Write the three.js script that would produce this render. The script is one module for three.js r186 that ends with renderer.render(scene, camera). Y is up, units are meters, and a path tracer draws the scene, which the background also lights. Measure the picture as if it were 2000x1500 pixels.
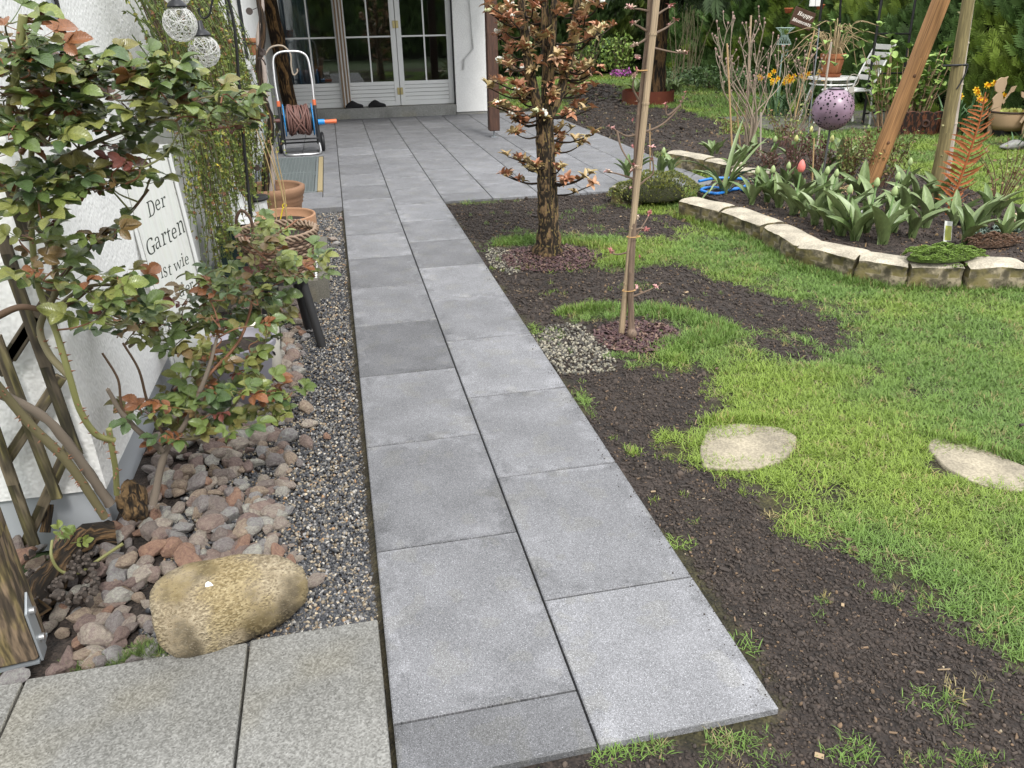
import * as THREE from 'three';
import { mergeGeometries } from 'three/addons/utils/BufferGeometryUtils.js';
import { RoundedBoxGeometry } from 'three/addons/geometries/RoundedBoxGeometry.js';
import { ConvexGeometry } from 'three/addons/geometries/ConvexGeometry.js';

// ---------------------------------------------------------------- camera
const FOCAL = 1502.5, YAW = 0.208198, PITCH = 0.443769, ROLL = -0.019153;
const EYE = new THREE.Vector3(-0.3827, 1.3318, 0);
const scene = new THREE.Scene();
const camera = new THREE.PerspectiveCamera(2 * Math.atan(750 / FOCAL) * 180 / Math.PI, 4 / 3, 0.05, 300);
// direction of a photograph pixel (2000 x 1500)
function ray(px, py) {
  const a = (px - 1000) / FOCAL, b = (py - 750) / FOCAL;
  const u = Math.cos(ROLL) * a + Math.sin(ROLL) * b, v = -Math.sin(ROLL) * a + Math.cos(ROLL) * b;
  const cp = Math.cos(PITCH), sp = Math.sin(PITCH), cy = Math.cos(YAW), sy = Math.sin(YAW);
  const y = -cp * v - sp, zf = -sp * v + cp;
  return new THREE.Vector3(cy * u + sy * zf, y, sy * u - cy * zf);
}
{
  const f = ray(1000, 750), r = ray(1000 + FOCAL, 750).sub(f), u = ray(1000, 750 - FOCAL).sub(f);
  camera.position.copy(EYE);
  camera.quaternion.setFromRotationMatrix(new THREE.Matrix4().makeBasis(r, u, f.clone().negate()));
  camera.updateMatrixWorld(true);
}
const onY = (px, py, h = 0) => { const d = ray(px, py); return EYE.clone().addScaledVector(d, (h - EYE.y) / d.y); };
const onZ = (px, py, z) => { const d = ray(px, py); return EYE.clone().addScaledVector(d, (z - EYE.z) / d.z); };
const onX = (px, py, x) => { const d = ray(px, py); return EYE.clone().addScaledVector(d, (x - EYE.x) / d.x); };

// ---------------------------------------------------------------- sky, sun, exposure
const renderer = new THREE.WebGLRenderer({ antialias: true });
renderer.toneMapping = THREE.LinearToneMapping;
renderer.toneMappingExposure = 1.82;
renderer.shadowMap.enabled = true;
{
  // bright overcast sky: a little brighter towards the zenith, soft cloud mottling
  const W = 256, H = 128, d = new Float32Array(W * H * 4);
  for (let j = 0; j < H; j++) for (let i = 0; i < W; i++) {
    const el = (j + 0.5) / H * Math.PI - Math.PI / 2, az = (i + 0.5) / W * Math.PI * 2;
    const s = Math.max(0, Math.sin(el));
    const m = 1 + 0.05 * Math.sin(az * 3 + 7 * s) * Math.cos(el * 5 + az) + 0.04 * Math.sin(az * 5 - 9 * s);
    const L = el > 0 ? (0.78 + 0.5 * s) * m : 0.25;
    const k = (j * W + i) * 4;
    d[k] = L * 0.985; d[k + 1] = L; d[k + 2] = L * 1.03; d[k + 3] = 1;
  }
  const sky = new THREE.DataTexture(d, W, H, THREE.RGBAFormat, THREE.FloatType);
  sky.mapping = THREE.EquirectangularReflectionMapping;
  sky.magFilter = sky.minFilter = THREE.LinearFilter;
  sky.needsUpdate = true;
  scene.background = sky;
  scene.environment = sky;
}
const sun = new THREE.DirectionalLight(new THREE.Color(1, 0.97, 0.92), 1.5);
sun.position.set(3.2, 11, 4.5);
sun.target.position.set(1.5, 0, -5);
sun.castShadow = true;
sun.shadow.radius = 20;
sun.shadow.mapSize.set(2048, 2048);
Object.assign(sun.shadow.camera, { left: -14, right: 14, top: 16, bottom: -14, near: 0.5, far: 45 });
scene.add(sun, sun.target);

// ---------------------------------------------------------------- helpers
function rng(seed) { let a = seed >>> 0; return () => { a = (a + 0x6d2b79f5) | 0; let t = Math.imul(a ^ (a >>> 15), 1 | a); t = (t + Math.imul(t ^ (t >>> 7), 61 | t)) ^ t; return ((t ^ (t >>> 14)) >>> 0) / 4294967296; }; }
const V = (x, y, z) => new THREE.Vector3(x, y, z);
const lerp = (a, b, t) => a + (b - a) * t, clamp = (x, a = 0, b = 1) => Math.min(b, Math.max(a, x));
const smooth = (a, b, x) => { const t = clamp((x - a) / (b - a)); return t * t * (3 - 2 * t); };
function hash3(x, y, z) { let h = Math.imul(x | 0, 374761393) + Math.imul(y | 0, 668265263) + Math.imul(z | 0, 2147483647 ^ 0x5bd1e995) | 0; h = Math.imul(h ^ (h >>> 13), 1274126177); return ((h ^ (h >>> 16)) >>> 0) / 4294967296; }
// value noise; with a period it tiles
function vnoise(x, y, p = 0, s = 0) {
  const xi = Math.floor(x), yi = Math.floor(y), fx = x - xi, fy = y - yi;
  const w = (a) => p ? ((a % p) + p) % p : a;
  const u = fx * fx * (3 - 2 * fx), v = fy * fy * (3 - 2 * fy);
  const a = hash3(w(xi), w(yi), s), b = hash3(w(xi + 1), w(yi), s), c = hash3(w(xi), w(yi + 1), s), d = hash3(w(xi + 1), w(yi + 1), s);
  return a + (b - a) * u + (c - a) * v + (a - b - c + d) * u * v;
}
function fbm(x, y, oct, p = 0, s = 0) { let r = 0, a = 0.5, t = 0; for (let i = 0; i < oct; i++) { r += a * vnoise(x, y, p, s + i * 17); t += a; a *= 0.5; x *= 2; y *= 2; p *= 2; } return r / t; }
function n3(x, y, z, s = 0) {
  const xi = Math.floor(x), yi = Math.floor(y), zi = Math.floor(z), f = (t) => t * t * (3 - 2 * t), u = f(x - xi), v = f(y - yi), w = f(z - zi);
  const h = (i, j, k) => hash3(xi + i + s * 131, yi + j, zi + k);
  return lerp(lerp(lerp(h(0, 0, 0), h(1, 0, 0), u), lerp(h(0, 1, 0), h(1, 1, 0), u), v), lerp(lerp(h(0, 0, 1), h(1, 0, 1), u), lerp(h(0, 1, 1), h(1, 1, 1), u), v), w);
}
// texture from a function (u, v, i, j) -> [r, g, b] in sRGB 0..1, or a number
function tex(w, h, fn, srgb = true, repeat = true) {
  const d = new Uint8Array(w * h * 4);
  for (let j = 0; j < h; j++) for (let i = 0; i < w; i++) {
    let c = fn((i + 0.5) / w, (j + 0.5) / h, i, j); if (typeof c === 'number') c = [c, c, c];
    const k = (j * w + i) * 4; d[k] = clamp(c[0]) * 255; d[k + 1] = clamp(c[1]) * 255; d[k + 2] = clamp(c[2]) * 255; d[k + 3] = 255;
  }
  const t = new THREE.DataTexture(d, w, h, THREE.RGBAFormat);
  t.wrapS = t.wrapT = repeat ? THREE.RepeatWrapping : THREE.ClampToEdgeWrapping;
  t.magFilter = THREE.LinearFilter; t.minFilter = THREE.LinearMipmapLinearFilter; t.generateMipmaps = true;
  if (srgb) t.colorSpace = THREE.SRGBColorSpace;
  t.needsUpdate = true; return t;
}
const mix3 = (a, b, t) => [lerp(a[0], b[0], t), lerp(a[1], b[1], t), lerp(a[2], b[2], t)];
function std(r, g, b, rough = 0.8, o = {}) { const m = new THREE.MeshStandardMaterial({ roughness: rough, side: THREE.DoubleSide, ...o }); m.color.setRGB(r, g, b); return m; }
function phys(r, g, b, rough, o = {}) { const m = new THREE.MeshPhysicalMaterial({ roughness: rough, side: THREE.DoubleSide, ...o }); m.color.setRGB(r, g, b); return m; }
const taken = new Map();
function numbered(n) { const k = taken.get(n) || 0; taken.set(n, k + 1); return k ? n + '_' + String(k).padStart(3, '0') : n; }
function mesh(name, geo, mat, parent) { const m = new THREE.Mesh(geo, mat); m.name = name; m.castShadow = m.receiveShadow = true; if (parent) parent.add(m); return m; }
function tag(o, label, category, group) { o.userData.label = label; o.userData.category = category; if (group) o.userData.group = group; return o; }
function thing(name, label, category, group) { const o = new THREE.Group(); o.name = numbered(name); scene.add(o); return tag(o, label, category, group); }
function solo(name, geo, mat, label, category, group) { return tag(mesh(numbered(name), geo, mat, scene), label, category, group); }
function struct(name, geo, mat) { const m = geo ? mesh(numbered(name), geo, mat, scene) : new THREE.Group(); if (!geo) { m.name = numbered(name); scene.add(m); } m.userData.kind = 'structure'; return m; }
function merge(list) { return mergeGeometries(list.map((g) => { const q = g.index ? g.toNonIndexed() : g; for (const k of Object.keys(q.attributes)) if (!['position', 'normal', 'uv'].includes(k)) q.deleteAttribute(k); if (!q.attributes.uv) q.setAttribute('uv', new THREE.BufferAttribute(new Float32Array(q.attributes.position.count * 2), 2)); return q; })); }
const box = (w, h, d, x = 0, y = 0, z = 0) => new THREE.BoxGeometry(w, h, d).translate(x, y, z);
const rbox = (w, h, d, x = 0, y = 0, z = 0, r = 0.004, s = 1) => new RoundedBoxGeometry(w, h, d, s, Math.min(r, w / 2.1, h / 2.1, d / 2.1)).translate(x, y, z);
// tapered tube through points
function tube(pts, r0, r1 = r0, n = 12, k = 6, opt = {}) {
  const c = new THREE.CatmullRomCurve3(pts, !!opt.closed, 'centripetal'), P = [], N = [], U = [], I = [];
  const fr = c.computeFrenetFrames(n, !!opt.closed); const len = c.getLength();
  for (let i = 0; i <= n; i++) {
    const t = i / n, p = c.getPointAt(t), a = fr.normals[i], b = fr.binormals[i];
    let r = typeof r0 === 'function' ? r0(t) : lerp(r0, r1, t);
    for (let j = 0; j <= k; j++) {
      const th = j / k * Math.PI * 2, cs = Math.cos(th), sn = Math.sin(th);
      const q = opt.rough && j < k ? r * (1 + opt.rough * (n3(p.x * 40 + cs * 1.7, p.y * 40, p.z * 40 + sn * 1.7, 3) - 0.5) * 2) : opt.rough ? r * (1 + opt.rough * (n3(p.x * 40 + 1.7, p.y * 40, p.z * 40, 3) - 0.5) * 2) : r;
      const nx = a.x * cs + b.x * sn, ny = a.y * cs + b.y * sn, nz = a.z * cs + b.z * sn;
      P.push(p.x + nx * q, p.y + ny * q, p.z + nz * q); N.push(nx, ny, nz); U.push(j / k * (opt.uvw || 1), t * len * (opt.uvl || 1));
    }
  }
  for (let i = 0; i < n; i++) for (let j = 0; j < k; j++) { const a = i * (k + 1) + j, b = a + k + 1; I.push(a, a + 1, b, b, a + 1, b + 1); }
  if (!opt.closed && !opt.open) for (const e of [0, n]) { const p = c.getPointAt(e / n), t = c.getTangentAt(e / n).multiplyScalar(e ? 1 : -1), o = P.length / 3; P.push(p.x, p.y, p.z); N.push(t.x, t.y, t.z); U.push(0, 0); for (let j = 0; j <= k; j++) { const s = (e * (k + 1) + j) * 3; P.push(P[s], P[s + 1], P[s + 2]); N.push(t.x, t.y, t.z); U.push(0.1, 0.1); } for (let j = 0; j < k; j++) e ? I.push(o, o + 1 + j, o + 2 + j) : I.push(o, o + 2 + j, o + 1 + j); }
  const g = new THREE.BufferGeometry();
  g.setAttribute('position', new THREE.Float32BufferAttribute(P, 3)); g.setAttribute('normal', new THREE.Float32BufferAttribute(N, 3)); g.setAttribute('uv', new THREE.Float32BufferAttribute(U, 2)); g.setIndex(I);
  return g;
}
const rod = (a, b, r, k = 8) => tube([a, b], r, r, 1, k);
function lathe(prof, seg = 24) { return new THREE.LatheGeometry(prof.map(([r, y]) => new THREE.Vector2(r, y)), seg); }
// uv from the dominant axis of each face, in metres times s
function boxUV(g, s = 1) {
  const q = g.index ? g.toNonIndexed() : g, p = q.attributes.position, u = new Float32Array(p.count * 2), a = V(), b = V(), c = V();
  for (let i = 0; i < p.count; i += 3) {
    a.fromBufferAttribute(p, i); b.fromBufferAttribute(p, i + 1); c.fromBufferAttribute(p, i + 2);
    const n = b.clone().sub(a).cross(c.clone().sub(a)), ax = Math.abs(n.x), ay = Math.abs(n.y), az = Math.abs(n.z);
    [a, b, c].forEach((v, k) => { const t = ay >= ax && ay >= az ? [v.x, v.z] : ax >= az ? [v.z, v.y] : [v.x, v.y]; u[(i + k) * 2] = t[0] * s; u[(i + k) * 2 + 1] = t[1] * s; });
  }
  q.setAttribute('uv', new THREE.BufferAttribute(u, 2)); return q;
}
function displace(g, fn) { const p = g.attributes.position, v = V(); for (let i = 0; i < p.count; i++) { v.fromBufferAttribute(p, i); fn(v, i); p.setXYZ(i, v.x, v.y, v.z); } g.computeVertexNormals(); return g; }
function icosphere(detail) { // welded, so that normals stay smooth
  const g = new THREE.IcosahedronGeometry(1, detail), p = g.attributes.position, map = new Map(), P = [], I = [];
  for (let i = 0; i < p.count; i++) { const k = [p.getX(i), p.getY(i), p.getZ(i)].map((a) => Math.round(a * 1e4)).join(); if (!map.has(k)) { map.set(k, P.length / 3); P.push(p.getX(i), p.getY(i), p.getZ(i)); } I.push(map.get(k)); }
  const q = new THREE.BufferGeometry(); q.setAttribute('position', new THREE.Float32BufferAttribute(P, 3)); q.setIndex(I); q.computeVertexNormals(); return q;
}
// angular broken stone: a ball cut by soft planes
function stoneGeo(seed, detail = 2, cuts = 11, soft = 14) {
  const r = rng(seed), pl = []; for (let i = 0; i < cuts; i++) { const n = V(r() - 0.5, r() - 0.5, r() - 0.5).normalize(); pl.push([n, 0.5 + 0.38 * r()]); }
  const g = icosphere(detail);
  displace(g, (v) => { let s = 0; for (const [n, d] of pl) { const k = v.dot(n); if (k > 0.02) s += Math.pow(k / d, soft); } const R = Math.min(1.15, Math.pow(s + 0.25, -1 / soft)); const m = 1 + 0.1 * (n3(v.x * 3 + seed, v.y * 3, v.z * 3) - 0.5) + 0.05 * (n3(v.x * 8 + seed, v.y * 8, v.z * 8) - 0.5); v.multiplyScalar(R * m); });
  const q = boxUV(g, 1); if (soft > 40) q.computeVertexNormals(); return q;
}
function polyXZ(list) { return list.map((p) => { const v = onY(p[0], p[1], 0); return [v.x, v.z]; }); }
function inside(poly, x, z) { let c = false; for (let i = 0, j = poly.length - 1; i < poly.length; j = i++) { const [xi, zi] = poly[i], [xj, zj] = poly[j]; if ((zi > z) !== (zj > z) && x < (xj - xi) * (z - zi) / (zj - zi) + xi) c = !c; } return c; }
function inPoly(poly, r) { let x0 = 1e9, x1 = -1e9, y0 = 1e9, y1 = -1e9; for (const [x, y] of poly) { x0 = Math.min(x0, x); x1 = Math.max(x1, x); y0 = Math.min(y0, y); y1 = Math.max(y1, y); } for (let i = 0; i < 500; i++) { const x = lerp(x0, x1, r()), y = lerp(y0, y1, r()); if (inside(poly, x, y)) return [x, y]; } return poly[0]; }
function instanced(name, geo, mat, list, parent) { // list: {p, q, s, c}
  const m = new THREE.InstancedMesh(geo, mat, list.length); const M = new THREE.Matrix4(), s = V();
  const colored = list.length && list[0].c;
  list.forEach((e, i) => { s.set(...(typeof e.s === 'number' ? [e.s, e.s, e.s] : e.s)); m.setMatrixAt(i, M.compose(e.p, e.q, s)); if (colored) m.setColorAt(i, e.c); });
  m.name = parent ? name : numbered(name); m.castShadow = m.receiveShadow = true; m.userData.kind = 'stuff'; (parent || scene).add(m); return m;
}
const quatUp = (dir, spin = 0) => new THREE.Quaternion().setFromUnitVectors(V(0, 1, 0), dir.clone().normalize()).multiply(new THREE.Quaternion().setFromAxisAngle(V(0, 1, 0), spin));
const randQ = (r) => new THREE.Quaternion().setFromEuler(new THREE.Euler(r() * 6.28, r() * 6.28, r() * 6.28));
const rgb = (r, g, b) => new THREE.Color().setRGB(r, g, b);
// shading-friendly leaf blade: length 1 along +y, width w, bent by droop, folded
function blade(w, segs, { droop = 0.3, fold = 0.15, tip = 1, base = 0.35, serr = 0, cols = 1, twist = 0, belly = 0.42 } = {}) {
  const P = [], U = [], I = [], nx = cols * 2 + 1;
  for (let i = 0; i <= segs; i++) {
    const t = i / segs, wd = w * (t < belly ? lerp(base, 1, Math.sin(t / belly * Math.PI / 2)) : Math.pow(Math.max(0, Math.cos((t - belly) / (1 - belly) * Math.PI / 2)), 0.75 * tip)) * (serr && i > 0 && i < segs ? (i % 2 ? 1 + serr : 1 - serr) : 1);
    const a = droop * t, y = droop ? Math.sin(a) / droop : t, z = droop ? (1 - Math.cos(a)) / droop : 0;
    for (let j = 0; j < nx; j++) {
      const s = (j - cols) / cols, tw = twist * t, x = s * wd / 2, f = Math.abs(s) * fold * wd;
      const X = x * Math.cos(tw) - f * Math.sin(tw), Z = x * Math.sin(tw) + f * Math.cos(tw);
      P.push(X, y - Z * Math.sin(a) * -1 * 0, z * -1 + Z); P[P.length - 2] = y + Z * Math.sin(a) * 0.6; U.push((s + 1) / 2, t);
    }
  }
  for (let i = 0; i < segs; i++) for (let j = 0; j < nx - 1; j++) { const a = i * nx + j, b = a + nx; I.push(a, a + 1, b, a + 1, b + 1, b); }
  const g = new THREE.BufferGeometry(); g.setAttribute('position', new THREE.Float32BufferAttribute(P, 3)); g.setAttribute('uv', new THREE.Float32BufferAttribute(U, 2)); g.setIndex(I); g.computeVertexNormals(); return g;
}

// ================================================================ GROUND
const WALL = -1.166, HOUSE = -12.43, TERR = -6.25;
const soilPolys = [
  [[1160, 1475], [990, 1570], [2150, 1570], [2150, 1350], [1960, 1262], [1880, 1205], [1760, 1125], [1640, 1075], [1570, 1010], [1540, 968], [1420, 925], [1345, 890], [1312, 850], [1395, 800], [1385, 735], [1290, 705], [1180, 705], [1060, 690], [1105, 755], [1202, 902], [1350, 1125], [1522, 1386]],
  [[1030, 655], [1090, 622], [1210, 612], [1300, 612], [1330, 640], [1300, 690], [1180, 708], [1050, 695]],
  [[860, 393], [1195, 370], [1240, 410], [1335, 422], [1300, 455], [1190, 460], [1060, 448], [960, 462], [965, 500], [930, 512]],
  [[940, 500], [1000, 478], [1070, 468], [1150, 476], [1185, 500], [1150, 522], [1070, 530], [965, 524]],
  [[935, 515], [1070, 530], [1180, 525], [1260, 518], [1330, 505], [1400, 545], [1480, 555], [1590, 590], [1690, 650], [1690, 690], [1640, 690], [1560, 650], [1480, 640], [1380, 615], [1300, 585], [1200, 585], [1100, 600], [1035, 650]],
  [[1440, 640], [1520, 655], [1600, 690], [1570, 715], [1480, 690]],
  [[1095, 232], [1245, 306], [1310, 290], [1430, 258], [1390, 230], [1330, 212], [1225, 205], [1205, 165], [1150, 162], [1120, 190]],
].map(polyXZ);
const bedPoly = [[1300, 312], [1425, 352], [1360, 398], [1480, 450], [1620, 512], [1770, 540], [2100, 540], [2100, 455], [1960, 418], [1860, 384], [1760, 352], [1660, 318], [1560, 296], [1430, 276], [1340, 288]].map(([a, b]) => { const v = onY(a, b, 0.0); return [v.x, v.z]; });
const stepA = onY(1459, 868), stepB = onY(1915, 905);
function soilAt(x, z) {
  const d = Math.min(1, 0.35 + Math.hypot(x + 0.4, z) * 0.09);
  const ox = (fbm(x * 4, z * 4, 3, 0, 3) - 0.5) * 0.42 * d, oz = (fbm(x * 4 + 9, z * 4 + 5, 3, 0, 8) - 0.5) * 0.42 * d;
  for (const p of soilPolys) if (inside(p, x + ox, z + oz)) return true;
  return false;
}
const paved = (x, z, m = 0) => (x > -0.42 - m && x < 0.415 + m && z < -1.02 + m && z > HOUSE) || (x > WALL && x < 2.83 + m && z < TERR + m && z > -13);
function groundY(x, z) {
  if (x < -0.405) return z < -1.49 ? -0.05 : -0.06;
  const soil = fbm(x * 5, z * 5, 3, 0, 21) - 0.5;
  return -0.02 + soil * 0.014;
}
const T = {};
T.soil = tex(1024, 1024, (u, v) => { const a = fbm(u * 24, v * 24, 4, 24, 1), b = vnoise(u * 220, v * 220, 220, 5), c = vnoise(u * 110, v * 90, 0, 6) > 0.86 ? 1 : 0; const k = 0.1 + 0.26 * a + 0.14 * (b - 0.5) + 0; return [k + 0.045, k * 0.89 + 0.038, k * 0.82 + 0.034]; });
T.soilBump = tex(1024, 1024, (u, v) => 0.55 * fbm(u * 60, v * 60, 3, 60, 31) + 0.45 * vnoise(u * 200, v * 200, 200, 33), false);
{
  const nx = 190, nz = 400, x0 = -1.3, x1 = 9, z0 = 0.6, z1 = -21, g = new THREE.PlaneGeometry(1, 1, nx, nz), p = g.attributes.position, uv = g.attributes.uv, col = new Float32Array(p.count * 3);
  for (let j = 0; j <= nz; j++) for (let i = 0; i <= nx; i++) {
    const k = j * (nx + 1) + i, x = lerp(x0, x1, Math.pow(i / nx, 1.15)), z = lerp(z0, z1, Math.pow(j / nz, 1.35));
    p.setXYZ(k, x, groundY(x, z), z); uv.setXY(k, x, z);
    const s = x < -0.4 || soilAt(x, z) ? 1 : 0; col.set(s ? [1, 1, 1] : [1.1, 1.3, 0.6], k * 3);
  }
  g.setAttribute('color', new THREE.BufferAttribute(col, 3)); g.computeVertexNormals();
  struct('ground', g, std(0.54, 0.52, 0.5, 0.95, { map: T.soil, bumpMap: T.soilBump, bumpScale: 0.012, vertexColors: true }));
  struct('outer_ground', new THREE.PlaneGeometry(160, 160).rotateX(-Math.PI / 2).translate(0, -0.12, 0), std(0.05, 0.08, 0.025, 0.95));
}

// ================================================================ PAVING
// concrete slabs: fine pale grain, blotches of efflorescence and damp, per variant
T.slab = [];
for (let k = 0; k < 6; k++) T.slab.push(tex(512, 768, (u, v, i, j) => {
  const X = u * 4, Y = v * 6, edge = Math.min(u * 0.4, (1 - u) * 0.4, v * 0.6, (1 - v) * 0.6);
  const big = fbm(X * 0.7 + k * 11, Y * 0.7, 4, 0, 40 + k), mid = fbm(X * 2.2, Y * 2.2 + k * 5, 3, 0, 60 + k), grain = hash3(i, j, k), g2 = vnoise(i / 2.1, j / 2.1, 0, 80 + k);
  let L = 0.5 + (big - 0.5) * 0.09 + (mid - 0.5) * 0.04;
  const bloom = smooth(0.5, 0.62, fbm(X * 1.1 + k * 3, Y * 1.1, 4, 0, 90 + k) + 0.1 * (grain - 0.5)) * smooth(0.09, 0.03, edge + 0.03 * (mid - 0.5)) * smooth(0.004, 0.014, edge);
  L += 0.055 * bloom;
  const damp = smooth(0.56, 0.62, fbm(X * 1.3 + 40, Y * 1.3 + k * 9, 4, 0, 120 + k) + 0.08 * (grain - 0.5)) * smooth(0.07, 0.02, edge);
  L -= 0.05 * damp;
  L += (g2 - 0.5) * 0.2 + (grain - 0.5) * 0.12; if (hash3(i >> 1, j >> 1, 200 + k) > 0.965) L += 0.2; if (hash3(i >> 1, j >> 1, 300 + k) > 0.975) L -= 0.16;
  const ochre = 0.006 * smooth(0.62, 0.7, fbm(X * 1.6 + 7, Y * 1.6 + k, 3, 0, 150 + k));
  return [L + ochre, L + 0.002 + ochre * 0.7, L * 1.02 - ochre];
}, true, false));
T.grainBump = tex(512, 512, (u, v, i, j) => 0.6 * vnoise(u * 170, v * 170, 170, 7) + 0.4 * hash3(i, j, 9), false);
T.grainBump.repeat.set(1, 1);
const slabMats = []; for (let k = 0; k < 6; k++) for (let t = 0; t < 4; t++) { const L = [0.54, 0.76, 0.9, 0.65][t]; slabMats.push(std(L, L, L * 1.01, 0.78, { map: T.slab[k], bumpMap: T.slab[k], bumpScale: 0.0016 })); }
// chamfered slab with its top at y = 0, uv over the whole face
function slabGeo(w, d, h, flip, c = 0.003, uw = 0.4, ud = 0.6) {
  const P = [], U = [], q = (a, b, e, f) => { for (const [x, y, z] of [a, b, e, a, e, f]) { P.push(x, y, z); let s = clamp((x + y * 0.7) / uw + 0.5, 0.002, 0.998), t = clamp((z - y * 0.7) / ud + 0.5, 0.002, 0.998); if (flip & 1) s = 1 - s; if (flip & 2) t = 1 - t; U.push(s, t); } };
  const X = w / 2, Z = d / 2, x = X - c, z = Z - c;
  q([-x, 0, z], [x, 0, z], [x, 0, -z], [-x, 0, -z]);
  const ring = [[-1, 1], [1, 1], [1, -1], [-1, -1]];
  for (let i = 0; i < 4; i++) { const [a, b] = ring[i], [e, f] = ring[(i + 1) % 4]; q([a * X, -c, b * Z], [e * X, -c, f * Z], [e * x, 0, f * z], [a * x, 0, b * z]); q([a * X, -h, b * Z], [e * X, -h, f * Z], [e * X, -c, f * Z], [a * X, -c, b * Z]); }
  const g = new THREE.BufferGeometry(); g.setAttribute('position', new THREE.Float32BufferAttribute(P, 3)); g.setAttribute('uv', new THREE.Float32BufferAttribute(U, 2)); g.computeVertexNormals(); return g;
}
const geoCache = new Map();
function slabAt(parent, name, x0, x1, z0, z1, r, tone) { // z0 nearer than z1
  const J = 0.0028, w = Math.abs(x1 - x0) - J * 2, d = Math.abs(z1 - z0) - J * 2, f = Math.floor(r() * 4), key = [w.toFixed(3), d.toFixed(3), f].join();
  if (!geoCache.has(key)) geoCache.set(key, slabGeo(w, d, 0.05, f));
  const t = tone ?? (r() < 0.7 ? 1 : r() < 0.6 ? 3 : 2), m = mesh(name, geoCache.get(key), slabMats[Math.floor(r() * 6) * 4 + t], parent);
  m.position.set((x0 + x1) / 2, (r() - 0.5) * 0.0016, (z0 + z1) / 2); m.rotation.set((r() - 0.5) * 0.002, 0, (r() - 0.5) * 0.002); return m;
}
{
  const r = rng(11), L = 0.594, path = struct('garden_path'), terrace = struct('terrace');
  const colJ = (odd) => { const a = []; for (let k = -1; k < 24; k++) a.push(odd ? -(1.4756 + L * k) : -(1.182 + L * k)); return a; };
  // the two columns of the path, from its front edge to the terrace and on to the house
  for (const [x0, x1, odd] of [[-0.404, 0, 0], [0, 0.404, 1]]) {
    const J = colJ(odd); let z = -1.033, k = 0;
    for (const j of J) { if (j > z - 0.02) continue; const e = Math.max(j, HOUSE); slabAt(z > TERR ? path : terrace, 'paving_slab', x0, x1, z, e, r, (odd ? [2, 1, 1, 2, 1, 2, 3, 1, 2] : [0, 1, 3, 1, 0, 1, 3, 2, 1])[k++]); z = e; if (z <= HOUSE) break; }
  }
  // the rest of the terrace
  for (let c = 1; c < 7; c++) {
    const x0 = 0.404 * c, x1 = x0 + 0.404, J = colJ(c % 2 === 0); let z = TERR;
    for (const j of J) { if (j > z - 0.06) continue; const e = Math.max(j, HOUSE); slabAt(terrace, 'paving_slab', x0, x1, z, e, r); z = e; if (z <= HOUSE) break; }
  }
  // strip beside the house wall, around the light well grate
  for (const [x0, x1, za, zb] of [[-1.16, -0.79, -9.0, HOUSE], [-0.79, -0.404, -9.0, HOUSE]]) { let z = za; let k = x0 < -1 ? 0.3 : 0.594; while (z > zb + 0.01) { const e = Math.max(z - k, zb); slabAt(terrace, 'paving_slab', x0, x1, z, e, r); z = e; k = 0.594; } }
  for (const [x0, x1, z0, z1] of [[-0.56, -0.404, -6.9, -7.35], [-0.56, -0.404, -7.35, -7.9], [-0.56, -0.404, -7.9, -8.5], [-0.56, -0.404, -8.5, -9.0], [-1.16, -0.56, -6.72, -6.95], [-1.16, -0.8, -6.3, -6.72], [-0.8, -0.404, -6.3, -6.72]]) slabAt(terrace, 'paving_slab', x0, x1, z0, z1, r);
  slabAt(terrace, 'paving_slab', -0.56, -0.404, -6.72, -6.9, r);
  mesh('terrace_bed', box(4, 0.1, 6.1, 0.83, -0.1, -9.36), std(0.04, 0.037, 0.035, 0.95), terrace);
  mesh('joint_bed', box(0.8, 0.08, 5.2, 0, -0.072, -3.64), std(0.035, 0.033, 0.03, 0.95), path);
  // drain grate over the light well
  const gr = thing('light_well_grate', 'galvanised steel mesh grate set in the paving beside the house wall', 'grate');
  const gm = std(0.3, 0.34, 0.34, 0.45, { metalness: 0.6 });
  const X0 = -1.14, X1 = -0.62, Z0 = -6.97, Z1 = -8.95, bars = [];
  for (let x = X0 + 0.03; x < X1; x += 0.033) bars.push(box(0.004, 0.025, Z0 - Z1 - 0.04, x, -0.014, (Z0 + Z1) / 2));
  for (let z = Z0 - 0.03; z > Z1; z -= 0.033) bars.push(box(X1 - X0 - 0.04, 0.02, 0.004, (X0 + X1) / 2, -0.0125, z));
  const b = mesh('bar_grid', merge(bars), gm, gr); b.userData.kind = 'stuff';
  for (const z of [Z0, (Z0 + Z1) / 2, Z1]) mesh('frame_bar', box(X1 - X0, 0.03, 0.02, (X0 + X1) / 2, -0.012, z), gm, gr);
  for (const x of [X0, X1]) mesh('frame_bar', box(0.02, 0.03, Z0 - Z1 - 0.02, x, -0.0125, (Z0 + Z1) / 2), gm, gr);
  mesh('well_base', box(0.52, 0.02, 1.98, -0.88, -0.045, -7.96), std(0.12, 0.125, 0.12, 0.9), gr);
  solo('wooden_batten', rbox(0.045, 0.05, 1.9, -0.585, -0.02, -7.95), std(0.3, 0.24, 0.13, 0.9), 'pale weathered wooden batten along the edge of the steel grate', 'batten');
}
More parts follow.
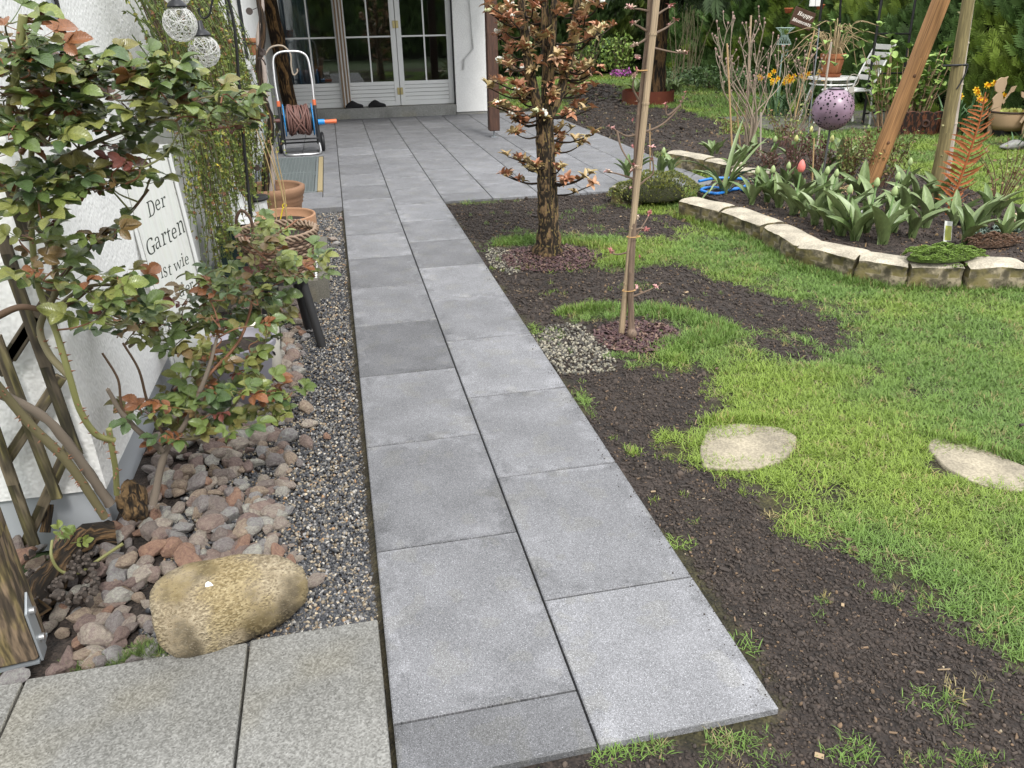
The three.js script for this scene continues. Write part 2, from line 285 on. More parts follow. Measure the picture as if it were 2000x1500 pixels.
// old exposed-aggregate slabs at the garden gate
T.old = tex(1024, 1024, (u, v, i, j) => {
  const a = fbm(u * 5, v * 5, 4, 5, 71), g = vnoise(u * 300, v * 300, 300, 72), g2 = vnoise(u * 130, v * 130, 130, 73), h = hash3(i >> 1, j >> 1, 74);
  let L = 0.54 + (a - 0.5) * 0.16 + (g - 0.5) * 0.2 + (g2 - 0.5) * 0.06; if (h > 0.965) L += 0.1; if (h < 0.04) L -= 0.1;
  const ye = smooth(0.5, 0.72, fbm(u * 4 + 3, v * 4, 3, 4, 77)); return [L + 0.008 * ye, L - 0.004, L - 0.022 - 0.02 * ye];
});
{
  const old = struct('old_paving'), m = std(0.7, 0.7, 0.695, 0.9, { map: T.old, bumpMap: T.old, bumpScale: 0.006 });
  for (const [x0, x1, z0] of [[-0.413, -0.716, -1.512], [-0.722, -1.205, -1.505], [-1.211, -1.7, -1.498]]) { const g = boxUV(rbox(x0 - x1, 0.06, 0.75, 0, 0, 0, 0.006, 2), 1.0); const s = mesh('concrete_slab', g, m, old); s.position.set((x0 + x1) / 2, -0.034, z0 + 0.375); s.rotation.y = 0.004; }
  for (const [x0, x1] of [[-0.413, -0.716], [-0.722, -1.205], [-1.211, -1.7]]) { const s = mesh('concrete_slab', boxUV(rbox(x0 - x1, 0.06, 0.75, 0, 0, 0, 0.006, 2), 1), m, old); s.position.set((x0 + x1) / 2, -0.036, -0.36); }
}
// stepping stones in the lawn
T.step = tex(512, 512, (u, v, i, j) => { const a = fbm(u * 6, v * 6, 4, 6, 171), g = vnoise(u * 120, v * 120, 120, 172); const L = 0.6 + (a - 0.5) * 0.22 + (g - 0.5) * 0.14 + (hash3(i, j, 5) - 0.5) * 0.1; return [L * 1.02, L * 0.97, L * 0.86]; });
{
  const mk = (list, label) => {
    const pts = list.map(([a, b]) => onY(a, b, 0.0)), c = pts.reduce((s, p) => s.add(p), V(0, 0, 0)).multiplyScalar(1 / pts.length), sh = new THREE.Shape();
    new THREE.CatmullRomCurve3(pts.map((p) => V(p.x - c.x, -(p.z - c.z), 0)), true, 'catmullrom', 0.22).getPoints(64).forEach((p, i) => (i ? sh.lineTo(p.x, p.y) : sh.moveTo(p.x, p.y)));
    const g = new THREE.ExtrudeGeometry(sh, { depth: 0.03, bevelEnabled: true, bevelSize: 0.006, bevelThickness: 0.006, bevelSegments: 2 }).rotateX(-Math.PI / 2);
    const m = solo('stepping_stone', boxUV(g, 1.6), std(0.9, 0.88, 0.84, 0.9, { map: T.step, bumpMap: T.step, bumpScale: 0.004 }), label, 'stepping stone', 'stepping stones sunk in the lawn'); m.position.set(c.x, -0.044, c.z);
  };
  mk([[1378, 905], [1372, 868], [1384, 838], [1400, 828], [1450, 824], [1525, 832], [1553, 848], [1550, 872], [1515, 898], [1450, 910]], 'squarish sandy concrete stepping stone at the edge of the dark soil');
  mk([[1816, 868], [1830, 852], [1880, 858], [1950, 885], [2020, 915], [2030, 945], [1985, 952], [1910, 938], [1850, 905]], 'long oval sandy stepping stone surrounded by lawn');
}

// ================================================================ HOUSE
T.plaster = tex(512, 512, (u, v) => 0.8 * vnoise(u * 150, v * 115, 0, 51) + 0.2 * fbm(u * 50, v * 50, 3, 50, 52), false);
T.plasterC = tex(512, 512, (u, v) => { const L = 0.93 + 0.05 * (fbm(u * 6, v * 6, 4, 6, 53) - 0.5) + 0.05 * (vnoise(u * 140, v * 110, 0, 54) - 0.5); return [L, L, L * 0.995]; });
const plaster = std(0.94, 0.94, 0.93, 0.92, { map: T.plasterC, bumpMap: T.plaster, bumpScale: 0.002 });
const concrete = std(1, 1.02, 1.03, 0.85, { map: T.old, bumpMap: T.grainBump, bumpScale: 0.001 });
const greyPaint = std(0.36, 0.38, 0.4, 0.7), whitePaint = std(0.74, 0.75, 0.74, 0.4), darkMetal = std(0.025, 0.026, 0.03, 0.45, { metalness: 0.3 }), blackMetal = std(0.012, 0.012, 0.013, 0.5);
const silver = std(0.6, 0.6, 0.6, 0.35, { metalness: 0.85 }), galv = std(0.35, 0.38, 0.4, 0.5, { metalness: 0.55 });
{
  const h = thing('house', 'white rendered house with glazed garden doors behind the grey terrace', 'house');
  // side wing along the path: an opening for the small window is left between the pieces
  const wz = -7.35, wz2 = -8.8, sill = 1.0;
  mesh('wall', boxUV(merge([box(2.6, 2.7, 2.15 * -1 - wz, WALL - 1.3, 0.09 + 1.35, (-2.15 + wz) / 2), box(2.6, 2.7, wz2 + 11.0, WALL - 1.3, 1.44, (wz2 - 11.0) / 2), box(2.6, sill - 0.09, wz - wz2, WALL - 1.3, (sill + 0.09) / 2, (wz + wz2) / 2), box(2.6, 0.7, wz - wz2, WALL - 1.3, 2.44, (wz + wz2) / 2)]), 1), plaster, h);
  mesh('plinth', box(2.57, 0.2, 8.82, WALL - 1.3, -0.01, -6.575), greyPaint, h);
  const win = mesh('window', box(0.05, 1.09, wz - wz2 - 0.01, WALL - 0.12, 1.545, (wz + wz2) / 2), whitePaint, h);
  mesh('pane', box(0.01, 0.9, 1.2, WALL - 0.09, 1.55, (wz + wz2) / 2), std(0.02, 0.022, 0.025, 0.05), win);
  for (const z of [wz - 0.03, wz2 + 0.03]) mesh('frame', box(0.03, 1.09, 0.05, WALL - 0.02, 1.545, z), darkMetal, win);
  mesh('sill', rbox(0.2, 0.03, wz - wz2 + 0.1, WALL + 0.03, sill - 0.005, (wz + wz2) / 2), std(0.42, 0.43, 0.42, 0.6), win);
  mesh('guide_rail', merge([box(0.012, 1.7, 0.03, WALL + 0.006, 1.9, -2.74)]), galv, h);
  mesh('guide_rail', merge([box(0.02, 1.7, 0.014, WALL + 0.01, 1.9, -2.765)]), blackMetal, h);
  // garden front
  mesh('wall', boxUV(merge([box(0.8, 2.7, 0.3, -1.52, 1.44, -12.66), box(0.51, 2.66, 0.4, 1.71, 1.37, -12.62), box(2.6, 0.5, 0.2, 0.16, 2.5, -12.72), box(0.3, 2.7, 1.5, -2.0, 1.35, -11.75), box(0.2, 2.7, 5, 1.86, 1.35, -15.4), box(4, 2.7, 0.2, 0, 1.35, -17.9)]), 1), plaster, h);
  mesh('step', boxUV(rbox(2.54, 0.2, 0.6, 0.18, 0.05, HOUSE - 0.3, 0.006), 1), concrete, h);
  mesh('pillar_base', box(0.5, 0.06, 0.38, 1.71, -0.0, -12.62), concrete, h);
  mesh('roof', box(6.6, 0.16, 7.5, -1.4, 2.86, -14.5), std(0.5, 0.5, 0.48, 0.8), h);
  mesh('balcony', boxUV(box(3.7, 0.18, 2.7, 0.3, 2.68, -11.05), 1), std(0.55, 0.53, 0.5, 0.8), h);
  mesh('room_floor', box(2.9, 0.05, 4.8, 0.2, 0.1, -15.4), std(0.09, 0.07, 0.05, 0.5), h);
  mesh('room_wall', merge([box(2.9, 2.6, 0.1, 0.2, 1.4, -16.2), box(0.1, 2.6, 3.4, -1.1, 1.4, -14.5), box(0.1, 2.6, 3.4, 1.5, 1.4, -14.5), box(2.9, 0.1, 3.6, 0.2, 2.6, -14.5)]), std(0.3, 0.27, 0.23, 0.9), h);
  const cur = new THREE.PlaneGeometry(0.5, 2.2, 60, 1); displace(cur, (v) => { v.z = 0.03 * Math.sin(v.x * 75); });
  mesh('curtain', cur.translate(-0.86, 1.3, -12.95), std(0.3, 0.36, 0.45, 0.9), h);
  // three glazed door leaves: px of their edges on the door plane
  const DZ = -12.6, X = [-1.08, -0.19, 0.62, 1.45], yb = 0.155, yt = 2.22, py = 0.5;
  for (let k = 0; k < 3; k++) {
    const a = X[k] + 0.004, b = X[k + 1] - 0.004, w = b - a, cx = (a + b) / 2, st = 0.075;
    const door = mesh('door', merge([rbox(st, yt - yb, 0.06, a + st / 2, (yt + yb) / 2, DZ), rbox(st, yt - yb, 0.06, b - st / 2, (yt + yb) / 2, DZ), rbox(w - 2 * st, 0.07, 0.055, cx, yb + 0.035, DZ), rbox(w - 2 * st, 0.05, 0.055, cx, py - 0.025, DZ), rbox(w - 2 * st, 0.08, 0.055, cx, yt - 0.04, DZ)]), whitePaint, h);
    const y0 = yb + 0.07, y1 = py - 0.05, n = 4;
    for (let i = 0; i < n; i++) mesh('board', rbox(w - 2 * st, (y1 - y0) / n - 0.005, 0.03, cx, lerp(y0, y1, (i + 0.5) / n), DZ, 0.004), whitePaint, door);
    mesh('board_backing', box(w - 2 * st, y1 - y0, 0.012, cx, (y0 + y1) / 2, DZ - 0.014), std(0.2, 0.2, 0.2, 0.8), door);
    const gw = w - 2 * st, gh = yt - 0.08 - py, gy = (yt - 0.08 + py) / 2;
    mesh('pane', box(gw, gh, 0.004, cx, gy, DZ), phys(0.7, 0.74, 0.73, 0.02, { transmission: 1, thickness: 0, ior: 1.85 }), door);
    mesh('muntin', box(0.022, gh, 0.012, cx, gy, DZ + 0.0085), whitePaint, door);
    for (const y of [1.12, 1.75]) for (const s of [-1, 1]) mesh('muntin', box(gw / 2 - 0.011, 0.022, 0.011, cx + s * (gw / 4 + 0.0055), y, DZ + 0.008), whitePaint, door);
  }
  for (const y of [0.36, 1.28]) for (const s of [-1, 1]) mesh('hinge', rbox(0.04, 0.1, 0.012, 0.62 + s * 0.023, y, DZ + 0.037), std(0.5, 0.42, 0.2, 0.4, { metalness: 0.5 }), h);
  // stacked folded shutter standing between the first two leaves
  for (let i = 0; i < 5; i++) mesh('shutter_edge', rbox(0.02, 2.02, 0.1, -0.235 + i * 0.0235, 1.17, DZ + 0.085), i % 2 ? std(0.6, 0.58, 0.55, 0.6) : std(0.24, 0.16, 0.09, 0.7), h);
  for (const x of [1.43]) mesh('frame_strip', merge([box(0.02, 2.2, 0.05, 1.447, 1.25, -12.5)]), darkMetal, h);
  // awning crank
  const ck = thing('awning_crank', 'thin grey awning crank rod hanging on the white pillar', 'crank');
  const q = (a, b) => onZ(a, b, -12.395); mesh('rod', rod(q(912, -60), q(922, 78), 0.008, 6), silver, ck); mesh('handle', merge([rod(q(922, 76), q(924, 95), 0.012, 6), rod(q(924, 95), q(906, 116), 0.009, 6), rod(q(906, 115), q(905, 136), 0.012, 6)]), silver, ck);
}
// timber post of the balcony on its steel pin
T.wood = tex(256, 1024, (u, v, i) => { const g = fbm(u * 30 + 2 * fbm(v * 3, u * 4, 3, 0, 3), v * 5, 4, 0, 61), c = vnoise(u * 70, v * 6, 0, 62); const L = 0.82 + (g - 0.5) * 0.4 + (c - 0.5) * 0.2; return [L, L * 0.97, L * 0.92]; });
{
  const p = thing('timber_post', 'square brown timber post on a steel pin at the terrace', 'post'), b = onY(965, 268);
  const g = boxUV(rbox(0.13, 2.5, 0.13, b.x, 1.33, b.z, 0.012, 2), 2); mesh('post', g, std(0.1, 0.05, 0.035, 0.5, { map: T.wood, bumpMap: T.wood, bumpScale: 0.002 }), p);
  mesh('pin', rod(V(b.x, 0.002, b.z), V(b.x, 0.08, b.z), 0.01), galv, p); mesh('base_plate', box(0.08, 0.006, 0.08, b.x, 0.004, b.z), galv, p);
}
// bark-covered log leaning in the doorway corner
T.bark = tex(512, 512, (u, v) => { const r = Math.abs(fbm(u * 14 + fbm(u * 6, v * 6, 2, 6, 5), v * 4, 4, 0, 81) - 0.5) * 2; const k = smooth(0.02, 0.4, r), n = fbm(u * 40, v * 40, 3, 40, 83); const L = 0.18 + 0.5 * k * (0.6 + 0.6 * n); return [L, L * 0.84, L * 0.62]; });
solo('bark_log', tube([onZ(567, 206, -12.32), onZ(545, 90, -12.33), onZ(524, -12, -12.36), onZ(512, -70, -12.38)], 0.1, 0.1, 10, 12, { rough: 0.16, uvw: 1, uvl: 1.2 }), std(0.62, 0.5, 0.36, 0.95, { map: T.bark, bumpMap: T.bark, bumpScale: 0.02 }), 'rough bark-covered log leaning beside the glazed garden doors', 'log');

// ================================================================ LEFT BED: gravel, rubble, boulder
{
  const r = rng(5), geos = [0, 1, 2].map((k) => { const g = icosphere(1); displace(g, (v) => { v.multiplyScalar(1 + 0.35 * (n3(v.x * 2 + k * 9, v.y * 2, v.z * 2) - 0.5)); }); return g; });
  const pal = [[0.05, 0.053, 0.06], [0.08, 0.08, 0.085], [0.035, 0.037, 0.042], [0.14, 0.135, 0.125], [0.3, 0.25, 0.18], [0.42, 0.4, 0.36], [0.2, 0.16, 0.11], [0.26, 0.25, 0.24], [0.5, 0.42, 0.3], [0.33, 0.2, 0.1]], wt = [7, 6, 7, 4.5, 2.2, 1.0, 2.4, 2, 0.7, 0.5];
  const pick = () => { let s = r() * wt.reduce((a, b) => a + b); for (let i = 0; i < wt.length; i++) { s -= wt[i]; if (s < 0) return pal[i]; } return pal[0]; };
  const lists = [[], [], []];
  const add = (x, z, y, sc) => { const c = pick(), k = 0.85 + 0.3 * r(); lists[Math.floor(r() * 3)].push({ p: V(x, y, z), q: randQ(r), s: [sc * (0.9 + 0.5 * r()), sc * (0.5 + 0.3 * r()), sc * (0.8 + 0.3 * r())], c: rgb(c[0] * k, c[1] * k, c[2] * k) }); };
  for (let i = 0; i < 46000; i++) { const z = lerp(-1.5, -6.28, Math.pow(r(), 1.7)), x = lerp(-1.0, -0.409, Math.pow(r(), 0.8)); if (z > -1.515 && x < -0.9) continue; add(x, z, -0.046 + 0.007 * r(), lerp(0.0034, 0.0062, Math.pow(r(), 1.5)) * (1 + clamp(-z - 3, 0, 3) * 0.12)); }
  lists.forEach((l, k) => instanced('gravel', geos[k], std(1, 1, 1, 0.65), l));
  // pale pebbles round the foot of the sapling
  const l2 = [[], [], []], cen = onY(1110, 672), pale = [[0.24, 0.22, 0.16], [0.14, 0.135, 0.11], [0.06, 0.055, 0.05], [0.34, 0.31, 0.24], [0.1, 0.09, 0.07]];
  for (let i = 0; i < 1150; i++) { const a = r() * 6.28, d = Math.sqrt(r()) * (0.8 + 0.5 * n3(Math.cos(a) * 2, Math.sin(a) * 2, 3)), x = cen.x + Math.cos(a) * d * 0.19, z = cen.z + Math.sin(a) * d * 0.26; if (x < 0.41) continue; const c = pale[Math.floor(r() * 5)]; l2[i % 3].push({ p: V(x, groundY(x, z) + 0.004 + 0.004 * r(), z), q: randQ(r), s: [0.005 + 0.004 * r(), 0.003 + 0.002 * r(), 0.005 + 0.002 * r()], c: rgb(...c) }); }
  const c2 = onY(975, 505); for (let i = 0; i < 500; i++) { const a = r() * 6.28, d = Math.sqrt(r()), x = c2.x + Math.cos(a) * d * 0.1 + 0.03, z = c2.z + Math.sin(a) * d * 0.3; if (x < 0.41) continue; l2[i % 3].push({ p: V(x, groundY(x, z) + 0.005, z), q: randQ(r), s: [0.006, 0.004, 0.006], c: rgb(...pale[Math.floor(r() * 5)]) }); }
  l2.forEach((l, k) => instanced('pale_pebbles', geos[k], std(1, 1, 1, 0.7), l));
}
T.gran = tex(512, 512, (u, v, i, j) => { const a = fbm(u * 7, v * 7, 3, 7, 131), g = vnoise(u * 90, v * 90, 90, 132), h = hash3(i >> 1, j >> 1, 133); let L = 0.84 + (a - 0.5) * 0.3 + (g - 0.5) * 0.3; if (h > 0.93) L -= 0.25; if (h < 0.05) L += 0.2; return [L, L * (0.97 + 0.08 * (a - 0.5)), L * 0.95]; });
const stoneMats = [[0.27, 0.19, 0.16], [0.32, 0.25, 0.21], [0.24, 0.2, 0.19], [0.36, 0.29, 0.24], [0.3, 0.17, 0.12], [0.22, 0.17, 0.15], [0.38, 0.34, 0.3], [0.29, 0.26, 0.25], [0.33, 0.24, 0.18], [0.22, 0.15, 0.13]].map(([a, b, c]) => std(a * 1.95, b * 2.2, c * 2.3, 0.85, { map: T.gran, bumpMap: T.gran, bumpScale: 0.004 }));
const stoneHue = ['reddish brown', 'pinkish', 'brownish grey', 'pale pink', 'rust red', 'dark brown', 'pale beige', 'grey', 'tan', 'dark maroon'];
const boulderC = onY(452, 1196, 0.0);
{
  const r = rng(77), geos = []; for (let k = 0; k < 12; k++) geos.push(stoneGeo(100 + k * 7, 3, 12, 70));
  const area = [[0, 1350], [180, 1300], [290, 1265], [300, 1120], [420, 1075], [590, 1085], [560, 1010], [555, 930], [570, 860], [560, 780], [585, 720], [600, 640], [610, 575], [560, 540], [480, 560], [430, 640], [330, 700], [265, 850], [190, 960], [40, 1010], [0, 1100]].map(([a, b]) => { const v = onY(a, b, 0.0); return [v.x, v.z]; });
  const put = [], far = [];
  const place = (x, z, s) => {
    let y = -0.048, hit = 0; for (const o of put) { const d = Math.hypot(o.x - x, o.z - z), R = (o.s + s) * 0.72; if (d < R) { if (d < (o.s + s) * 0.34) return false; y = Math.max(y, o.y + o.s * 0.5 * (1 - d / R) * 1.1); hit++; } }
    if (y > 0.045) return false; put.push({ x, y, z, s }); return true;
  };
  let n = 0;
  for (let i = 0; i < 26000 && n < 900; i++) {
    const [x, z] = inPoly(area, r), s = lerp(0.014, 0.034, Math.pow(r(), 1.2)) * (x > -0.66 ? 0.85 : 1);
    if (Math.hypot((x - boulderC.x) / 0.2, (z - boulderC.z) / 0.12) < 1.0 || z > -1.53 || (x < WALL + 0.02 && z < -2.11)) continue; if (x < -1.17 && z > -1.68) continue;
    if (place(x, z, s)) n++;
  }
  // strays on the fine gravel
  for (const [a, b, s] of [[600, 800, 0.03], [605, 830, 0.022], [640, 855, 0.016], [598, 868, 0.022], [530, 845, 0.028], [620, 1138, 0.026], [650, 470, 0.03], [665, 430, 0.022], [655, 478, 0.03], [640, 450, 0.02], [560, 860, 0.02], [545, 955, 0.018], [585, 905, 0.012], [30, 1335, 0.03], [135, 1300, 0.03], [165, 1285, 0.03]]) { const v = onY(a, b, -0.035); put.push({ x: v.x, y: -0.04, z: v.z, s, stray: 1 }); }
  put.sort((a, b) => Math.hypot(a.x + 0.38, a.z) / a.s - Math.hypot(b.x + 0.38, b.z) / b.s);
  const rest = geos.map(() => []);
  put.forEach((o, i) => {
    const k = Math.floor(r() * 12), sc = [o.s * (1.1 + 0.6 * r()), o.s * (0.65 + 0.35 * r()), o.s * (0.85 + 0.3 * r())], q = new THREE.Quaternion().setFromEuler(new THREE.Euler((r() - 0.5) * 0.9, r() * 6.28, (r() - 0.5) * 0.9));
    if (i < 300 || o.stray) { const mi = Math.floor(r() * 10), m = solo('rubble_stone', geos[k], stoneMats[mi], o.stray ? `single ${stoneHue[mi]} stone lying loose on the dark fine gravel` : `angular ${stoneHue[mi]} granite rubble stone heaped beside the house wall`, 'stone', o.stray ? 'stray stones on the gravel strip' : 'rubble stones heaped beside the wall'); m.position.set(o.x, o.y + sc[1] * 0.75, o.z); m.quaternion.copy(q); m.scale.set(...sc); }
    else { const c = stoneMats[Math.floor(r() * 10)].color; rest[k].push({ p: V(o.x, o.y + sc[1] * 0.75, o.z), q, s: sc, c }); }
  });
  rest.forEach((l, k) => l.length && instanced('rubble', geos[k], std(1, 1, 1, 0.85, { map: T.gran, bumpMap: T.gran, bumpScale: 0.004 }), l));
}
// boulder
T.boul = tex(1024, 1024, (u, v, i, j) => {
  const a = fbm(u * 6, v * 6, 5, 6, 141), b = fbm(u * 90, v * 130, 3, 0, 142), h = hash3(i, j, 143); let c = mix3([0.6, 0.55, 0.46], [0.78, 0.74, 0.66], a);
  const dk = smooth(0.5, 0.62, 0.3 * smooth(0.15, 0.03, Math.abs(u - 0.25)) * smooth(0.2, 0.5, v) + 0.8 * fbm(u * 5 + 3, v * 5, 4, 0, 144) + 0.28 * (b - 0.5)); c = mix3(c, [0.32, 0.29, 0.23], dk * 0.75);
  const ye = smooth(0.5, 0.66, fbm(u * 4, v * 4 + 7, 4, 0, 145) + 0.25 * (b - 0.5)); c = mix3(c, [0.66, 0.57, 0.3], ye * 0.28);
  const k = (b - 0.5) * 0.55 + (h - 0.5) * 0.12; return [c[0] + k, c[1] + k, c[2] + k];
});
{
  const g = icosphere(6);
  displace(g, (v) => {
    const f = Math.pow(Math.abs(v.x), 2.6) + Math.pow(Math.abs(v.y), 2.7) + Math.pow(Math.abs(v.z), 2.5); v.multiplyScalar(Math.pow(f, -1 / 2.6));
    const t = (v.x + 1) / 2; v.y *= lerp(1.1, 0.82, t) * (v.y > 0 ? 1 : 0.9); v.z *= lerp(1.08, 0.8, t);
    const m = 1 + 0.14 * (n3(v.x * 1.3 + 4, v.y * 1.3, v.z * 1.3) - 0.5) + 0.03 * (n3(v.x * 9, v.y * 9, v.z * 9) - 0.5) + 0.016 * (n3(v.x * 28, v.y * 34, v.z * 28) - 0.5); v.multiplyScalar(m * (1 + 0.05 * (n3(v.x * 4 + 2, v.y * 5, v.z * 4, 7) - 0.5))); v.set(v.x * 0.182, v.y * 0.1, v.z * 0.115);
  });
  { const p = g.attributes.position, u = new Float32Array(p.count * 2); for (let i = 0; i < p.count; i++) { u[i * 2] = p.getX(i) * 2.2 + 0.5; u[i * 2 + 1] = (p.getZ(i) - p.getY(i)) * 1.7 + 0.4; } g.setAttribute('uv', new THREE.BufferAttribute(u, 2)); }
  const b = thing('boulder', 'large rounded ochre boulder beside the old concrete slabs', 'boulder');
  const m = mesh('rock', g, std(0.72, 0.68, 0.6, 0.8, { map: T.boul, bumpMap: T.boul, bumpScale: 0.009 }), b);
  b.position.set(boulderC.x + 0.012, 0.045, boulderC.z + 0.015); b.rotation.set(0.08, 0.2, -0.02);
  const sp = mesh('bird_dropping', new THREE.CircleGeometry(0.011, 14), std(0.85, 0.85, 0.82, 0.7), b); sp.position.set(-0.045, 0.088, 0.03); sp.scale.set(0.9, 2.0, 1); sp.rotation.set(-1.1, 0.1, 0.2); sp.position.set(-0.04, 0.094, 0.045); sp.rotation.set(-0.95, 0, 0.2);
}
// gate post with bracket
T.oldwood = tex(256, 1024, (u, v) => { const g = fbm(u * 40 + 2 * fbm(u * 3, v * 5, 2, 0, 9), v * 6, 4, 0, 161), y = smooth(0.5, 0.7, fbm(u * 12, v * 5, 3, 0, 163)); const L = 0.34 + 0.36 * smooth(0.25, 0.75, g) + 0.14 * (vnoise(u * 120, v * 14, 0, 167) - 0.5); return mix3([L * 1.03, L * 0.95, L * 0.84], [L * 1.05, L * 1.0, L * 0.74], y); });
{
  const p = thing('gate_post', 'weathered square wooden post with a galvanised bracket at its foot', 'post');
  const m = std(0.4, 0.34, 0.28, 0.9, { map: T.oldwood, bumpMap: T.oldwood, bumpScale: 0.005 });
  const b = onY(78, 1296, -0.01), w = 0.1; const g = rbox(w, 1.6, w, -w / 2, 0.81, -w / 2, 0.008, 2);
  const po = mesh('post', boxUV(g, 3), m, p); const n = new THREE.Group();
  const br = rbox(0.006, 0.17, 0.045, 0.004, 0.085, -0.03, 0.002); displace(br, (v) => { if (v.y > 0.15 && v.z > -0.03) v.y -= 0.03; }); const bk = mesh('bracket', br, galv, p);
  for (const y of [0.05, 0.13]) mesh('bolt', new THREE.CylinderGeometry(0.009, 0.009, 0.01, 6).rotateZ(Math.PI / 2).translate(0.012, y, -0.032), silver, bk);
  mesh('foot_plate', box(0.1, 0.006, 0.1, -0.05, 0.003, -0.05), galv, p);
  p.position.set(b.x, -0.01, b.z); p.rotation.y = 0.12;
}
// trellis slats in front of the gable wall
{
  const t = thing('trellis', 'weathered diagonal wooden lattice trellis against the white house wall', 'trellis');
  const m = std(0.45, 0.43, 0.36, 0.9, { map: T.oldwood, bumpMap: T.oldwood, bumpScale: 0.004 }), md = std(0.2, 0.19, 0.17, 0.9, { map: T.oldwood, bumpMap: T.oldwood, bumpScale: 0.004 });
  const slat = (x0, y0, x1, y1, z, mm, w = 0.03) => { const a = onZ(x0, y0, z), b = onZ(x1, y1, z), L = a.distanceTo(b), g = boxUV(rbox(w, L, 0.014, 0, 0, 0, 0.003), 1.5); const s = mesh('slat', g, mm, t); s.position.copy(a).add(b).multiplyScalar(0.5); s.rotation.z = Math.atan2(-(b.x - a.x), b.y - a.y); };
  slat(152, 890, 20, 520, -2.1, md); slat(112, 974, -10, 655, -2.09, m); slat(68, 1066, -20, 815, -2.08, m);
  slat(34, 1098, 135, 870, -2.105, m); slat(6, 910, 120, 735, -2.105, m); slat(-5, 730, 70, 615, -2.105, md); slat(20, 700, 110, 560, -2.105, md);
  slat(55, 470, 20, 360, -2.1, md); slat(30, 540, 0, 450, -2.1, md);
}

// ================================================================ ROSES
T.leaf = tex(128, 256, (u, v, i, j) => { const s = Math.abs(u - 0.5) * 2, mid = smooth(0.06, 0.0, s), vein = smooth(0.22, 0.0, Math.abs(((v * 9 - s * 2.2) % 1 + 1) % 1 - 0.5) * 2 - 0.0); const n = fbm(u * 10, v * 18, 3, 0, 181); const L = 0.86 + 0.2 * (n - 0.5) + 0.07 * vein + 0.14 * mid; return [L, L, L * 0.97]; });
T.leafB = tex(128, 256, (u, v) => { const s = Math.abs(u - 0.5) * 2, vein = smooth(0.3, 0.0, Math.abs(((v * 9 - s * 2.2) % 1 + 1) % 1 - 0.5) * 2); return 0.8 - 0.4 * vein - 0.4 * smooth(0.08, 0, s) + 0.15 * fbm(u * 14, v * 28, 2, 0, 5); }, false);
const leafMat = (r, g, b, ro = 0.3) => std(r, g, b, ro, { map: T.leaf, bumpMap: T.leafB, bumpScale: 0.0012 });
const roseMats = [leafMat(0.12, 0.18, 0.05), leafMat(0.085, 0.14, 0.05), leafMat(0.17, 0.23, 0.06), leafMat(0.23, 0.28, 0.07), leafMat(0.26, 0.28, 0.08), leafMat(0.14, 0.2, 0.06), leafMat(0.2, 0.13, 0.05), leafMat(0.3, 0.12, 0.05), leafMat(0.22, 0.2, 0.06), leafMat(0.2, 0.06, 0.045, 0.45)];
function roseLeaf(seed, n = 5, size = 1) {
  const r = rng(seed), parts = [], L = 0.064 * size; // rachis along +y, upper side +z
  parts.push(tube([V(0, 0, 0), V(0, L * 0.5, -0.004), V(0, L, -0.002)], 0.0011, 0.0007, 4, 4));
  const put = (t, side, s) => {
    const g = blade(0.68, 12, { droop: 0.25 + 0.7 * r(), fold: 0.1 + 0.22 * r(), serr: 0.06, cols: 2, base: 0.3, belly: 0.45, twist: (r() - 0.5) * 0.5 }).scale(s, s, s);
    const m = new THREE.Matrix4().makeRotationFromEuler(new THREE.Euler((r() - 0.5) * 0.7, (r() - 0.5) * 0.8, side * (0.95 + 0.3 * r()))); g.applyMatrix4(m); g.translate(0, t * L, -0.003); parts.push(g);
  };
  const S = 0.044 * size; put(1, 0, S * (1 + 0.15 * r())); put(0.93, 1, S * 0.85); put(0.9, -1, S * 0.88); if (n > 3) { put(0.5, 1, S * 0.66); put(0.47, -1, S * 0.68); }
  return merge(parts);
}
const roseLeaves = []; for (let k = 0; k < 10; k++) roseLeaves.push(roseLeaf(300 + k, k % 3 ? 5 : 3, 0.9 + 0.06 * (k % 4)));
const youngLeaves = []; for (let k = 0; k < 4; k++) youngLeaves.push(roseLeaf(340 + k, 5, 0.62));
const caneMats = [std(0.2, 0.2, 0.075, 0.6), std(0.14, 0.12, 0.06, 0.7), std(0.2, 0.09, 0.045, 0.6), std(0.16, 0.13, 0.1, 0.9), std(0.1, 0.06, 0.035, 0.8)];
const thornGeo = new THREE.ConeGeometry(0.0028, 0.011, 4).translate(0, 0.0055, 0);
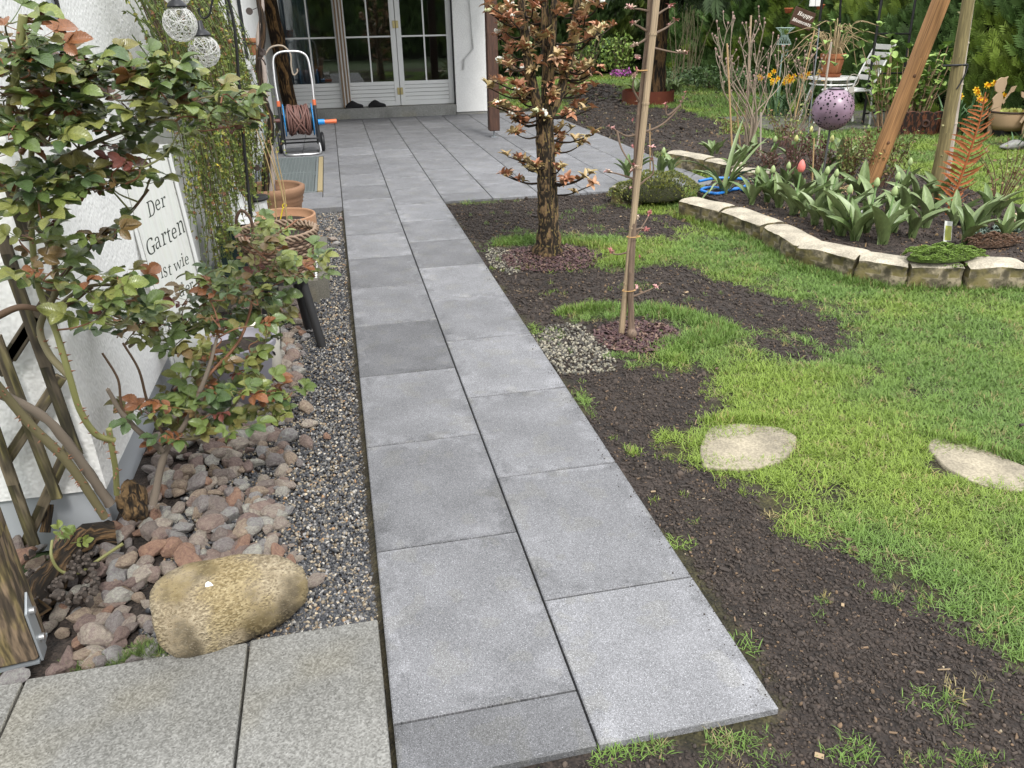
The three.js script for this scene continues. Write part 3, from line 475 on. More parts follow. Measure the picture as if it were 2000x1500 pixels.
function rose(name, label, canes, region, depth, count, perShoot, seed, spread) {
  const r = rng(seed), t = thing(name, label, 'rose'), nodes = [];
  for (const [pts, r0, r1, mi, thorns] of canes) {
    const P = pts.map((q) => onZ(q[0], q[1], q[2])); mesh('cane', tube(P, r0, r1, P.length * 6, 8, { rough: mi === 3 ? 0.25 : 0.08 }), caneMats[mi], t);
    const c = new THREE.CatmullRomCurve3(P, false, 'centripetal'); for (let i = 0; i <= 24; i++) nodes.push(c.getPoint(i / 24));
    if (thorns) { const gs = []; for (let i = 0; i < thorns; i++) { const s = r(), p = c.getPointAt(s), d = V(r() - 0.5, r() - 0.3, r() - 0.5).cross(c.getTangentAt(s)).normalize(); gs.push(thornGeo.clone().applyQuaternion(quatUp(d)).translate(p.x + d.x * lerp(r0, r1, s) * 0.9, p.y + d.y * lerp(r0, r1, s) * 0.9, p.z + d.z * lerp(r0, r1, s) * 0.9)); } const m = mesh('thorns', merge(gs), caneMats[2], t); m.userData.kind = 'stuff'; }
  }
  const tips = []; let made = 0; const rest = new Map();
  for (let i = 0; i < count; i++) {
    const [a, b] = inPoly(region, r), z = depth(a, b) + (r() - 0.5) * spread, e = onZ(a, b, z); if (e.y < 0.06) continue;
    let best = null, bd = 1e9; for (const p of nodes.concat(tips)) { const d = p.distanceTo(e) + (p.y > e.y ? 0.08 : 0); if (d < bd && d > 0.03) { bd = d; best = p; } }
    if (bd > 0.5) continue;
    const mid = best.clone().lerp(e, 0.55).add(V((r() - 0.5) * 0.05, -0.02 + 0.05 * r(), (r() - 0.5) * 0.05)), young = r() < 0.17;
    mesh('shoot', tube([best, mid, e], 0.0026, 0.0015, 7, 5), caneMats[young ? 2 : Math.floor(r() * 3)], t); tips.push(e, mid);
    const out = V(e.x - WALL + 0.05 - 0.25, 0.25, e.z + 2.6).normalize();
    for (let k = 0; k < perShoot; k++) {
      const at = e.clone().lerp(mid, k / perShoot * 0.75), yaw = k * 2.4 + r() * 1.3;
      const dir = V(Math.cos(yaw), 0.15 + 0.5 * r() - (k > 2 ? 0.3 : 0), Math.sin(yaw)).normalize(); dir.addScaledVector(V(0.35, 0.1, 0.5), 0.35).normalize();
      const up = V((r() - 0.5) * 0.8 + 0.2, 1, (r() - 0.5) * 0.8 + 0.35).normalize(), x = dir.clone().cross(up).normalize(), zz = x.clone().cross(dir).normalize();
      const q = new THREE.Quaternion().setFromRotationMatrix(new THREE.Matrix4().makeBasis(x, dir, zz)), s = 0.7 + 0.4 * r();
      const yg = young && k < 2, g = yg ? youngLeaves[Math.floor(r() * 4)] : roseLeaves[Math.floor(r() * 10)], mt = yg ? roseMats[6 + Math.floor(r() * 4)] : roseMats[r() < 0.2 ? 6 + Math.floor(r() * 3) : Math.floor(r() * 6)];
      if (made++ < 295) { const m = mesh('leaf', g, mt, t); m.position.copy(at); m.quaternion.copy(q); m.scale.setScalar(s); }
      else { const h = g.clone().applyMatrix4(new THREE.Matrix4().compose(at, q, V(s, s, s))); rest.set(mt, (rest.get(mt) || []).concat(h)); }
    }
  }
  for (const [mt, l] of rest) { const m = mesh('leaves', merge(l), mt, t); m.userData.kind = 'stuff'; }
  return t;
}
{
  rose('climbing_rose', 'tall climbing rose with glossy bronze-green leaves in front of the trellis', [
    [[[205, 1010, -2.02], [130, 900, -1.98], [60, 830, -1.95], [-20, 735, -1.92]], 0.012, 0.011, 1, 46],
    [[[215, 985, -2.04], [150, 890, -2.02], [80, 810, -2.0], [-20, 760, -1.98]], 0.014, 0.012, 3, 0],
    [[[228, 965, -2.02], [226, 920, -1.99], [218, 870, -1.96], [213, 838, -1.95]], 0.008, 0.0075, 0, 20],
    [[[222, 860, -1.96], [190, 850, -1.93], [158, 805, -1.9], [133, 725, -1.88], [108, 645, -1.88], [75, 560, -1.88], [63, 470, -1.88], [60, 350, -1.88], [63, 260, -1.88]], 0.0085, 0.006, 0, 34],
    [[[135, 735, -1.9], [95, 690, -1.94], [78, 640, -1.98], [110, 560, -2.0], [90, 470, -2.0], [50, 420, -2.0]], 0.009, 0.006, 1, 14],
    [[[12, 250, -1.85], [30, 150, -1.83], [45, 30, -1.82]], 0.0085, 0.008, 0, 12],
    [[[-10, 620, -1.98], [40, 600, -1.98], [110, 605, -1.99], [180, 560, -2.0]], 0.009, 0.005, 4, 0],
    [[[60, 350, -1.9], [140, 300, -1.94], [230, 260, -1.95], [320, 230, -1.96], [430, 190, -1.98]], 0.006, 0.003, 1, 0],
    [[[40, 300, -1.9], [110, 200, -1.92], [200, 140, -1.93], [260, 120, -1.95]], 0.006, 0.003, 2, 0],
    [[[100, 560, -1.98], [180, 480, -1.98], [250, 420, -1.98], [290, 370, -1.98]], 0.005, 0.003, 4, 0],
    [[[110, 600, -1.98], [170, 560, -1.97], [240, 560, -1.98], [330, 600, -2.0]], 0.005, 0.003, 1, 0],
  ], [[0, 30], [50, 10], [100, 60], [170, 110], [260, 120], [330, 150], [400, 150], [460, 130], [470, 200], [470, 260], [410, 300], [330, 260], [290, 280], [330, 345], [310, 375], [200, 360], [180, 420], [250, 470], [220, 510], [250, 560], [290, 620], [190, 650], [90, 560], [0, 560]], (a, b) => -1.9 - 0.06 * a / 400, 150, 3, 901, 0.24);
  rose('bush_rose', 'bushy rose with green and bronze leaves over the rubble stones', [
    [[[300, 985, -2.1], [310, 930, -2.12], [325, 880, -2.13], [360, 830, -2.14], [400, 740, -2.15], [430, 640, -2.2]], 0.012, 0.004, 3, 0],
    [[[318, 880, -2.12], [280, 850, -2.1], [240, 810, -2.08], [210, 760, -2.07]], 0.009, 0.006, 3, 8],
    [[[330, 870, -2.13], [290, 790, -2.12], [270, 720, -2.1], [240, 670, -2.1]], 0.005, 0.003, 4, 0],
    [[[340, 860, -2.14], [400, 850, -2.2], [450, 800, -2.22], [500, 720, -2.25], [530, 620, -2.35]], 0.006, 0.003, 1, 6],
    [[[400, 740, -2.15], [470, 660, -2.3], [500, 560, -2.4], [520, 480, -2.5], [580, 430, -2.6]], 0.005, 0.003, 2, 0],
    [[[280, 850, -2.1], [240, 800, -2.08], [230, 740, -2.06], [200, 690, -2.05]], 0.004, 0.003, 4, 0],
  ], [[190, 610], [290, 600], [360, 640], [360, 560], [420, 500], [470, 440], [570, 415], [630, 530], [560, 590], [560, 650], [585, 740], [545, 820], [450, 850], [350, 910], [300, 880], [270, 800], [300, 760], [400, 720], [330, 680], [230, 690]], (a, b) => -2.12 - clamp((860 - b) / 400) * 0.35, 112, 3, 911, 0.22);
  // gnarled stump of the climbing rose
  const b = onY(255, 985, 0.03); const g = icosphere(4); displace(g, (v) => { v.y *= 1.1; v.multiplyScalar(1 + 0.7 * (n3(v.x * 3, v.y * 2, v.z * 3, 5) - 0.5) + 0.3 * (n3(v.x * 9, v.y * 4, v.z * 9, 6) - 0.5)); v.set(v.x * 0.042, v.y * 0.06, v.z * 0.042); });
  const s = solo('rose_stump', boxUV(g, 3), std(0.42, 0.38, 0.32, 0.95, { map: T.bark, bumpMap: T.bark, bumpScale: 0.01 }), 'gnarled old rose stump among the rubble stones by the wall corner', 'stump'); s.position.set(b.x + 0.01, 0.03, b.z);
  // sawn root stub and dead log by the trellis
  const q = onY(90, 1030, 0.0), dl = thing('dead_log', 'dark knotty dead log lying under the trellis', 'log');
  mesh('trunk', tube([onY(60, 1190, 0.0), onY(100, 1120, 0.02), onY(170, 1050, 0.02), onY(225, 1040, 0.01)], 0.042, 0.03, 20, 12, { rough: 0.55, uvl: 2 }), std(0.35, 0.3, 0.25, 0.95, { map: T.bark, bumpMap: T.bark, bumpScale: 0.02 }), dl);
  mesh('stub', tube([onY(88, 1040, 0.0), onZ(97, 985, q.z - 0.02)], 0.014, 0.012, 4, 10, { rough: 0.15, uvl: 3 }), std(0.5, 0.45, 0.38, 0.95, { map: T.bark, bumpMap: T.bark, bumpScale: 0.01 }), dl);
  const kn = []; const r = rng(4); for (let i = 0; i < 90; i++) { const p = onY(lerp(50, 190, r()), lerp(1080, 1180, r()), 0.025); kn.push(tube([p, p.clone().add(V((r() - 0.5) * 0.02, 0.006 + 0.012 * r(), 0.012 * r()))], 0.006 + 0.006 * r(), 0.004, 2, 7, { rough: 0.3 })); }
  mesh('knots', merge(kn), std(0.075, 0.06, 0.05, 0.95), dl).userData.kind = 'stuff';
  // a looping basal shoot
  const sh = thing('rose_sucker', 'arching green rose sucker with a few young leaves by the stump', 'shoot');
  mesh('cane', tube([onY(240, 1062, 0.03), onZ(190, 1095, -1.92), onZ(150, 1120, -1.85), onZ(118, 1115, -1.83), onZ(100, 1085, -1.83), onZ(102, 1055, -1.86)], 0.005, 0.0035, 24, 8), caneMats[0], sh);
  for (let k = 0; k < 4; k++) { const m = mesh('leaf', youngLeaves[k], roseMats[k % 2 ? 3 : 2], sh); m.position.copy(onZ(102 + k * 12, 1055 + k * 2, -1.86)); m.rotation.set(-0.9 + 0.2 * k, k * 1.3, k * 0.9 - 1); m.scale.setScalar(0.9); }
}

// ================================================================ WINTER JASMINE on the wall
{
  const r = rng(61), t = thing('winter_jasmine', 'winter jasmine with hanging green stems and tiny leaves on the white wall', 'climber');
  const gm = std(0.1, 0.14, 0.04, 0.7), bm = std(0.1, 0.075, 0.045, 0.8), pts = [], st = [[], []];
  for (let i = 0; i < 300; i++) {
    const k = r(), z0 = lerp(-3.35, -5.6, k), y0 = 1.2 + 0.5 * r(), x0 = WALL + 0.04 + 0.12 * r(), end = r() < 0.5 ? 0.1 + 0.5 * r() : 0.5 + 0.5 * r();
    const bow = 0.05 + 0.14 * r(), dz = (r() - 0.35) * -0.7;
    const P = [V(x0, y0, z0), V(x0 + bow * 0.8, lerp(y0, end, 0.3), z0 + dz * 0.25), V(x0 + bow, lerp(y0, end, 0.65), z0 + dz * 0.6), V(x0 + bow * (0.5 + r() * 0.8), end, z0 + dz)].map((p) => p.add(V(0, 0, (r() - 0.5) * 0.06)));
    st[r() < 0.35 ? 1 : 0].push(tube(P, 0.0026, 0.0014, 10, 4, { open: 1 })); const c = new THREE.CatmullRomCurve3(P); for (let j = 0; j < 52; j++) { const s = Math.pow(r(), 0.8); pts.push(c.getPoint(s)); }
  }
  for (let i = 0; i < 16; i++) { const z0 = lerp(-4, -5.6, r()), y0 = 1.0 + 0.4 * r(), P = [V(WALL + 0.1, y0, z0), V(WALL + 0.22, y0 + 0.05 * r(), z0 - 0.2), V(WALL + 0.3 + 0.08 * r(), y0 - 0.2 - 0.3 * r(), z0 - 0.35), V(WALL + 0.32 + 0.1 * r(), y0 - 0.5 - 0.3 * r(), z0 - 0.5)]; st[0].push(tube(P, 0.0022, 0.0012, 10, 4, { open: 1 })); const c = new THREE.CatmullRomCurve3(P); for (let j = 0; j < 16; j++) pts.push(c.getPoint(r())); }
  mesh('green_stems', merge(st[0]), gm, t).userData.kind = 'stuff'; mesh('woody_stems', merge(st[1]), bm, t).userData.kind = 'stuff';
  const lf = merge([0, 1, 2].map((k) => blade(0.42, 3, { droop: 0.4, fold: 0.1 }).rotateX(-0.5).rotateZ((k - 1) * 1.0).scale(0.014, 0.014, 0.014)));
  instanced('foliage', lf, std(1, 1, 1, 0.55), pts.map((p) => { const k = r(), y = 0.75 + 0.5 * r(); return { p: p.clone().add(V((r() - 0.5) * 0.014, (r() - 0.5) * 0.014, (r() - 0.5) * 0.014)), q: randQ(r), s: 0.7 + 0.8 * r(), c: k < 0.72 ? rgb(0.15 * y, 0.19 * y, 0.035) : k < 0.9 ? rgb(0.26 * y, 0.25 * y, 0.045) : rgb(0.22 * y, 0.1 * y, 0.04) }; }), t);
  const fl = merge([0, 1, 2, 3, 4].map((k) => blade(0.6, 2, { droop: 0.3 }).rotateX(-1.2).rotateY(k * 1.257).scale(0.011, 0.011, 0.011)));
  instanced('flowers', fl, std(0.75, 0.62, 0.05, 0.6), Array.from({ length: 22 }, () => ({ p: pts[Math.floor(r() * pts.length)], q: randQ(r), s: 1 })), t);
}
// ================================================================ SIGN BOARD
{
  const cv = document.createElement('canvas'); cv.width = 400; cv.height = 1600; const c = cv.getContext('2d');
  c.fillStyle = '#bbbdba'; c.fillRect(0, 0, 400, 1600); const r = rng(8); for (let i = 0; i < 900; i++) { c.fillStyle = `rgba(${90 + r() * 60},${90 + r() * 60},${85 + r() * 50},0.03)`; c.fillRect(r() * 400, r() * 1600, 3 + r() * 12, 30 + r() * 200); }
  c.fillStyle = '#141a12'; c.textAlign = 'center'; const w = (s, x, y, size, rot) => { c.save(); c.translate(x, y); c.rotate(rot); c.font = `italic ${size}px serif`; c.transform(1, 0, -0.16, 1, 0, 0); c.textAlign = 'left'; let X = -c.measureText(s).width / 2; for (const ch of s) { c.save(); c.translate(X, (r() - 0.5) * size * 0.13); c.rotate((r() - 0.5) * 0.16); c.scale(0.9 + 0.2 * r(), 0.95 + 0.3 * r()); c.fillText(ch, 0, 0); c.restore(); X += c.measureText(ch).width * 1.02; } c.restore(); };
  w('Der', 200, 400, 112, -0.3); w('Garten', 205, 620, 126, -0.3); w('ist wie', 220, 810, 98, -0.24); w('der', 270, 980, 98, -0.2); w('Himmel', 205, 1180, 108, -0.2);
  const tx = new THREE.CanvasTexture(cv); tx.colorSpace = THREE.SRGBColorSpace;
  const t = thing('garden_sign', 'tall pale lettered board leaning against the white house wall', 'sign');
  const BL = onZ(345, 752, -2.99), BR = onZ(446, 742, -3.06), TL = onZ(224, 297, -3.1), TR = onZ(306, 279, -3.24); BL.y = BR.y = 0.02; TL.x = Math.max(TL.x, WALL + 0.02);
  const wv = BR.clone().sub(BL), W = (wv.length() + TR.distanceTo(TL)) / 2, top = TL.clone().add(TR).multiplyScalar(0.5), bot = BL.clone().add(BR).multiplyScalar(0.5), up = top.clone().sub(bot), H = up.length(); up.normalize(); const ri = wv.normalize(); const nz = ri.clone().cross(up).normalize(); const rx = up.clone().cross(nz).normalize();
  const face = mesh('panel', box(W - 0.02, H - 0.02, 0.008), std(0.62, 0.63, 0.6, 0.6), t), letter = mesh('lettering', new THREE.PlaneGeometry(W - 0.026, H - 0.026).translate(0, 0, 0.0062), new THREE.MeshStandardMaterial({ map: tx, roughness: 0.55 }), face);
  mesh('frame_rail', rbox(0.014, H, 0.024, -W / 2, 0, 0.004, 0.003), std(0.5, 0.51, 0.5, 0.6), t); mesh('frame_rail', rbox(0.014, H, 0.024, W / 2, 0, 0.004, 0.003), std(0.5, 0.51, 0.5, 0.6), t); mesh('frame_rail', rbox(W - 0.014, 0.014, 0.024, 0, H / 2 - 0.007, 0.0035, 0.003), std(0.5, 0.51, 0.5, 0.6), t); mesh('frame_rail', rbox(W - 0.014, 0.014, 0.024, 0, -H / 2 + 0.007, 0.0035, 0.003), std(0.5, 0.51, 0.5, 0.6), t);
  t.position.copy(top).add(bot).multiplyScalar(0.5); t.quaternion.setFromRotationMatrix(new THREE.Matrix4().makeBasis(rx, up, nz));
}
// ================================================================ WIRE BALL LIGHTS on a shepherd's hook
{
  const r = rng(33), g = []; for (let i = 0; i < 42; i++) { const a = V(r() - 0.5, r() - 0.5, r() - 0.5).normalize(), b = a.clone().cross(V(r() - 0.5, r() - 0.5, r() - 0.5)).normalize(), k = 0.15 + 0.55 * r(), R = 0.057, P = []; for (let j = 0; j < 10; j++) { const th = j / 10 * 6.283, rad = Math.sqrt(1 - k * k * 0.6); const d = a.clone().multiplyScalar(Math.cos(th)).addScaledVector(b, Math.sin(th)).multiplyScalar(rad).addScaledVector(a.clone().cross(b), k * 0.77); P.push(d.normalize().multiplyScalar(R * (0.96 + 0.06 * r()))); } g.push(tube(P, 0.0008, 0.0008, 18, 3, { closed: true })); }
  const ball = merge(g), wm = std(0.72, 0.72, 0.7, 0.45), cap = lathe([[0.001, 0.052], [0.034, 0.053], [0.034, 0.058], [0.026, 0.068], [0.012, 0.078], [0.01, 0.105], [0.001, 0.106]], 20);
  [[352, 47, -3.15, 'upper one over the jasmine'], [399, 100, -3.35, 'lower one near the window sill'], [343, -22, -3.3, 'highest, half hidden by another wire ball']].forEach(([a, b, z, l]) => { const t = thing('wire_ball_light', `white wire ball solar light with dark cap, ${l}`, 'garden light', 'wire ball lights hanging by the wall'); t.position.copy(onZ(a, b, z)); const w = mesh('wire_ball', ball, wm, t); w.rotation.y = a; mesh('cap', cap, darkMetal, t); mesh('core', new THREE.SphereGeometry(0.008, 8, 6).translate(0, 0.04, 0), std(0.7, 0.65, 0.4, 0.4), t); });
  const h = thing('shepherd_hook', 'black iron shepherd hook stake in front of the white wall', 'hook'); const z = -4.0, q = (a, b) => onZ(a, b, z);
  mesh('stake', tube([onY(500, 520, -0.04), q(492, 440), q(484, 360), q(472, 230), q(464, 120), q(459, 60), q(444, -10), q(428, -40)], 0.0085, 0.007, 30, 7), blackMetal, h);
  mesh('hook', tube([q(420, -30), q(412, 15), q(408, 30), q(398, 36), q(390, 30), q(389, 16)], 0.005, 0.005, 16, 6), blackMetal, h);
  const n = thing('music_note_chain', 'rusty iron treble clef garden stake beside the house wall', 'garden stake'); const zz = -5.2, Q = (a, b) => onZ(a, b, zz), rm = std(0.035, 0.022, 0.018, 0.7);
  mesh('stem', tube([onY(503, 455, -0.04), Q(500, 300), Q(503, 200), Q(508, 120), Q(506, 0), Q(506, -60)], 0.004, 0.004, 20, 5), rm, n);
  for (const [a, b, s] of [[510, 115, 1], [498, 195, 0.9], [502, 245, 1]]) { const c = Q(a, b), P = []; for (let j = 0; j <= 22; j++) { const u = j / 22, th = u * 9.5, R = 0.02 * s * (1 - u * 0.35); P.push(V(c.x + Math.cos(th) * R, c.y - 0.035 * s + u * 0.11 * s + Math.sin(th) * R * (u < 0.6 ? 1 : 0.4), c.z)); } mesh('treble_clef', tube(P, 0.0045, 0.0035, 44, 5), rm, n); }
  for (const [a, b] of [[487, 22], [513, 102], [485, 170], [491, 252], [502, 328]]) { const c = Q(a, b); mesh('note_disc', new THREE.CylinderGeometry(0.02, 0.02, 0.004, 16).rotateX(1.3).translate(c.x, c.y, c.z), rm, n); mesh('note_wire', rod(c, V(Q(505, b).x, c.y + 0.02, c.z), 0.0018, 4), rm, n); }
}
// ================================================================ POTS, BASKET, LANTERN
T.terra = tex(512, 512, (u, v, i, j) => { const a = fbm(u * 8, v * 6, 4, 0, 191), h = (hash3(i, j, 4) - 0.5) * 0.06, st = smooth(0.54, 0.72, fbm(u * 12, v * 3, 4, 0, 192)); const c = mix3([0.6, 0.44, 0.33], [0.7, 0.56, 0.44], a); const d = mix3(c, [0.74, 0.68, 0.56], st * 0.7); return [d[0] + h, d[1] + h, d[2] + h]; });
const terra = (r, g, b) => std(r, g, b, 0.85, { map: T.terra, bumpMap: T.terra, bumpScale: 0.002 });
const potProfile = (R, H, rim) => [[0.001, 0], [R * 0.68, 0], [R * 0.9, H - rim], [R * 0.97, H - rim], [R, H - rim * 0.9], [R, H - 0.006], [R * 0.985, H], [R * 0.93, H], [R * 0.915, H - 0.008], [R * 0.86, H - 0.06], [0.001, H - 0.06]];
{
  const soilM = std(0.5, 0.45, 0.4, 0.95, { map: T.soil });
  const A = thing('terracotta_pot', 'large ringed terracotta pot holding driftwood by the house wall', 'pot', 'terracotta pots along the wall');
  mesh('pot', lathe([[0.001, 0], [0.15, 0], [0.19, 0.26], [0.2, 0.27], [0.195, 0.285], [0.205, 0.295], [0.2, 0.31], [0.21, 0.32], [0.22, 0.35], [0.222, 0.375], [0.2, 0.385], [0.185, 0.37], [0.18, 0.3], [0.001, 0.3]], 40), terra(0.72, 0.72, 0.72), A);
  mesh('soil', new THREE.CylinderGeometry(0.182, 0.182, 0.02, 24).translate(0, 0.31, 0), soilM, A); A.position.set(-0.86, -0.045, -5.5);
  const B = thing('terracotta_pot', 'terracotta pot with thick pale rim and reed canes beside the gravel', 'pot', 'terracotta pots along the wall');
  mesh('pot', lathe(potProfile(0.185, 0.31, 0.08), 40), terra(1.05, 1.05, 1.05), B); mesh('soil', new THREE.CylinderGeometry(0.16, 0.16, 0.02, 24).translate(0, 0.255, 0), soilM, B); B.position.set(-0.735, -0.045, -4.46);
  // driftwood bundle rising from the first pot
  const dw = thing('driftwood_bundle', 'bundle of twisted grey driftwood stems standing in the ringed pot', 'driftwood'), dm = std(0.3, 0.24, 0.21, 0.9, { map: T.bark, bumpMap: T.bark, bumpScale: 0.004 }), q = (a, b) => onZ(a, b, -5.5);
  mesh('stem', tube([q(518, 388), q(520, 320), q(528, 240), q(512, 180), q(506, 120), q(514, 60), q(506, 0), q(500, -60)], 0.026, 0.018, 50, 8, { rough: 0.3 }), dm, dw);
  mesh('stem', tube([q(528, 390), q(533, 330), q(524, 260), q(519, 200), q(516, 140), q(504, 80), q(512, 20), q(508, -50)], 0.019, 0.012, 50, 8, { rough: 0.3 }), std(0.42, 0.35, 0.31, 0.9), dw);
  mesh('stem', tube([q(537, 392), q(531, 320), q(522, 240), q(520, 170)], 0.012, 0.008, 24, 6, { rough: 0.2 }), std(0.2, 0.17, 0.17, 0.9), dw);
  const rd = thing('reed_canes', 'thin straw-coloured reed canes tied with yellow string in the pot', 'reeds'), Q = (a, b) => onZ(a, b, -4.42), sm = std(0.4, 0.29, 0.14, 0.8);
  for (const P of [[[541, 448], [528, 330], [508, 262], [494, 225]], [[563, 438], [545, 340], [532, 290], [524, 250]], [[565, 436], [540, 330], [518, 270], [508, 240]], [[560, 440], [552, 350], [541, 300], [536, 270]]]) mesh('cane', tube(P.map(([a, b]) => Q(a, b)), 0.0042, 0.0025, 16, 5), sm, rd);
  mesh('yellow_string', merge([tube([Q(549, 385), Q(553, 379), Q(557, 384), Q(552, 388)], 0.003, 0.003, 12, 4, { closed: true }), rod(Q(550, 388), Q(544, 416), 0.0035, 4)]), std(0.75, 0.6, 0.03, 0.5), rd);
  const hr = thing('pot_seedling', 'small pale green seedling growing in the reed pot', 'plant'), lf = blade(0.3, 4, { droop: 0.6, fold: 0.2 }), lm = std(0.2, 0.3, 0.12, 0.6);
  for (let k = 0; k < 9; k++) { const m = mesh('leaf', lf, lm, hr); m.scale.setScalar(0.06 - 0.003 * k); m.rotation.set(0.5, k * 2.4, 0, 'YXZ'); } hr.position.set(-0.69, 0.31, -4.4);
  // light well with concrete rim beside the pot
  const lw = thing('cellar_light_well', 'concrete-rimmed cellar light well with white frame beside the gravel', 'light well'); const w0 = -0.545, zN = -4.15, zF = -5.05;
  mesh('rim', boxUV(merge([box(0.05, 0.16, zN - zF, w0, 0.0, (zN + zF) / 2), box(0.56, 0.16, 0.05, w0 - 0.305, 0.0, zN + 0.025), box(0.56, 0.16, 0.05, w0 - 0.305, 0.0, zF - 0.025)]), 2), std(0.5, 0.48, 0.43, 0.9, { map: T.old }), lw);
  mesh('grate_bar', merge(Array.from({ length: 16 }, (_, k) => box(0.56, 0.02, 0.006, w0 - 0.305, 0.04, lerp(zN - 0.03, zF + 0.03, k / 15)))), galv, lw).userData.kind = 'stuff';
  mesh('frame', merge([box(0.012, 0.03, zN - zF, w0 - 0.035, 0.066, (zN + zF) / 2), box(0.5, 0.03, 0.012, w0 - 0.3, 0.066, zN - 0.01)]), whitePaint, lw);
  A.position.y = -0.045; B.position.set(-0.735, 0.055, -4.46); rd.position.y = -0.05; hr.position.y = 0.32;
  // wicker basket on a black stool
  const st = thing('black_stool', 'black wooden stool with splayed legs under the wicker basket', 'stool'); const c = V(-0.69, 0, -3.52);
  mesh('seat', new THREE.CylinderGeometry(0.13, 0.13, 0.03, 20).translate(c.x, 0.3, c.z), blackMetal, st);
  for (let k = 0; k < 4; k++) { const a = k * 1.571 + 0.5; mesh('leg', tube([V(c.x + Math.cos(a) * 0.09, 0.29, c.z + Math.sin(a) * 0.09), V(c.x + Math.cos(a) * 0.15, -0.045, c.z + Math.sin(a) * 0.15)], 0.022, 0.022, 2, 6), std(0.02, 0.02, 0.021, 0.65), st); }
  const bk = thing('wicker_basket', 'round brown wicker basket planted with green seedlings on the stool', 'basket'), wm = [std(0.16, 0.1, 0.065, 0.7), std(0.28, 0.2, 0.14, 0.7), std(0.1, 0.06, 0.04, 0.7)], r = rng(9);
  for (let k = 0; k < 13; k++) { const y = k * 0.0135, R = lerp(0.125, 0.165, k / 12), P = []; for (let j = 0; j < 48; j++) { const a = j / 48 * 6.283; P.push(V(Math.cos(a) * (R + 0.005 * ((j + k) % 2 ? 1 : -1)), y, Math.sin(a) * (R + 0.005 * ((j + k) % 2 ? 1 : -1)))); } mesh('withy', tube(P, 0.007, 0.007, 96, 5, { closed: true }), wm[k % 3], bk); }
  for (let k = 0; k < 24; k++) { const a = k / 24 * 6.283; mesh('stake', tube([V(Math.cos(a) * 0.125, 0, Math.sin(a) * 0.125), V(Math.cos(a) * 0.166, 0.185, Math.sin(a) * 0.166)], 0.004, 0.004, 1, 5), wm[2], bk); }
  mesh('rim', merge([0, 1, 2].map((k) => { const P = []; for (let j = 0; j < 40; j++) { const a = j / 40 * 6.283; P.push(V(Math.cos(a) * (0.168 + 0.01 * Math.cos(j * 1.9 + k * 2)), 0.18 + 0.012 * Math.sin(j * 1.9 + k * 2.1), Math.sin(a) * (0.168 + 0.01 * Math.cos(j * 1.9 + k * 2)))); } return tube(P, 0.006, 0.006, 120, 5, { closed: true }); })), wm[1], bk);
  mesh('handle', tube([V(-0.165, 0.18, 0), V(-0.16, 0.25, 0.02), V(-0.13, 0.29, 0.03), V(-0.1, 0.25, 0.03), V(-0.1, 0.18, 0.02)], 0.007, 0.007, 20, 5), wm[2], bk);
  mesh('soil', new THREE.CylinderGeometry(0.15, 0.14, 0.02, 20).translate(0, 0.14, 0), soilM, bk); bk.position.set(c.x, 0.316, c.z);
  for (let k = 0; k < 22; k++) { const m = mesh('leaf', lf, lm, bk), a = r() * 6.28, d = 0.12 * Math.sqrt(r()); m.position.set(Math.cos(a) * d, 0.15, Math.sin(a) * d); m.scale.setScalar(0.035 + 0.03 * r()); m.rotation.set(0.3 + 0.6 * r(), r() * 6.28, 0, 'YXZ'); }
  // white metal lantern and solar light by the wall
  const ln = thing('white_lantern', 'white metal house-shaped lantern by the wall behind the basket', 'lantern'); const L = V(-0.98, -0.045, -4.35);
  mesh('body', merge([box(0.012, 0.42, 0.012, -0.09, 0.21, -0.09), box(0.012, 0.42, 0.012, 0.09, 0.21, -0.09), box(0.012, 0.42, 0.012, -0.09, 0.21, 0.09), box(0.012, 0.42, 0.012, 0.09, 0.21, 0.09), box(0.2, 0.02, 0.2, 0, 0.01, 0)]), whitePaint, ln); mesh('roof', new THREE.ConeGeometry(0.16, 0.26, 4).rotateY(0.785).translate(0, 0.55, 0), whitePaint, ln); mesh('pane', box(0.17, 0.38, 0.17, 0, 0.215, 0), std(0.03, 0.05, 0.05, 0.1), ln); mesh('ring', tube([V(-0.04, 0.68, 0), V(-0.03, 0.74, 0), V(0.03, 0.74, 0), V(0.04, 0.68, 0)], 0.004, 0.004, 12, 5), whitePaint, ln); ln.position.copy(L);
  const sl = thing('solar_light', 'short white garden light with flat black top behind the pot', 'garden light'); mesh('tube', new THREE.CylinderGeometry(0.06, 0.06, 0.42, 20).translate(0, 0.21, 0), whitePaint, sl); mesh('top', lathe([[0.001, 0.45], [0.07, 0.445], [0.072, 0.425], [0.06, 0.42], [0.001, 0.42]], 24), blackMetal, sl); sl.position.set(-0.9, -0.045, -4.85);
  // grey planter tub behind the bush rose
  const tb = thing('grey_tub', 'round grey plastic planter tub standing on the rubble stones', 'tub'); mesh('tub', lathe(potProfile(0.15, 0.24, 0.03), 32), std(0.3, 0.29, 0.33, 0.6), tb); mesh('soil', new THREE.CylinderGeometry(0.127, 0.127, 0.02, 20).translate(0, 0.19, 0), soilM, tb); tb.position.set(-0.86, -0.03, -2.98);
  const pt = thing('patterned_pot', 'small white pot with dark leaf pattern beside the stool', 'pot'); mesh('pot', lathe([[0.001, 0], [0.07, 0], [0.085, 0.2], [0.08, 0.2], [0.07, 0.16], [0.001, 0.16]], 24), std(0.7, 0.68, 0.6, 0.6), pt);
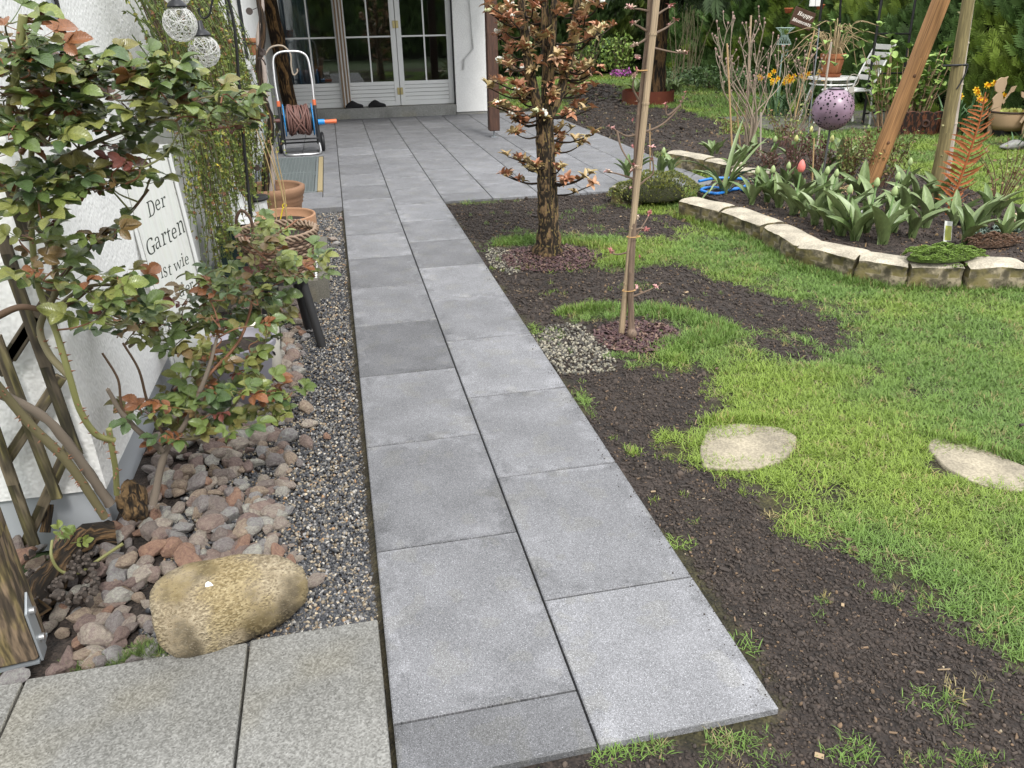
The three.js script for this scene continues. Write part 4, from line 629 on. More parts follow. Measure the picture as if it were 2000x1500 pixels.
  for (let k = 0; k < 16; k++) { const m = mesh('leaf_motif', blade(0.4, 3, { droop: 0 }), blackMetal, pt), a = k * 0.393, y = 0.06 + 0.06 * (k % 2); m.position.set(Math.sin(a) * (0.0725 + y * 0.075), y, Math.cos(a) * (0.0725 + y * 0.075)); m.rotation.set(0.0, a, 0.5); m.scale.setScalar(0.03); } pt.position.set(-0.8, -0.02, -3.25);
}
// ================================================================ HOSE REEL on the terrace
{
  const t = thing('hose_reel', 'blue and black hose reel cart wound with brown hose on the terrace', 'hose reel'), b = onY(592, 300); t.position.set(b.x, 0, b.z); t.rotation.y = 0.06;
  const or = std(0.7, 0.16, 0.06, 0.5), bl = std(0.02, 0.25, 0.6, 0.4), bk = std(0.02, 0.021, 0.023, 0.5), hm = std(0.17, 0.085, 0.07, 0.6), w = 0.19;
  mesh('handle', tube([V(-w, 0.52, -0.05), V(-w - 0.005, 0.8, -0.12), V(-w + 0.02, 1.0, -0.17), V(-w + 0.08, 1.04, -0.18), V(0, 1.05, -0.18), V(w - 0.08, 1.04, -0.18), V(w - 0.02, 1.0, -0.17), V(w + 0.005, 0.8, -0.12), V(w, 0.52, -0.05)], 0.012, 0.012, 60, 8), silver, t);
  mesh('foot_bar', tube([V(-w, 0.12, 0), V(-w, 0.02, 0.1), V(-w + 0.05, 0.014, 0.16), V(0, 0.014, 0.17), V(w - 0.05, 0.014, 0.16), V(w, 0.02, 0.1), V(w, 0.12, 0)], 0.012, 0.012, 48, 8), silver, t);
  for (const s of [-1, 1]) {
    mesh('collar', new THREE.CylinderGeometry(0.02, 0.02, 0.06, 12).translate(s * w, 0.53, -0.05), or, t);
    mesh('side_frame', merge([tube([V(s * w, 0.5, -0.045), V(s * w, 0.3, 0.0), V(s * w, 0.1, 0.0)], 0.02, 0.024, 8, 8), tube([V(s * w, 0.3, 0), V(s * w, 0.12, -0.14)], 0.018, 0.018, 3, 6)]), bk, t);
    const wh = mesh('wheel', new THREE.TorusGeometry(0.085, 0.02, 8, 28).rotateY(Math.PI / 2).translate(s * (w + 0.045), 0.105, -0.12), bk, t); mesh('hub', new THREE.CylinderGeometry(0.07, 0.07, 0.02, 20).rotateZ(Math.PI / 2).translate(s * (w + 0.045), 0.105, -0.12), bk, wh);
    const d = mesh('drum_disc', lathe([[0.02, -0.006], [0.16, -0.006], [0.175, 0], [0.16, 0.008], [0.02, 0.006]], 36).rotateZ(-Math.PI / 2 * s).translate(s * 0.15, 0.36, 0), bl, t);
  }
  const R = rng(2); for (let k = 0; k < 16; k++) { const x = lerp(-0.115, 0.115, (k + 0.5) / 16), P = [], rr = 0.135 + 0.014 * R(), tl = (R() - 0.5) * 0.05; for (let j = 0; j < 16; j++) { const a = j / 16 * 6.283; P.push(V(clamp(x + Math.sin(a + k) * tl, -0.135, 0.135), 0.36 + Math.cos(a) * rr, Math.sin(a) * rr)); } mesh('hose_turn', tube(P, 0.0105, 0.0105, 40, 7, { closed: true }), hm, t); }
  for (let k = 0; k < 3; k++) { const P = [], s = k % 2 ? 1 : -1; for (let j = 0; j < 16; j++) { const a = j / 16 * 6.283; P.push(V(s * 0.1 * Math.cos(a), 0.36 + Math.cos(a + k * 0.2) * 0.158, Math.sin(a + k * 0.2) * 0.158)); } mesh('hose_turn', tube(P, 0.0105, 0.0105, 44, 7, { closed: true }), hm, t); }
  mesh('drum', new THREE.CylinderGeometry(0.12, 0.12, 0.28, 24).rotateZ(Math.PI / 2).translate(0, 0.36, 0), bk, t);
  const ck = mesh('crank', merge([new THREE.CylinderGeometry(0.03, 0.03, 0.07, 14).rotateZ(Math.PI / 2).translate(w + 0.05, 0.33, 0.02)]), bl, t); mesh('grip', new THREE.CylinderGeometry(0.02, 0.024, 0.13, 12).rotateZ(Math.PI / 2).translate(w + 0.15, 0.33, 0.02), or, ck);
  mesh('cross_bar', merge([rod(V(-w, 0.16, 0.02), V(w, 0.16, 0.02), 0.008), rod(V(-w, 0.105, -0.12), V(w, 0.105, -0.12), 0.009)]), bk, t);
  mesh('connector', tube([V(-w - 0.01, 0.36, 0), V(-w - 0.08, 0.36, 0.01)], 0.022, 0.02, 2, 10), std(0.15, 0.06, 0.05, 0.5), t);
  const gh = b.clone(); solo('green_hose', tube([V(b.x - w - 0.09, 0.36, b.z), V(b.x - w - 0.18, 0.33, b.z), V(b.x - 0.34, 0.15, b.z + 0.1), V(b.x - 0.35, 0.03, b.z + 0.4), V(b.x - 0.33, 0.014, b.z + 0.8), V(b.x - 0.36, 0.014, b.z + 1.2)], 0.012, 0.012, 30, 7), std(0.03, 0.28, 0.1, 0.45), 'short green hose running from the hose reel along the wall', 'hose');
  // wall hook with curved neck behind the reel
  solo('hanging_hook', tube([onZ(517, 108, -10.6), onZ(530, 92, -10.6), onZ(553, 90, -10.6), onZ(567, 105, -10.6), onZ(569, 130, -10.6), onZ(574, 147, -10.6), onZ(581, 140, -10.6), onZ(580, 134, -10.6)], 0.012, 0.01, 40, 7), std(0.45, 0.38, 0.3, 0.5, { metalness: 0.4 }), 'curved pale metal hanging hook arching above the hose reel handle', 'hook');
}
{
  const t = thing('wall_pot', 'small terracotta pot hanging on the white wall beyond the window sill', 'pot'), p = onX(497, 92, WALL + 0.09);
  mesh('pot', lathe(potProfile(0.075, 0.15, 0.035), 24), terra(0.85, 0.62, 0.5), t); mesh('bracket', box(0.03, 0.012, 0.1, -0.075, 0.1, 0), darkMetal, t); mesh('ring', new THREE.TorusGeometry(0.072, 0.006, 6, 24).rotateX(Math.PI / 2).translate(0, 0.1, 0), darkMetal, t); t.position.copy(p).setY(p.y - 0.07);
}
// ================================================================ CLOGS on the step
{
  const g = icosphere(4); displace(g, (v) => { const x = v.x, y = v.y; v.x *= 0.135; v.z *= 0.05 * (1 - 0.18 * x); const top = x > 0.25 ? 0.06 + 0.03 * (1 - (x - 0.25) / 0.75) : 0.045 + 0.045 * smooth(-0.5, 0.28, x); v.y = y > 0 ? y * top : y * 0.028; if (v.y < -0.02) v.y = -0.02; });
  const bm = std(0.008, 0.008, 0.009, 0.85);
  [[692, 204, 'black rubber garden clog standing nearer the folded shutter'], [736, 201, 'black rubber garden clog standing nearer the door hinges']].forEach(([a, b, l], i) => { const t = thing('garden_clog', l, 'shoe', 'pair of clogs on the step'); const p = onZ(a, b, -12.5); t.position.set(p.x, 0.172, -12.5 + 0.02); t.rotation.y = Math.PI + 0.1 - 0.05 * i; mesh('upper', g, bm, t); mesh('sole', rbox(0.26, 0.016, 0.085, 0, -0.0135, 0, 0.007, 2), std(0.02, 0.02, 0.02, 0.8), t); });
}

// ================================================================ LAWN and SOIL
{
  const r = rng(21);
  const keep = (x, z) => !(paved(x, z, 0.012) || x < 0.42 && z < -1.0 || x < -0.4 && z < -0.9 || inside(bedPoly, x, z) || Math.hypot((x - stepA.x) / 0.152, (z - stepA.z) / 0.08) < 1 || Math.hypot((x - stepB.x) * 0.93 + (z - stepB.z) * 0.36, ((z - stepB.z) * 0.93 - (x - stepB.x) * 0.36) * 1.9) < 0.176 || x > 8);
  const cam = new THREE.Matrix4().multiplyMatrices(camera.projectionMatrix, camera.matrixWorldInverse); const w = V();
  const seen = (x, z) => { w.set(x, 0, z).applyMatrix4(cam); return Math.abs(w.x) < 1.35 && w.y > -1.35 && w.y < 1.2; };
  const tufts = [0, 1, 2, 3].map((k) => { const q = rng(500 + k), gs = []; for (let i = 0; i < 16; i++) { const g = blade(0.055 + 0.03 * q(), 3, { droop: 0.3 + 1.0 * q(), fold: 0.25, base: 0.7, belly: 0.3 }).scale(0.034, 0.018 + 0.026 * q(), 0.034); g.rotateX(-(0.2 + 1.0 * q())).rotateY(q() * 6.28); const a = q() * 6.28, d = 0.028 * Math.sqrt(q()); g.translate(Math.cos(a) * d, -0.004, Math.sin(a) * d); gs.push(g); } return merge(gs); });
  const lists = [[], [], [], []], cr = [[], [], []], mu = [[], []];
  const grass = (x, z, s, hgt) => { const n = fbm(x * 1.6, z * 1.6, 3, 0, 41), k = 0.8 + 0.45 * r(), y = smooth(0.35, 0.7, n); const c = r() < 0.06 ? rgb(0.36 * k, 0.3 * k, 0.13) : rgb(lerp(0.155, 0.245, y) * k, lerp(0.265, 0.345, y) * k, 0.045 * k); lists[Math.floor(r() * 4)].push({ p: V(x, groundY(x, z) + 0.002, z), q: new THREE.Quaternion().setFromAxisAngle(V(0, 1, 0), r() * 6.28), s: [s, s * hgt, s], c }); };
  const crumb = (x, z, s) => { const k = r(), c = k < 0.80 ? [0.043, 0.033, 0.027] : k < 0.9 ? [0.075, 0.056, 0.043] : k < 0.985 ? [0.15, 0.1, 0.06] : [0.3, 0.25, 0.17], m = 0.7 + 0.6 * r(); const chip = r() < 0.13; if (k > 0.93) s *= 0.62; cr[chip ? 2 : Math.floor(r() * 2)].push({ p: V(x, groundY(x, z) + s * 0.4, z), q: chip ? new THREE.Quaternion().setFromEuler(new THREE.Euler((r() - 0.5) * 1.2, r() * 6.28, (r() - 0.5) * 0.8)) : randQ(r), s: chip ? [s * 1.7, s * 0.3, s * 0.45] : [s * (0.8 + 0.5 * r()), s * 0.8, s * (0.7 + 0.4 * r())], c: rgb(c[0] * m, c[1] * m, c[2] * m) }); };
  const zones = [[-0.6, 3.2, 0.1, -2.6, 4600, 0.9], [0.4, 4.4, -2.6, -4.6, 2900, 0.98], [0.4, 6.6, -4.6, -7.5, 1300, 1.2], [2.7, 8, -7.5, -12, 520, 1.7], [1.9, 8.3, -12, -20, 200, 2.3]];
  for (const [x0, x1, z0, z1, den, sc] of zones) {
    const N = (x1 - x0) * (z0 - z1) * den;
    for (let i = 0; i < N; i++) {
      const x = lerp(x0, x1, r()), z = lerp(z0, z1, r()); if (!keep(x, z) || !seen(x, z)) continue;
      if (!soilAt(x, z)) { const edge = soilAt(x + 0.05, z) || soilAt(x - 0.05, z) || soilAt(x, z + 0.05) || soilAt(x, z - 0.05), edge2 = soilAt(x + 0.11, z) || soilAt(x - 0.11, z) || soilAt(x, z + 0.11), thin = smooth(0.43, 0.31, fbm(x * 7, z * 7, 3, 0, 77)); if (r() < (edge ? 0.6 : edge2 ? 0.35 : 0.08) + 0.62 * thin) continue; grass(x, z, sc * (0.75 + 0.5 * r()), 0.75 + 0.45 * r()); }
      else { const n = fbm(x * 6, z * 6, 3, 0, 55); const nr = !soilAt(x + 0.06, z) || !soilAt(x, z - 0.06); if (n > 0.71 && r() < 0.22 || r() < (nr ? 0.14 : 0.003)) grass(x, z, 0.6 * sc, 1.5); }
    }
  }
  // long grass against the edging, round the trees and on the slab edge
  const long = (list, n, w1, hh) => { for (let i = 0; i < n; i++) { const k = Math.floor(r() * (list.length - 1)), a = list[k], b = list[k + 1], t = r(), p = onY(lerp(a[0], b[0], t), lerp(a[1], b[1], t)); const x = p.x + (r() - 0.5) * w1, z = p.z + (r() - 0.5) * w1; if (paved(x, z, 0.0)) continue; grass(x, z, n < 30 ? 0.8 : 1.15, hh * (0.6 + 0.6 * r())); } };
  long([[1325, 418], [1400, 440], [1480, 470], [1545, 512], [1620, 535], [1700, 552], [1800, 556], [1900, 556], [1995, 556]], 900, 0.09, 1.9);
  long([[970, 470], [1060, 462], [1160, 474], [1230, 490], [1215, 510]], 420, 0.14, 1.7); long([[1100, 606], [1150, 598], [1205, 596]], 130, 0.07, 1.6); long([[1250, 598], [1330, 610], [1420, 640], [1360, 665], [1310, 675]], 420, 0.13, 1.7);
  long([[1180, 690], [1245, 690]], 24, 0.04, 1.2); long([[1290, 690], [1340, 700]], 40, 0.05, 1.4); long([[1180, 1462], [1260, 1445], [1300, 1436]], 26, 0.03, 1.3); long([[1225, 870], [1250, 880]], 10, 0.02, 1.5); long([[1620, 1485], [1690, 1450]], 9, 0.07, 1.4); long([[1820, 1385], [1900, 1350]], 11, 0.09, 1.4); long([[1360, 1425], [1450, 1440]], 8, 0.05, 1.3); long([[1380, 820], [1450, 812], [1535, 820]], 90, 0.03, 1.5); long([[1820, 845], [1900, 862], [1990, 890]], 100, 0.03, 1.5); long([[1560, 712], [1680, 720]], 60, 0.1, 1);
  // crumbs trodden onto the slab edge, and litter on the soil
  for (let i = 0; i < 420; i++) { const z = lerp(-1.05, -6.2, Math.pow(r(), 1.4)), x = 0.404 - 0.05 * Math.pow(r(), 2.5), s = 0.0012 + 0.0018 * r() * r(); cr[i % 2].push({ p: V(x, s * 0.5, z), q: randQ(r), s: [s * 1.3, s * 0.7, s], c: rgb(0.05, 0.04, 0.034) }); }
  for (let i = 0; i < 160; i++) { const x = lerp(-0.4, 2.4, r()), z = lerp(-0.9, -6, r()); if (paved(x, z) || x < 0.42) continue; const s = 0.006 + 0.01 * r(), tw = r() < 0.5; cr[2].push({ p: V(x, groundY(x, z) + 0.008, z), q: new THREE.Quaternion().setFromEuler(new THREE.Euler((r() - 0.5) * 0.5, r() * 6.28, (r() - 0.5) * 0.5)), s: tw ? [s * 1.8, 0.0011, 0.0011] : [s * 0.7, 0.0008, s * 0.45], c: r() < 0.4 ? rgb(0.34, 0.25, 0.15) : rgb(0.13, 0.085, 0.055) }); }
  const gm = phys(1, 1, 1, 0.6, { transmission: 0.25, thickness: 0 });
  lists.forEach((l, k) => instanced('lawn_grass', tufts[k], gm, l));
  for (const [x0, x1, z0, z1, den, s0] of [[-0.4, 3, 0.1, -1.9, 24000, 0.0032], [0.4, 2.6, -1.9, -3.3, 12000, 0.0038], [0.4, 3.2, -3.3, -6.3, 5200, 0.0052], [2.8, 6.5, -6.3, -12.5, 520, 0.011], [3.5, 7, -12.5, -19, 140, 0.02]]) {
    const N = (x1 - x0) * (z0 - z1) * den; for (let i = 0; i < N; i++) { const x = lerp(x0, x1, r()), z = lerp(z0, z1, r()); if (paved(x, z, 0.0) || x < 0.41 && z < -1.02 || !seen(x, z) || (x < -0.4 && z < -0.95)) continue; if (!soilAt(x, z)) { if (r() < 0.93) continue; } crumb(x, z, s0 * (0.55 + 1.5 * Math.pow(r(), 3)) * (r() < 0.01 ? 2 : 1)); }
  }
  // reddish bark mulch round the trees
  for (const [px, py, rx, rz, n] of [[1075, 500, 0.3, 0.3, 1500], [1245, 652, 0.2, 0.2, 1300]]) { const c = onY(px, py); for (let i = 0; i < n; i++) { const a = r() * 6.28, d = Math.sqrt(r()), x = c.x + Math.cos(a) * d * rx, z = c.z + Math.sin(a) * d * rz, k = 0.6 + 0.8 * r(), R = r() < 0.2; if (x < 0.42) continue; mu[i % 2].push({ p: V(x, groundY(x, z) + 0.006 + 0.01 * r(), z), q: new THREE.Quaternion().setFromEuler(new THREE.Euler((r() - 0.5) * 1.3, r() * 6.28, (r() - 0.5) * 1.3)), s: [0.007 + 0.007 * r(), 0.0022, 0.004 + 0.004 * r()], c: R ? rgb(0.16 * k, 0.1 * k, 0.07 * k) : rgb(0.075 * k, 0.036 * k, 0.036 * k) }); } }
  const g0 = icosphere(1), c0 = stoneGeo(7, 1, 8), c1 = stoneGeo(17, 1, 8), cb = new THREE.BoxGeometry(2, 2, 2);
  instanced('soil_crumbs', c0, std(1, 1, 1, 0.9), cr[0]); instanced('soil_crumbs', c1, std(1, 1, 1, 0.9), cr[1]); instanced('bark_fibres', cb, std(1, 1, 1, 0.85), cr[2]);
  instanced('bark_mulch', stoneGeo(27, 1, 7), std(1, 1, 1, 0.6), mu[0]); instanced('bark_mulch', stoneGeo(37, 1, 7), std(1, 1, 1, 0.6), mu[1]);
  console.log('grass', lists.map((l) => l.length).join(), 'crumbs', cr.map((l) => l.length).join());
  // grass at the old slabs on the other side
  const gl = [[], []]; for (const [a, b, n, sp] of [[290, 1268, 34, 0.035], [360, 1262, 8, 0.02], [150, 1300, 14, 0.03], [210, 1290, 16, 0.03], [255, 1280, 16, 0.025]]) for (let i = 0; i < n; i++) { const p = onY(a, b, -0.03), k = 0.7 + 0.5 * r(); gl[i % 2].push({ p: V(p.x + (r() - 0.5) * sp * 2, -0.035, Math.min(-1.515, p.z + (r() - 0.5) * sp)), q: new THREE.Quaternion().setFromAxisAngle(V(0, 1, 0), r() * 6.28), s: [0.6, 0.7 + 0.6 * r(), 0.6], c: rgb(0.13 * k, 0.2 * k, 0.04) }); }
  gl.forEach((l, k) => instanced('wild_grass', tufts[k], gm, l));
}

// ================================================================ PEAR TREE
T.pear = tex(512, 512, (u, v, i, j) => { const a = Math.abs(fbm(u * 10 + fbm(u * 5, v * 5, 2, 5, 5), v * 7, 4, 0, 201) - 0.5) * 2, n = fbm(u * 30, v * 30, 3, 30, 202), li = smooth(0.64, 0.72, fbm(u * 26, v * 26, 3, 26, 203)); const L = 0.14 + 0.4 * smooth(0.04, 0.45, a) * (0.5 + n * 0.8); const c = [L * 1.04, L * 0.88, L * 0.68]; return mix3(c, [0.62, 0.56, 0.36], li * 0.75); });
const pearBark = std(0.74, 0.68, 0.58, 0.95, { map: T.pear, bumpMap: T.pear, bumpScale: 0.008 }), twigM = std(0.2, 0.16, 0.12, 0.9, { map: T.pear });
const bronze = [std(0.46, 0.22, 0.12, 0.45), std(0.54, 0.32, 0.19, 0.45), std(0.4, 0.18, 0.1, 0.45), std(0.46, 0.34, 0.17, 0.45), std(0.38, 0.3, 0.14, 0.45)];
const petal = std(0.82, 0.82, 0.74, 0.6), budM = std(0.6, 0.62, 0.36, 0.6);
function leafCluster(seed, n, len) { const r = rng(seed), gs = []; for (let i = 0; i < n; i++) { const g = blade(0.42, 5, { droop: 0.5 + 0.7 * r(), fold: 0.3, base: 0.2 }).scale(len, len * (0.7 + 0.5 * r()), len); g.rotateX(-(0.25 + 0.8 * r())).rotateY(i * 2.4 + r()); gs.push(g); } return merge(gs); }
function budCluster(seed, n) { const r = rng(seed), gs = []; for (let i = 0; i < n; i++) { const a = i * 2.4, t = 0.2 + 0.9 * r(), d = V(Math.cos(a) * t, 1, Math.sin(a) * t).normalize().multiplyScalar(0.022 + 0.012 * r()); gs.push(rod(V(0, 0, 0), d, 0.0008, 3)); gs.push(new THREE.SphereGeometry(0.0058 + 0.0025 * r(), 7, 5).scale(1, 1.25, 1).translate(d.x, d.y, d.z)); } return merge(gs); }
{
  const r = rng(71), t = thing('pear_tree', 'columnar pear tree with bronze young leaves and white buds in bark mulch', 'tree'), z = -4.6, q = (a, b, dz = 0) => onZ(a, b, z + dz);
  const base = onY(1070, 492);
  mesh('trunk', tube([V(base.x, -0.03, z), q(1071, 470), q(1070, 400), q(1067, 330), q(1064, 250), q(1062, 200)], (s) => s < 0.06 ? 0.1 : s < 0.16 ? 0.08 : lerp(0.07, 0.05, s), 0, 40, 18, { rough: 0.1, uvw: 2, uvl: 2.4 }), pearBark, t);
  const main = [[[1062, 240], [1040, 170, 0.03], [1028, 90, 0.05], [1020, 10, 0.05], [1012, -80, 0.05], [1010, -180, 0.03]], [[1063, 240], [1068, 150], [1066, 60], [1062, -30], [1060, -160]], [[1066, 240], [1090, 190, -0.03], [1110, 120, -0.05], [1125, 30, -0.06], [1135, -60, -0.05], [1138, -170, -0.04]], [[1062, 230], [1075, 130, 0.06], [1080, 40, 0.08], [1086, -60, 0.08]]];
  const nodes = [];
  main.forEach((P, i) => { const pts = P.map((a) => q(...a)); mesh('limb', tube(pts, 0.034, 0.014, 26, 9, { rough: 0.2, uvl: 2.4 }), pearBark, t); const c = new THREE.CatmullRomCurve3(pts); for (let k = 0; k <= 20; k++) nodes.push(c.getPoint(k / 20)); });
  for (let k = 0; k < 12; k++) nodes.push(q(1069, 380 - k * 12));
  const LC = [0, 1, 2, 3, 4, 5].map((k) => leafCluster(700 + k, 6 + k % 3, 0.045)), BC = [0, 1, 2].map((k) => budCluster(720 + k, 9));
  // spurs: [px end x, px end y, dz, leaf clusters, bud clusters]
  const spurs = [[985, 315], [1005, 345], [990, 340], [1020, 330], [1000, 270], [1150, 350], [1128, 355], [1145, 340], [1110, 360], [1150, 270], [1120, 265], [1135, 290], [1095, 290], [975, 215], [990, 225], [965, 160], [1010, 190], [1020, 170], [985, 130], [1000, 110], [1145, 205], [1155, 130], [1150, 180], [1120, 160], [1110, 120], [1165, 60], [1185, 55], [1140, 20], [1150, 40], [1120, 60], [1000, 50], [960, 30], [950, 10], [985, 20], [1030, 40], [1050, 10], [1090, 20], [1105, 90], [1080, 110], [1050, 120], [1035, 100], [1040, 60], [975, 60], [1010, 140], [1130, 215], [1060, 290], [1045, 330], [1085, 340], [1020, 300], [1160, 10], [1175, -40], [940, -30], [1000, -60], [1050, -90], [1100, -60], [1140, -100], [980, -120], [1030, -150], [1090, -160], [1060, 60], [1075, 190], [1048, 215], [1100, 240], [1010, 230], [1090, 150], [1165, 140]];
  for (const [a, b] of spurs) for (let rep = 0; rep < (b > 230 ? 1 : 2); rep++) {
    const e = q(a + (r() - 0.5) * 26, b + (r() - 0.5) * 26, (r() - 0.5) * 0.46); let best = nodes[0], bd = 1e9; for (const p of nodes) { const d = p.distanceTo(e) + (p.y > e.y - 0.02 ? 0.1 : 0); if (d < bd) { bd = d; best = p; } }
    const mid = best.clone().lerp(e, 0.5).add(V((r() - 0.5) * 0.04, -0.03, (r() - 0.5) * 0.04)); mesh('twig', tube([best, mid, e], 0.007, 0.0032, 8, 5, { rough: 0.3 }), twigM, t);
    for (let k = 0; k < 3 + Math.floor(r() * 2); k++) { const at = k ? mid.clone().lerp(e, r()) : e, m = mesh('leaf_cluster', LC[Math.floor(r() * 6)], bronze[Math.floor(r() * 5)], t); m.position.copy(at); m.quaternion.copy(quatUp(V(r() - 0.5, 0.9, r() - 0.5), r() * 6)); m.scale.setScalar(0.9 + 0.6 * r()); }
    if ((a < 1060 && b < 300 && r() < 0.42) || r() < 0.06) { const m = mesh('blossom_cluster', BC[Math.floor(r() * 3)], r() < 0.65 ? petal : budM, t); m.position.copy(e); m.quaternion.copy(quatUp(V(r() - 0.5, 0.8, r() - 0.5), r() * 6)); m.scale.setScalar(0.8 + 0.3 * r()); }
  }
}
// ================================================================ SAPLING and its bamboo stake
const bambooM = std(0.6, 0.48, 0.35, 0.6, { map: T.wood }), bambooP = std(0.68, 0.62, 0.58, 0.6, { map: T.wood }), caneM = std(0.45, 0.3, 0.15, 0.6);
function bamboo(name, label, a, b, r, m, group) { const t = thing(name, label, 'stake', group); mesh('cane', tube([a, a.clone().lerp(b, 0.5), b], r, r * 0.9, 12, 10, { uvl: 2 }), m, t); const L = a.distanceTo(b), n = Math.max(2, Math.floor(L / 0.24)), d = b.clone().sub(a).normalize(); for (let i = 1; i < n; i++) { const p = a.clone().lerp(b, i / n); mesh('node_ring', tube([p.clone().addScaledVector(d, -0.004), p, p.clone().addScaledVector(d, 0.004)], r * 1.1, r * 1.05, 2, 10), m, t); } return t; }
{
  const z = -3.14, q = (a, b, dz = 0) => onZ(a, b, z + dz), r = rng(81), t = thing('blossom_sapling', 'slim young sapling with pink opening buds tied to a bamboo stake', 'sapling');
  const bs = onY(1234, 655);
  const bark = std(0.27, 0.2, 0.16, 0.8, { map: T.wood, bumpMap: T.pear, bumpScale: 0.002 });
  mesh('trunk', tube([V(bs.x, -0.03, bs.z + 0.0), q(1233, 640, 0), q(1232, 560), q(1237, 440, -0.01), q(1241, 350, -0.02), q(1246, 250, -0.02), q(1258, 140, -0.025), q(1266, 60, -0.025), q(1272, -40, -0.02), q(1278, -200)], (s) => s < 0.03 ? 0.022 : lerp(0.0155, 0.009, s), 0, 50, 9, { rough: 0.12, uvl: 3 }), bark, t);
  mesh('graft', new THREE.SphereGeometry(0.024, 12, 10).translate(bs.x, 0.008, bs.z), bark, t);
  const pink = std(0.62, 0.36, 0.34, 0.6), pk2 = std(0.55, 0.42, 0.33, 0.6), pk3 = std(0.42, 0.16, 0.15, 0.6), BL = [0, 1, 2].map((k) => leafCluster(800 + k, 7, 0.016));
  const br = [[[1246, 262], [1290, 245], [1322, 215], [1339, 182]], [[1246, 262], [1225, 266], [1203, 255], [1190, 248]], [[1205, 255], [1212, 285], [1222, 305], [1240, 330]], [[1270, 92], [1305, 100], [1342, 106]], [[1278, 66], [1300, 55], [1318, 42]], [[1282, 30], [1300, 18], [1314, 12]], [[1276, 24], [1250, 18], [1226, 16]], [[1262, 60], [1245, 50], [1236, 46]], [[1262, 76], [1246, 86], [1234, 92]], [[1250, 110], [1240, 108], [1244, 116]], [[1240, 350], [1200, 338], [1185, 337]], [[1240, 370], [1262, 350], [1275, 340], [1272, 290]], [[1236, 470], [1262, 430], [1270, 415]], [[1236, 490], [1205, 497], [1190, 492]], [[1234, 580], [1260, 570], [1290, 556]], [[1240, 450], [1252, 446], [1262, 452]], [[1250, 200], [1236, 170], [1240, 148]], [[1330, 205], [1303, 225], [1300, 205]]];
  for (const P of br) { const pts = P.map(([a, b], i) => q(a, b, -0.02 + i * (P[0][0] % 3 - 1) * 0.02)); mesh('branch', tube(pts, 0.0052, 0.0024, 10, 6), bark, t); const e = pts[pts.length - 1]; for (let k = 0; k < 3; k++) { const m = mesh('bud_cluster', BL[k], [pink, pk2, pk3][Math.floor(r() * 3)], t); m.position.copy(k ? e.clone().lerp(pts[pts.length - 2], r() * 0.6) : e); m.quaternion.copy(quatUp(V(r() - 0.5, 0.7, r() - 0.5), r() * 6)); m.scale.setScalar(0.8 + 0.7 * r()); } }
  for (let k = 0; k < 26; k++) { const b = 120 + r() * 480, m = mesh('bud_cluster', BL[k % 3], [pink, pk2, pk3][k % 3], t); m.position.copy(q(1234 + (600 - b) * 0.04 + (r() - 0.5) * 26, b, -0.02)); m.quaternion.copy(randQ(r)); m.scale.setScalar(0.6 + 0.6 * r()); }
  bamboo('bamboo_stake', 'pale bamboo stake supporting the pink-budded sapling', onY(1213, 655, -0.02).add(V(0, 0, 0.0)), q(1291, -80, 0.03), 0.0145, bambooM);
  for (const [a, b] of [[1237, 462], [1258, 138], [1228, 567]]) solo('plant_tie', new THREE.TorusGeometry(0.027, 0.0025, 5, 20).rotateX(1.5).scale(1.1, 1, 0.8).translate(q(a, b).x, q(a, b).y, z), std(0.5, 0.3, 0.12, 0.7), 'tan plant tie looped round the sapling and bamboo stake', 'tie', 'ties on the sapling');
}
// ================================================================ FLOWER BED
T.kerbTop = tex(512, 512, (u, v, i, j) => { const a = fbm(u * 6, v * 6, 4, 6, 211), g = vnoise(u * 100, v * 100, 100, 212); const L = 0.72 + (a - 0.5) * 0.3 + (g - 0.5) * 0.16; return [L * 1.02, L * 0.97, L * 0.87]; });
T.kerbSide = tex(512, 512, (u, v) => { const a = fbm(u * 9, v * 9, 5, 9, 213), b = fbm(u * 22, v * 22, 4, 22, 214), m = smooth(0.46, 0.58, fbm(u * 7 + 3, v * 7, 4, 0, 215)); let c = mix3([0.3, 0.28, 0.23], [0.62, 0.58, 0.5], smooth(0.3, 0.7, a * 0.6 + b * 0.5 - 0.05)); c = mix3(c, [0.36, 0.33, 0.12], m * 0.5 * b * 1.6); return c; });
const kTop = std(0.8, 0.8, 0.79, 0.9, { map: T.kerbTop, bumpMap: T.kerbTop, bumpScale: 0.005 }), kSide = std(0.92, 0.9, 0.84, 0.95, { map: T.kerbSide, bumpMap: T.kerbSide, bumpScale: 0.02 });
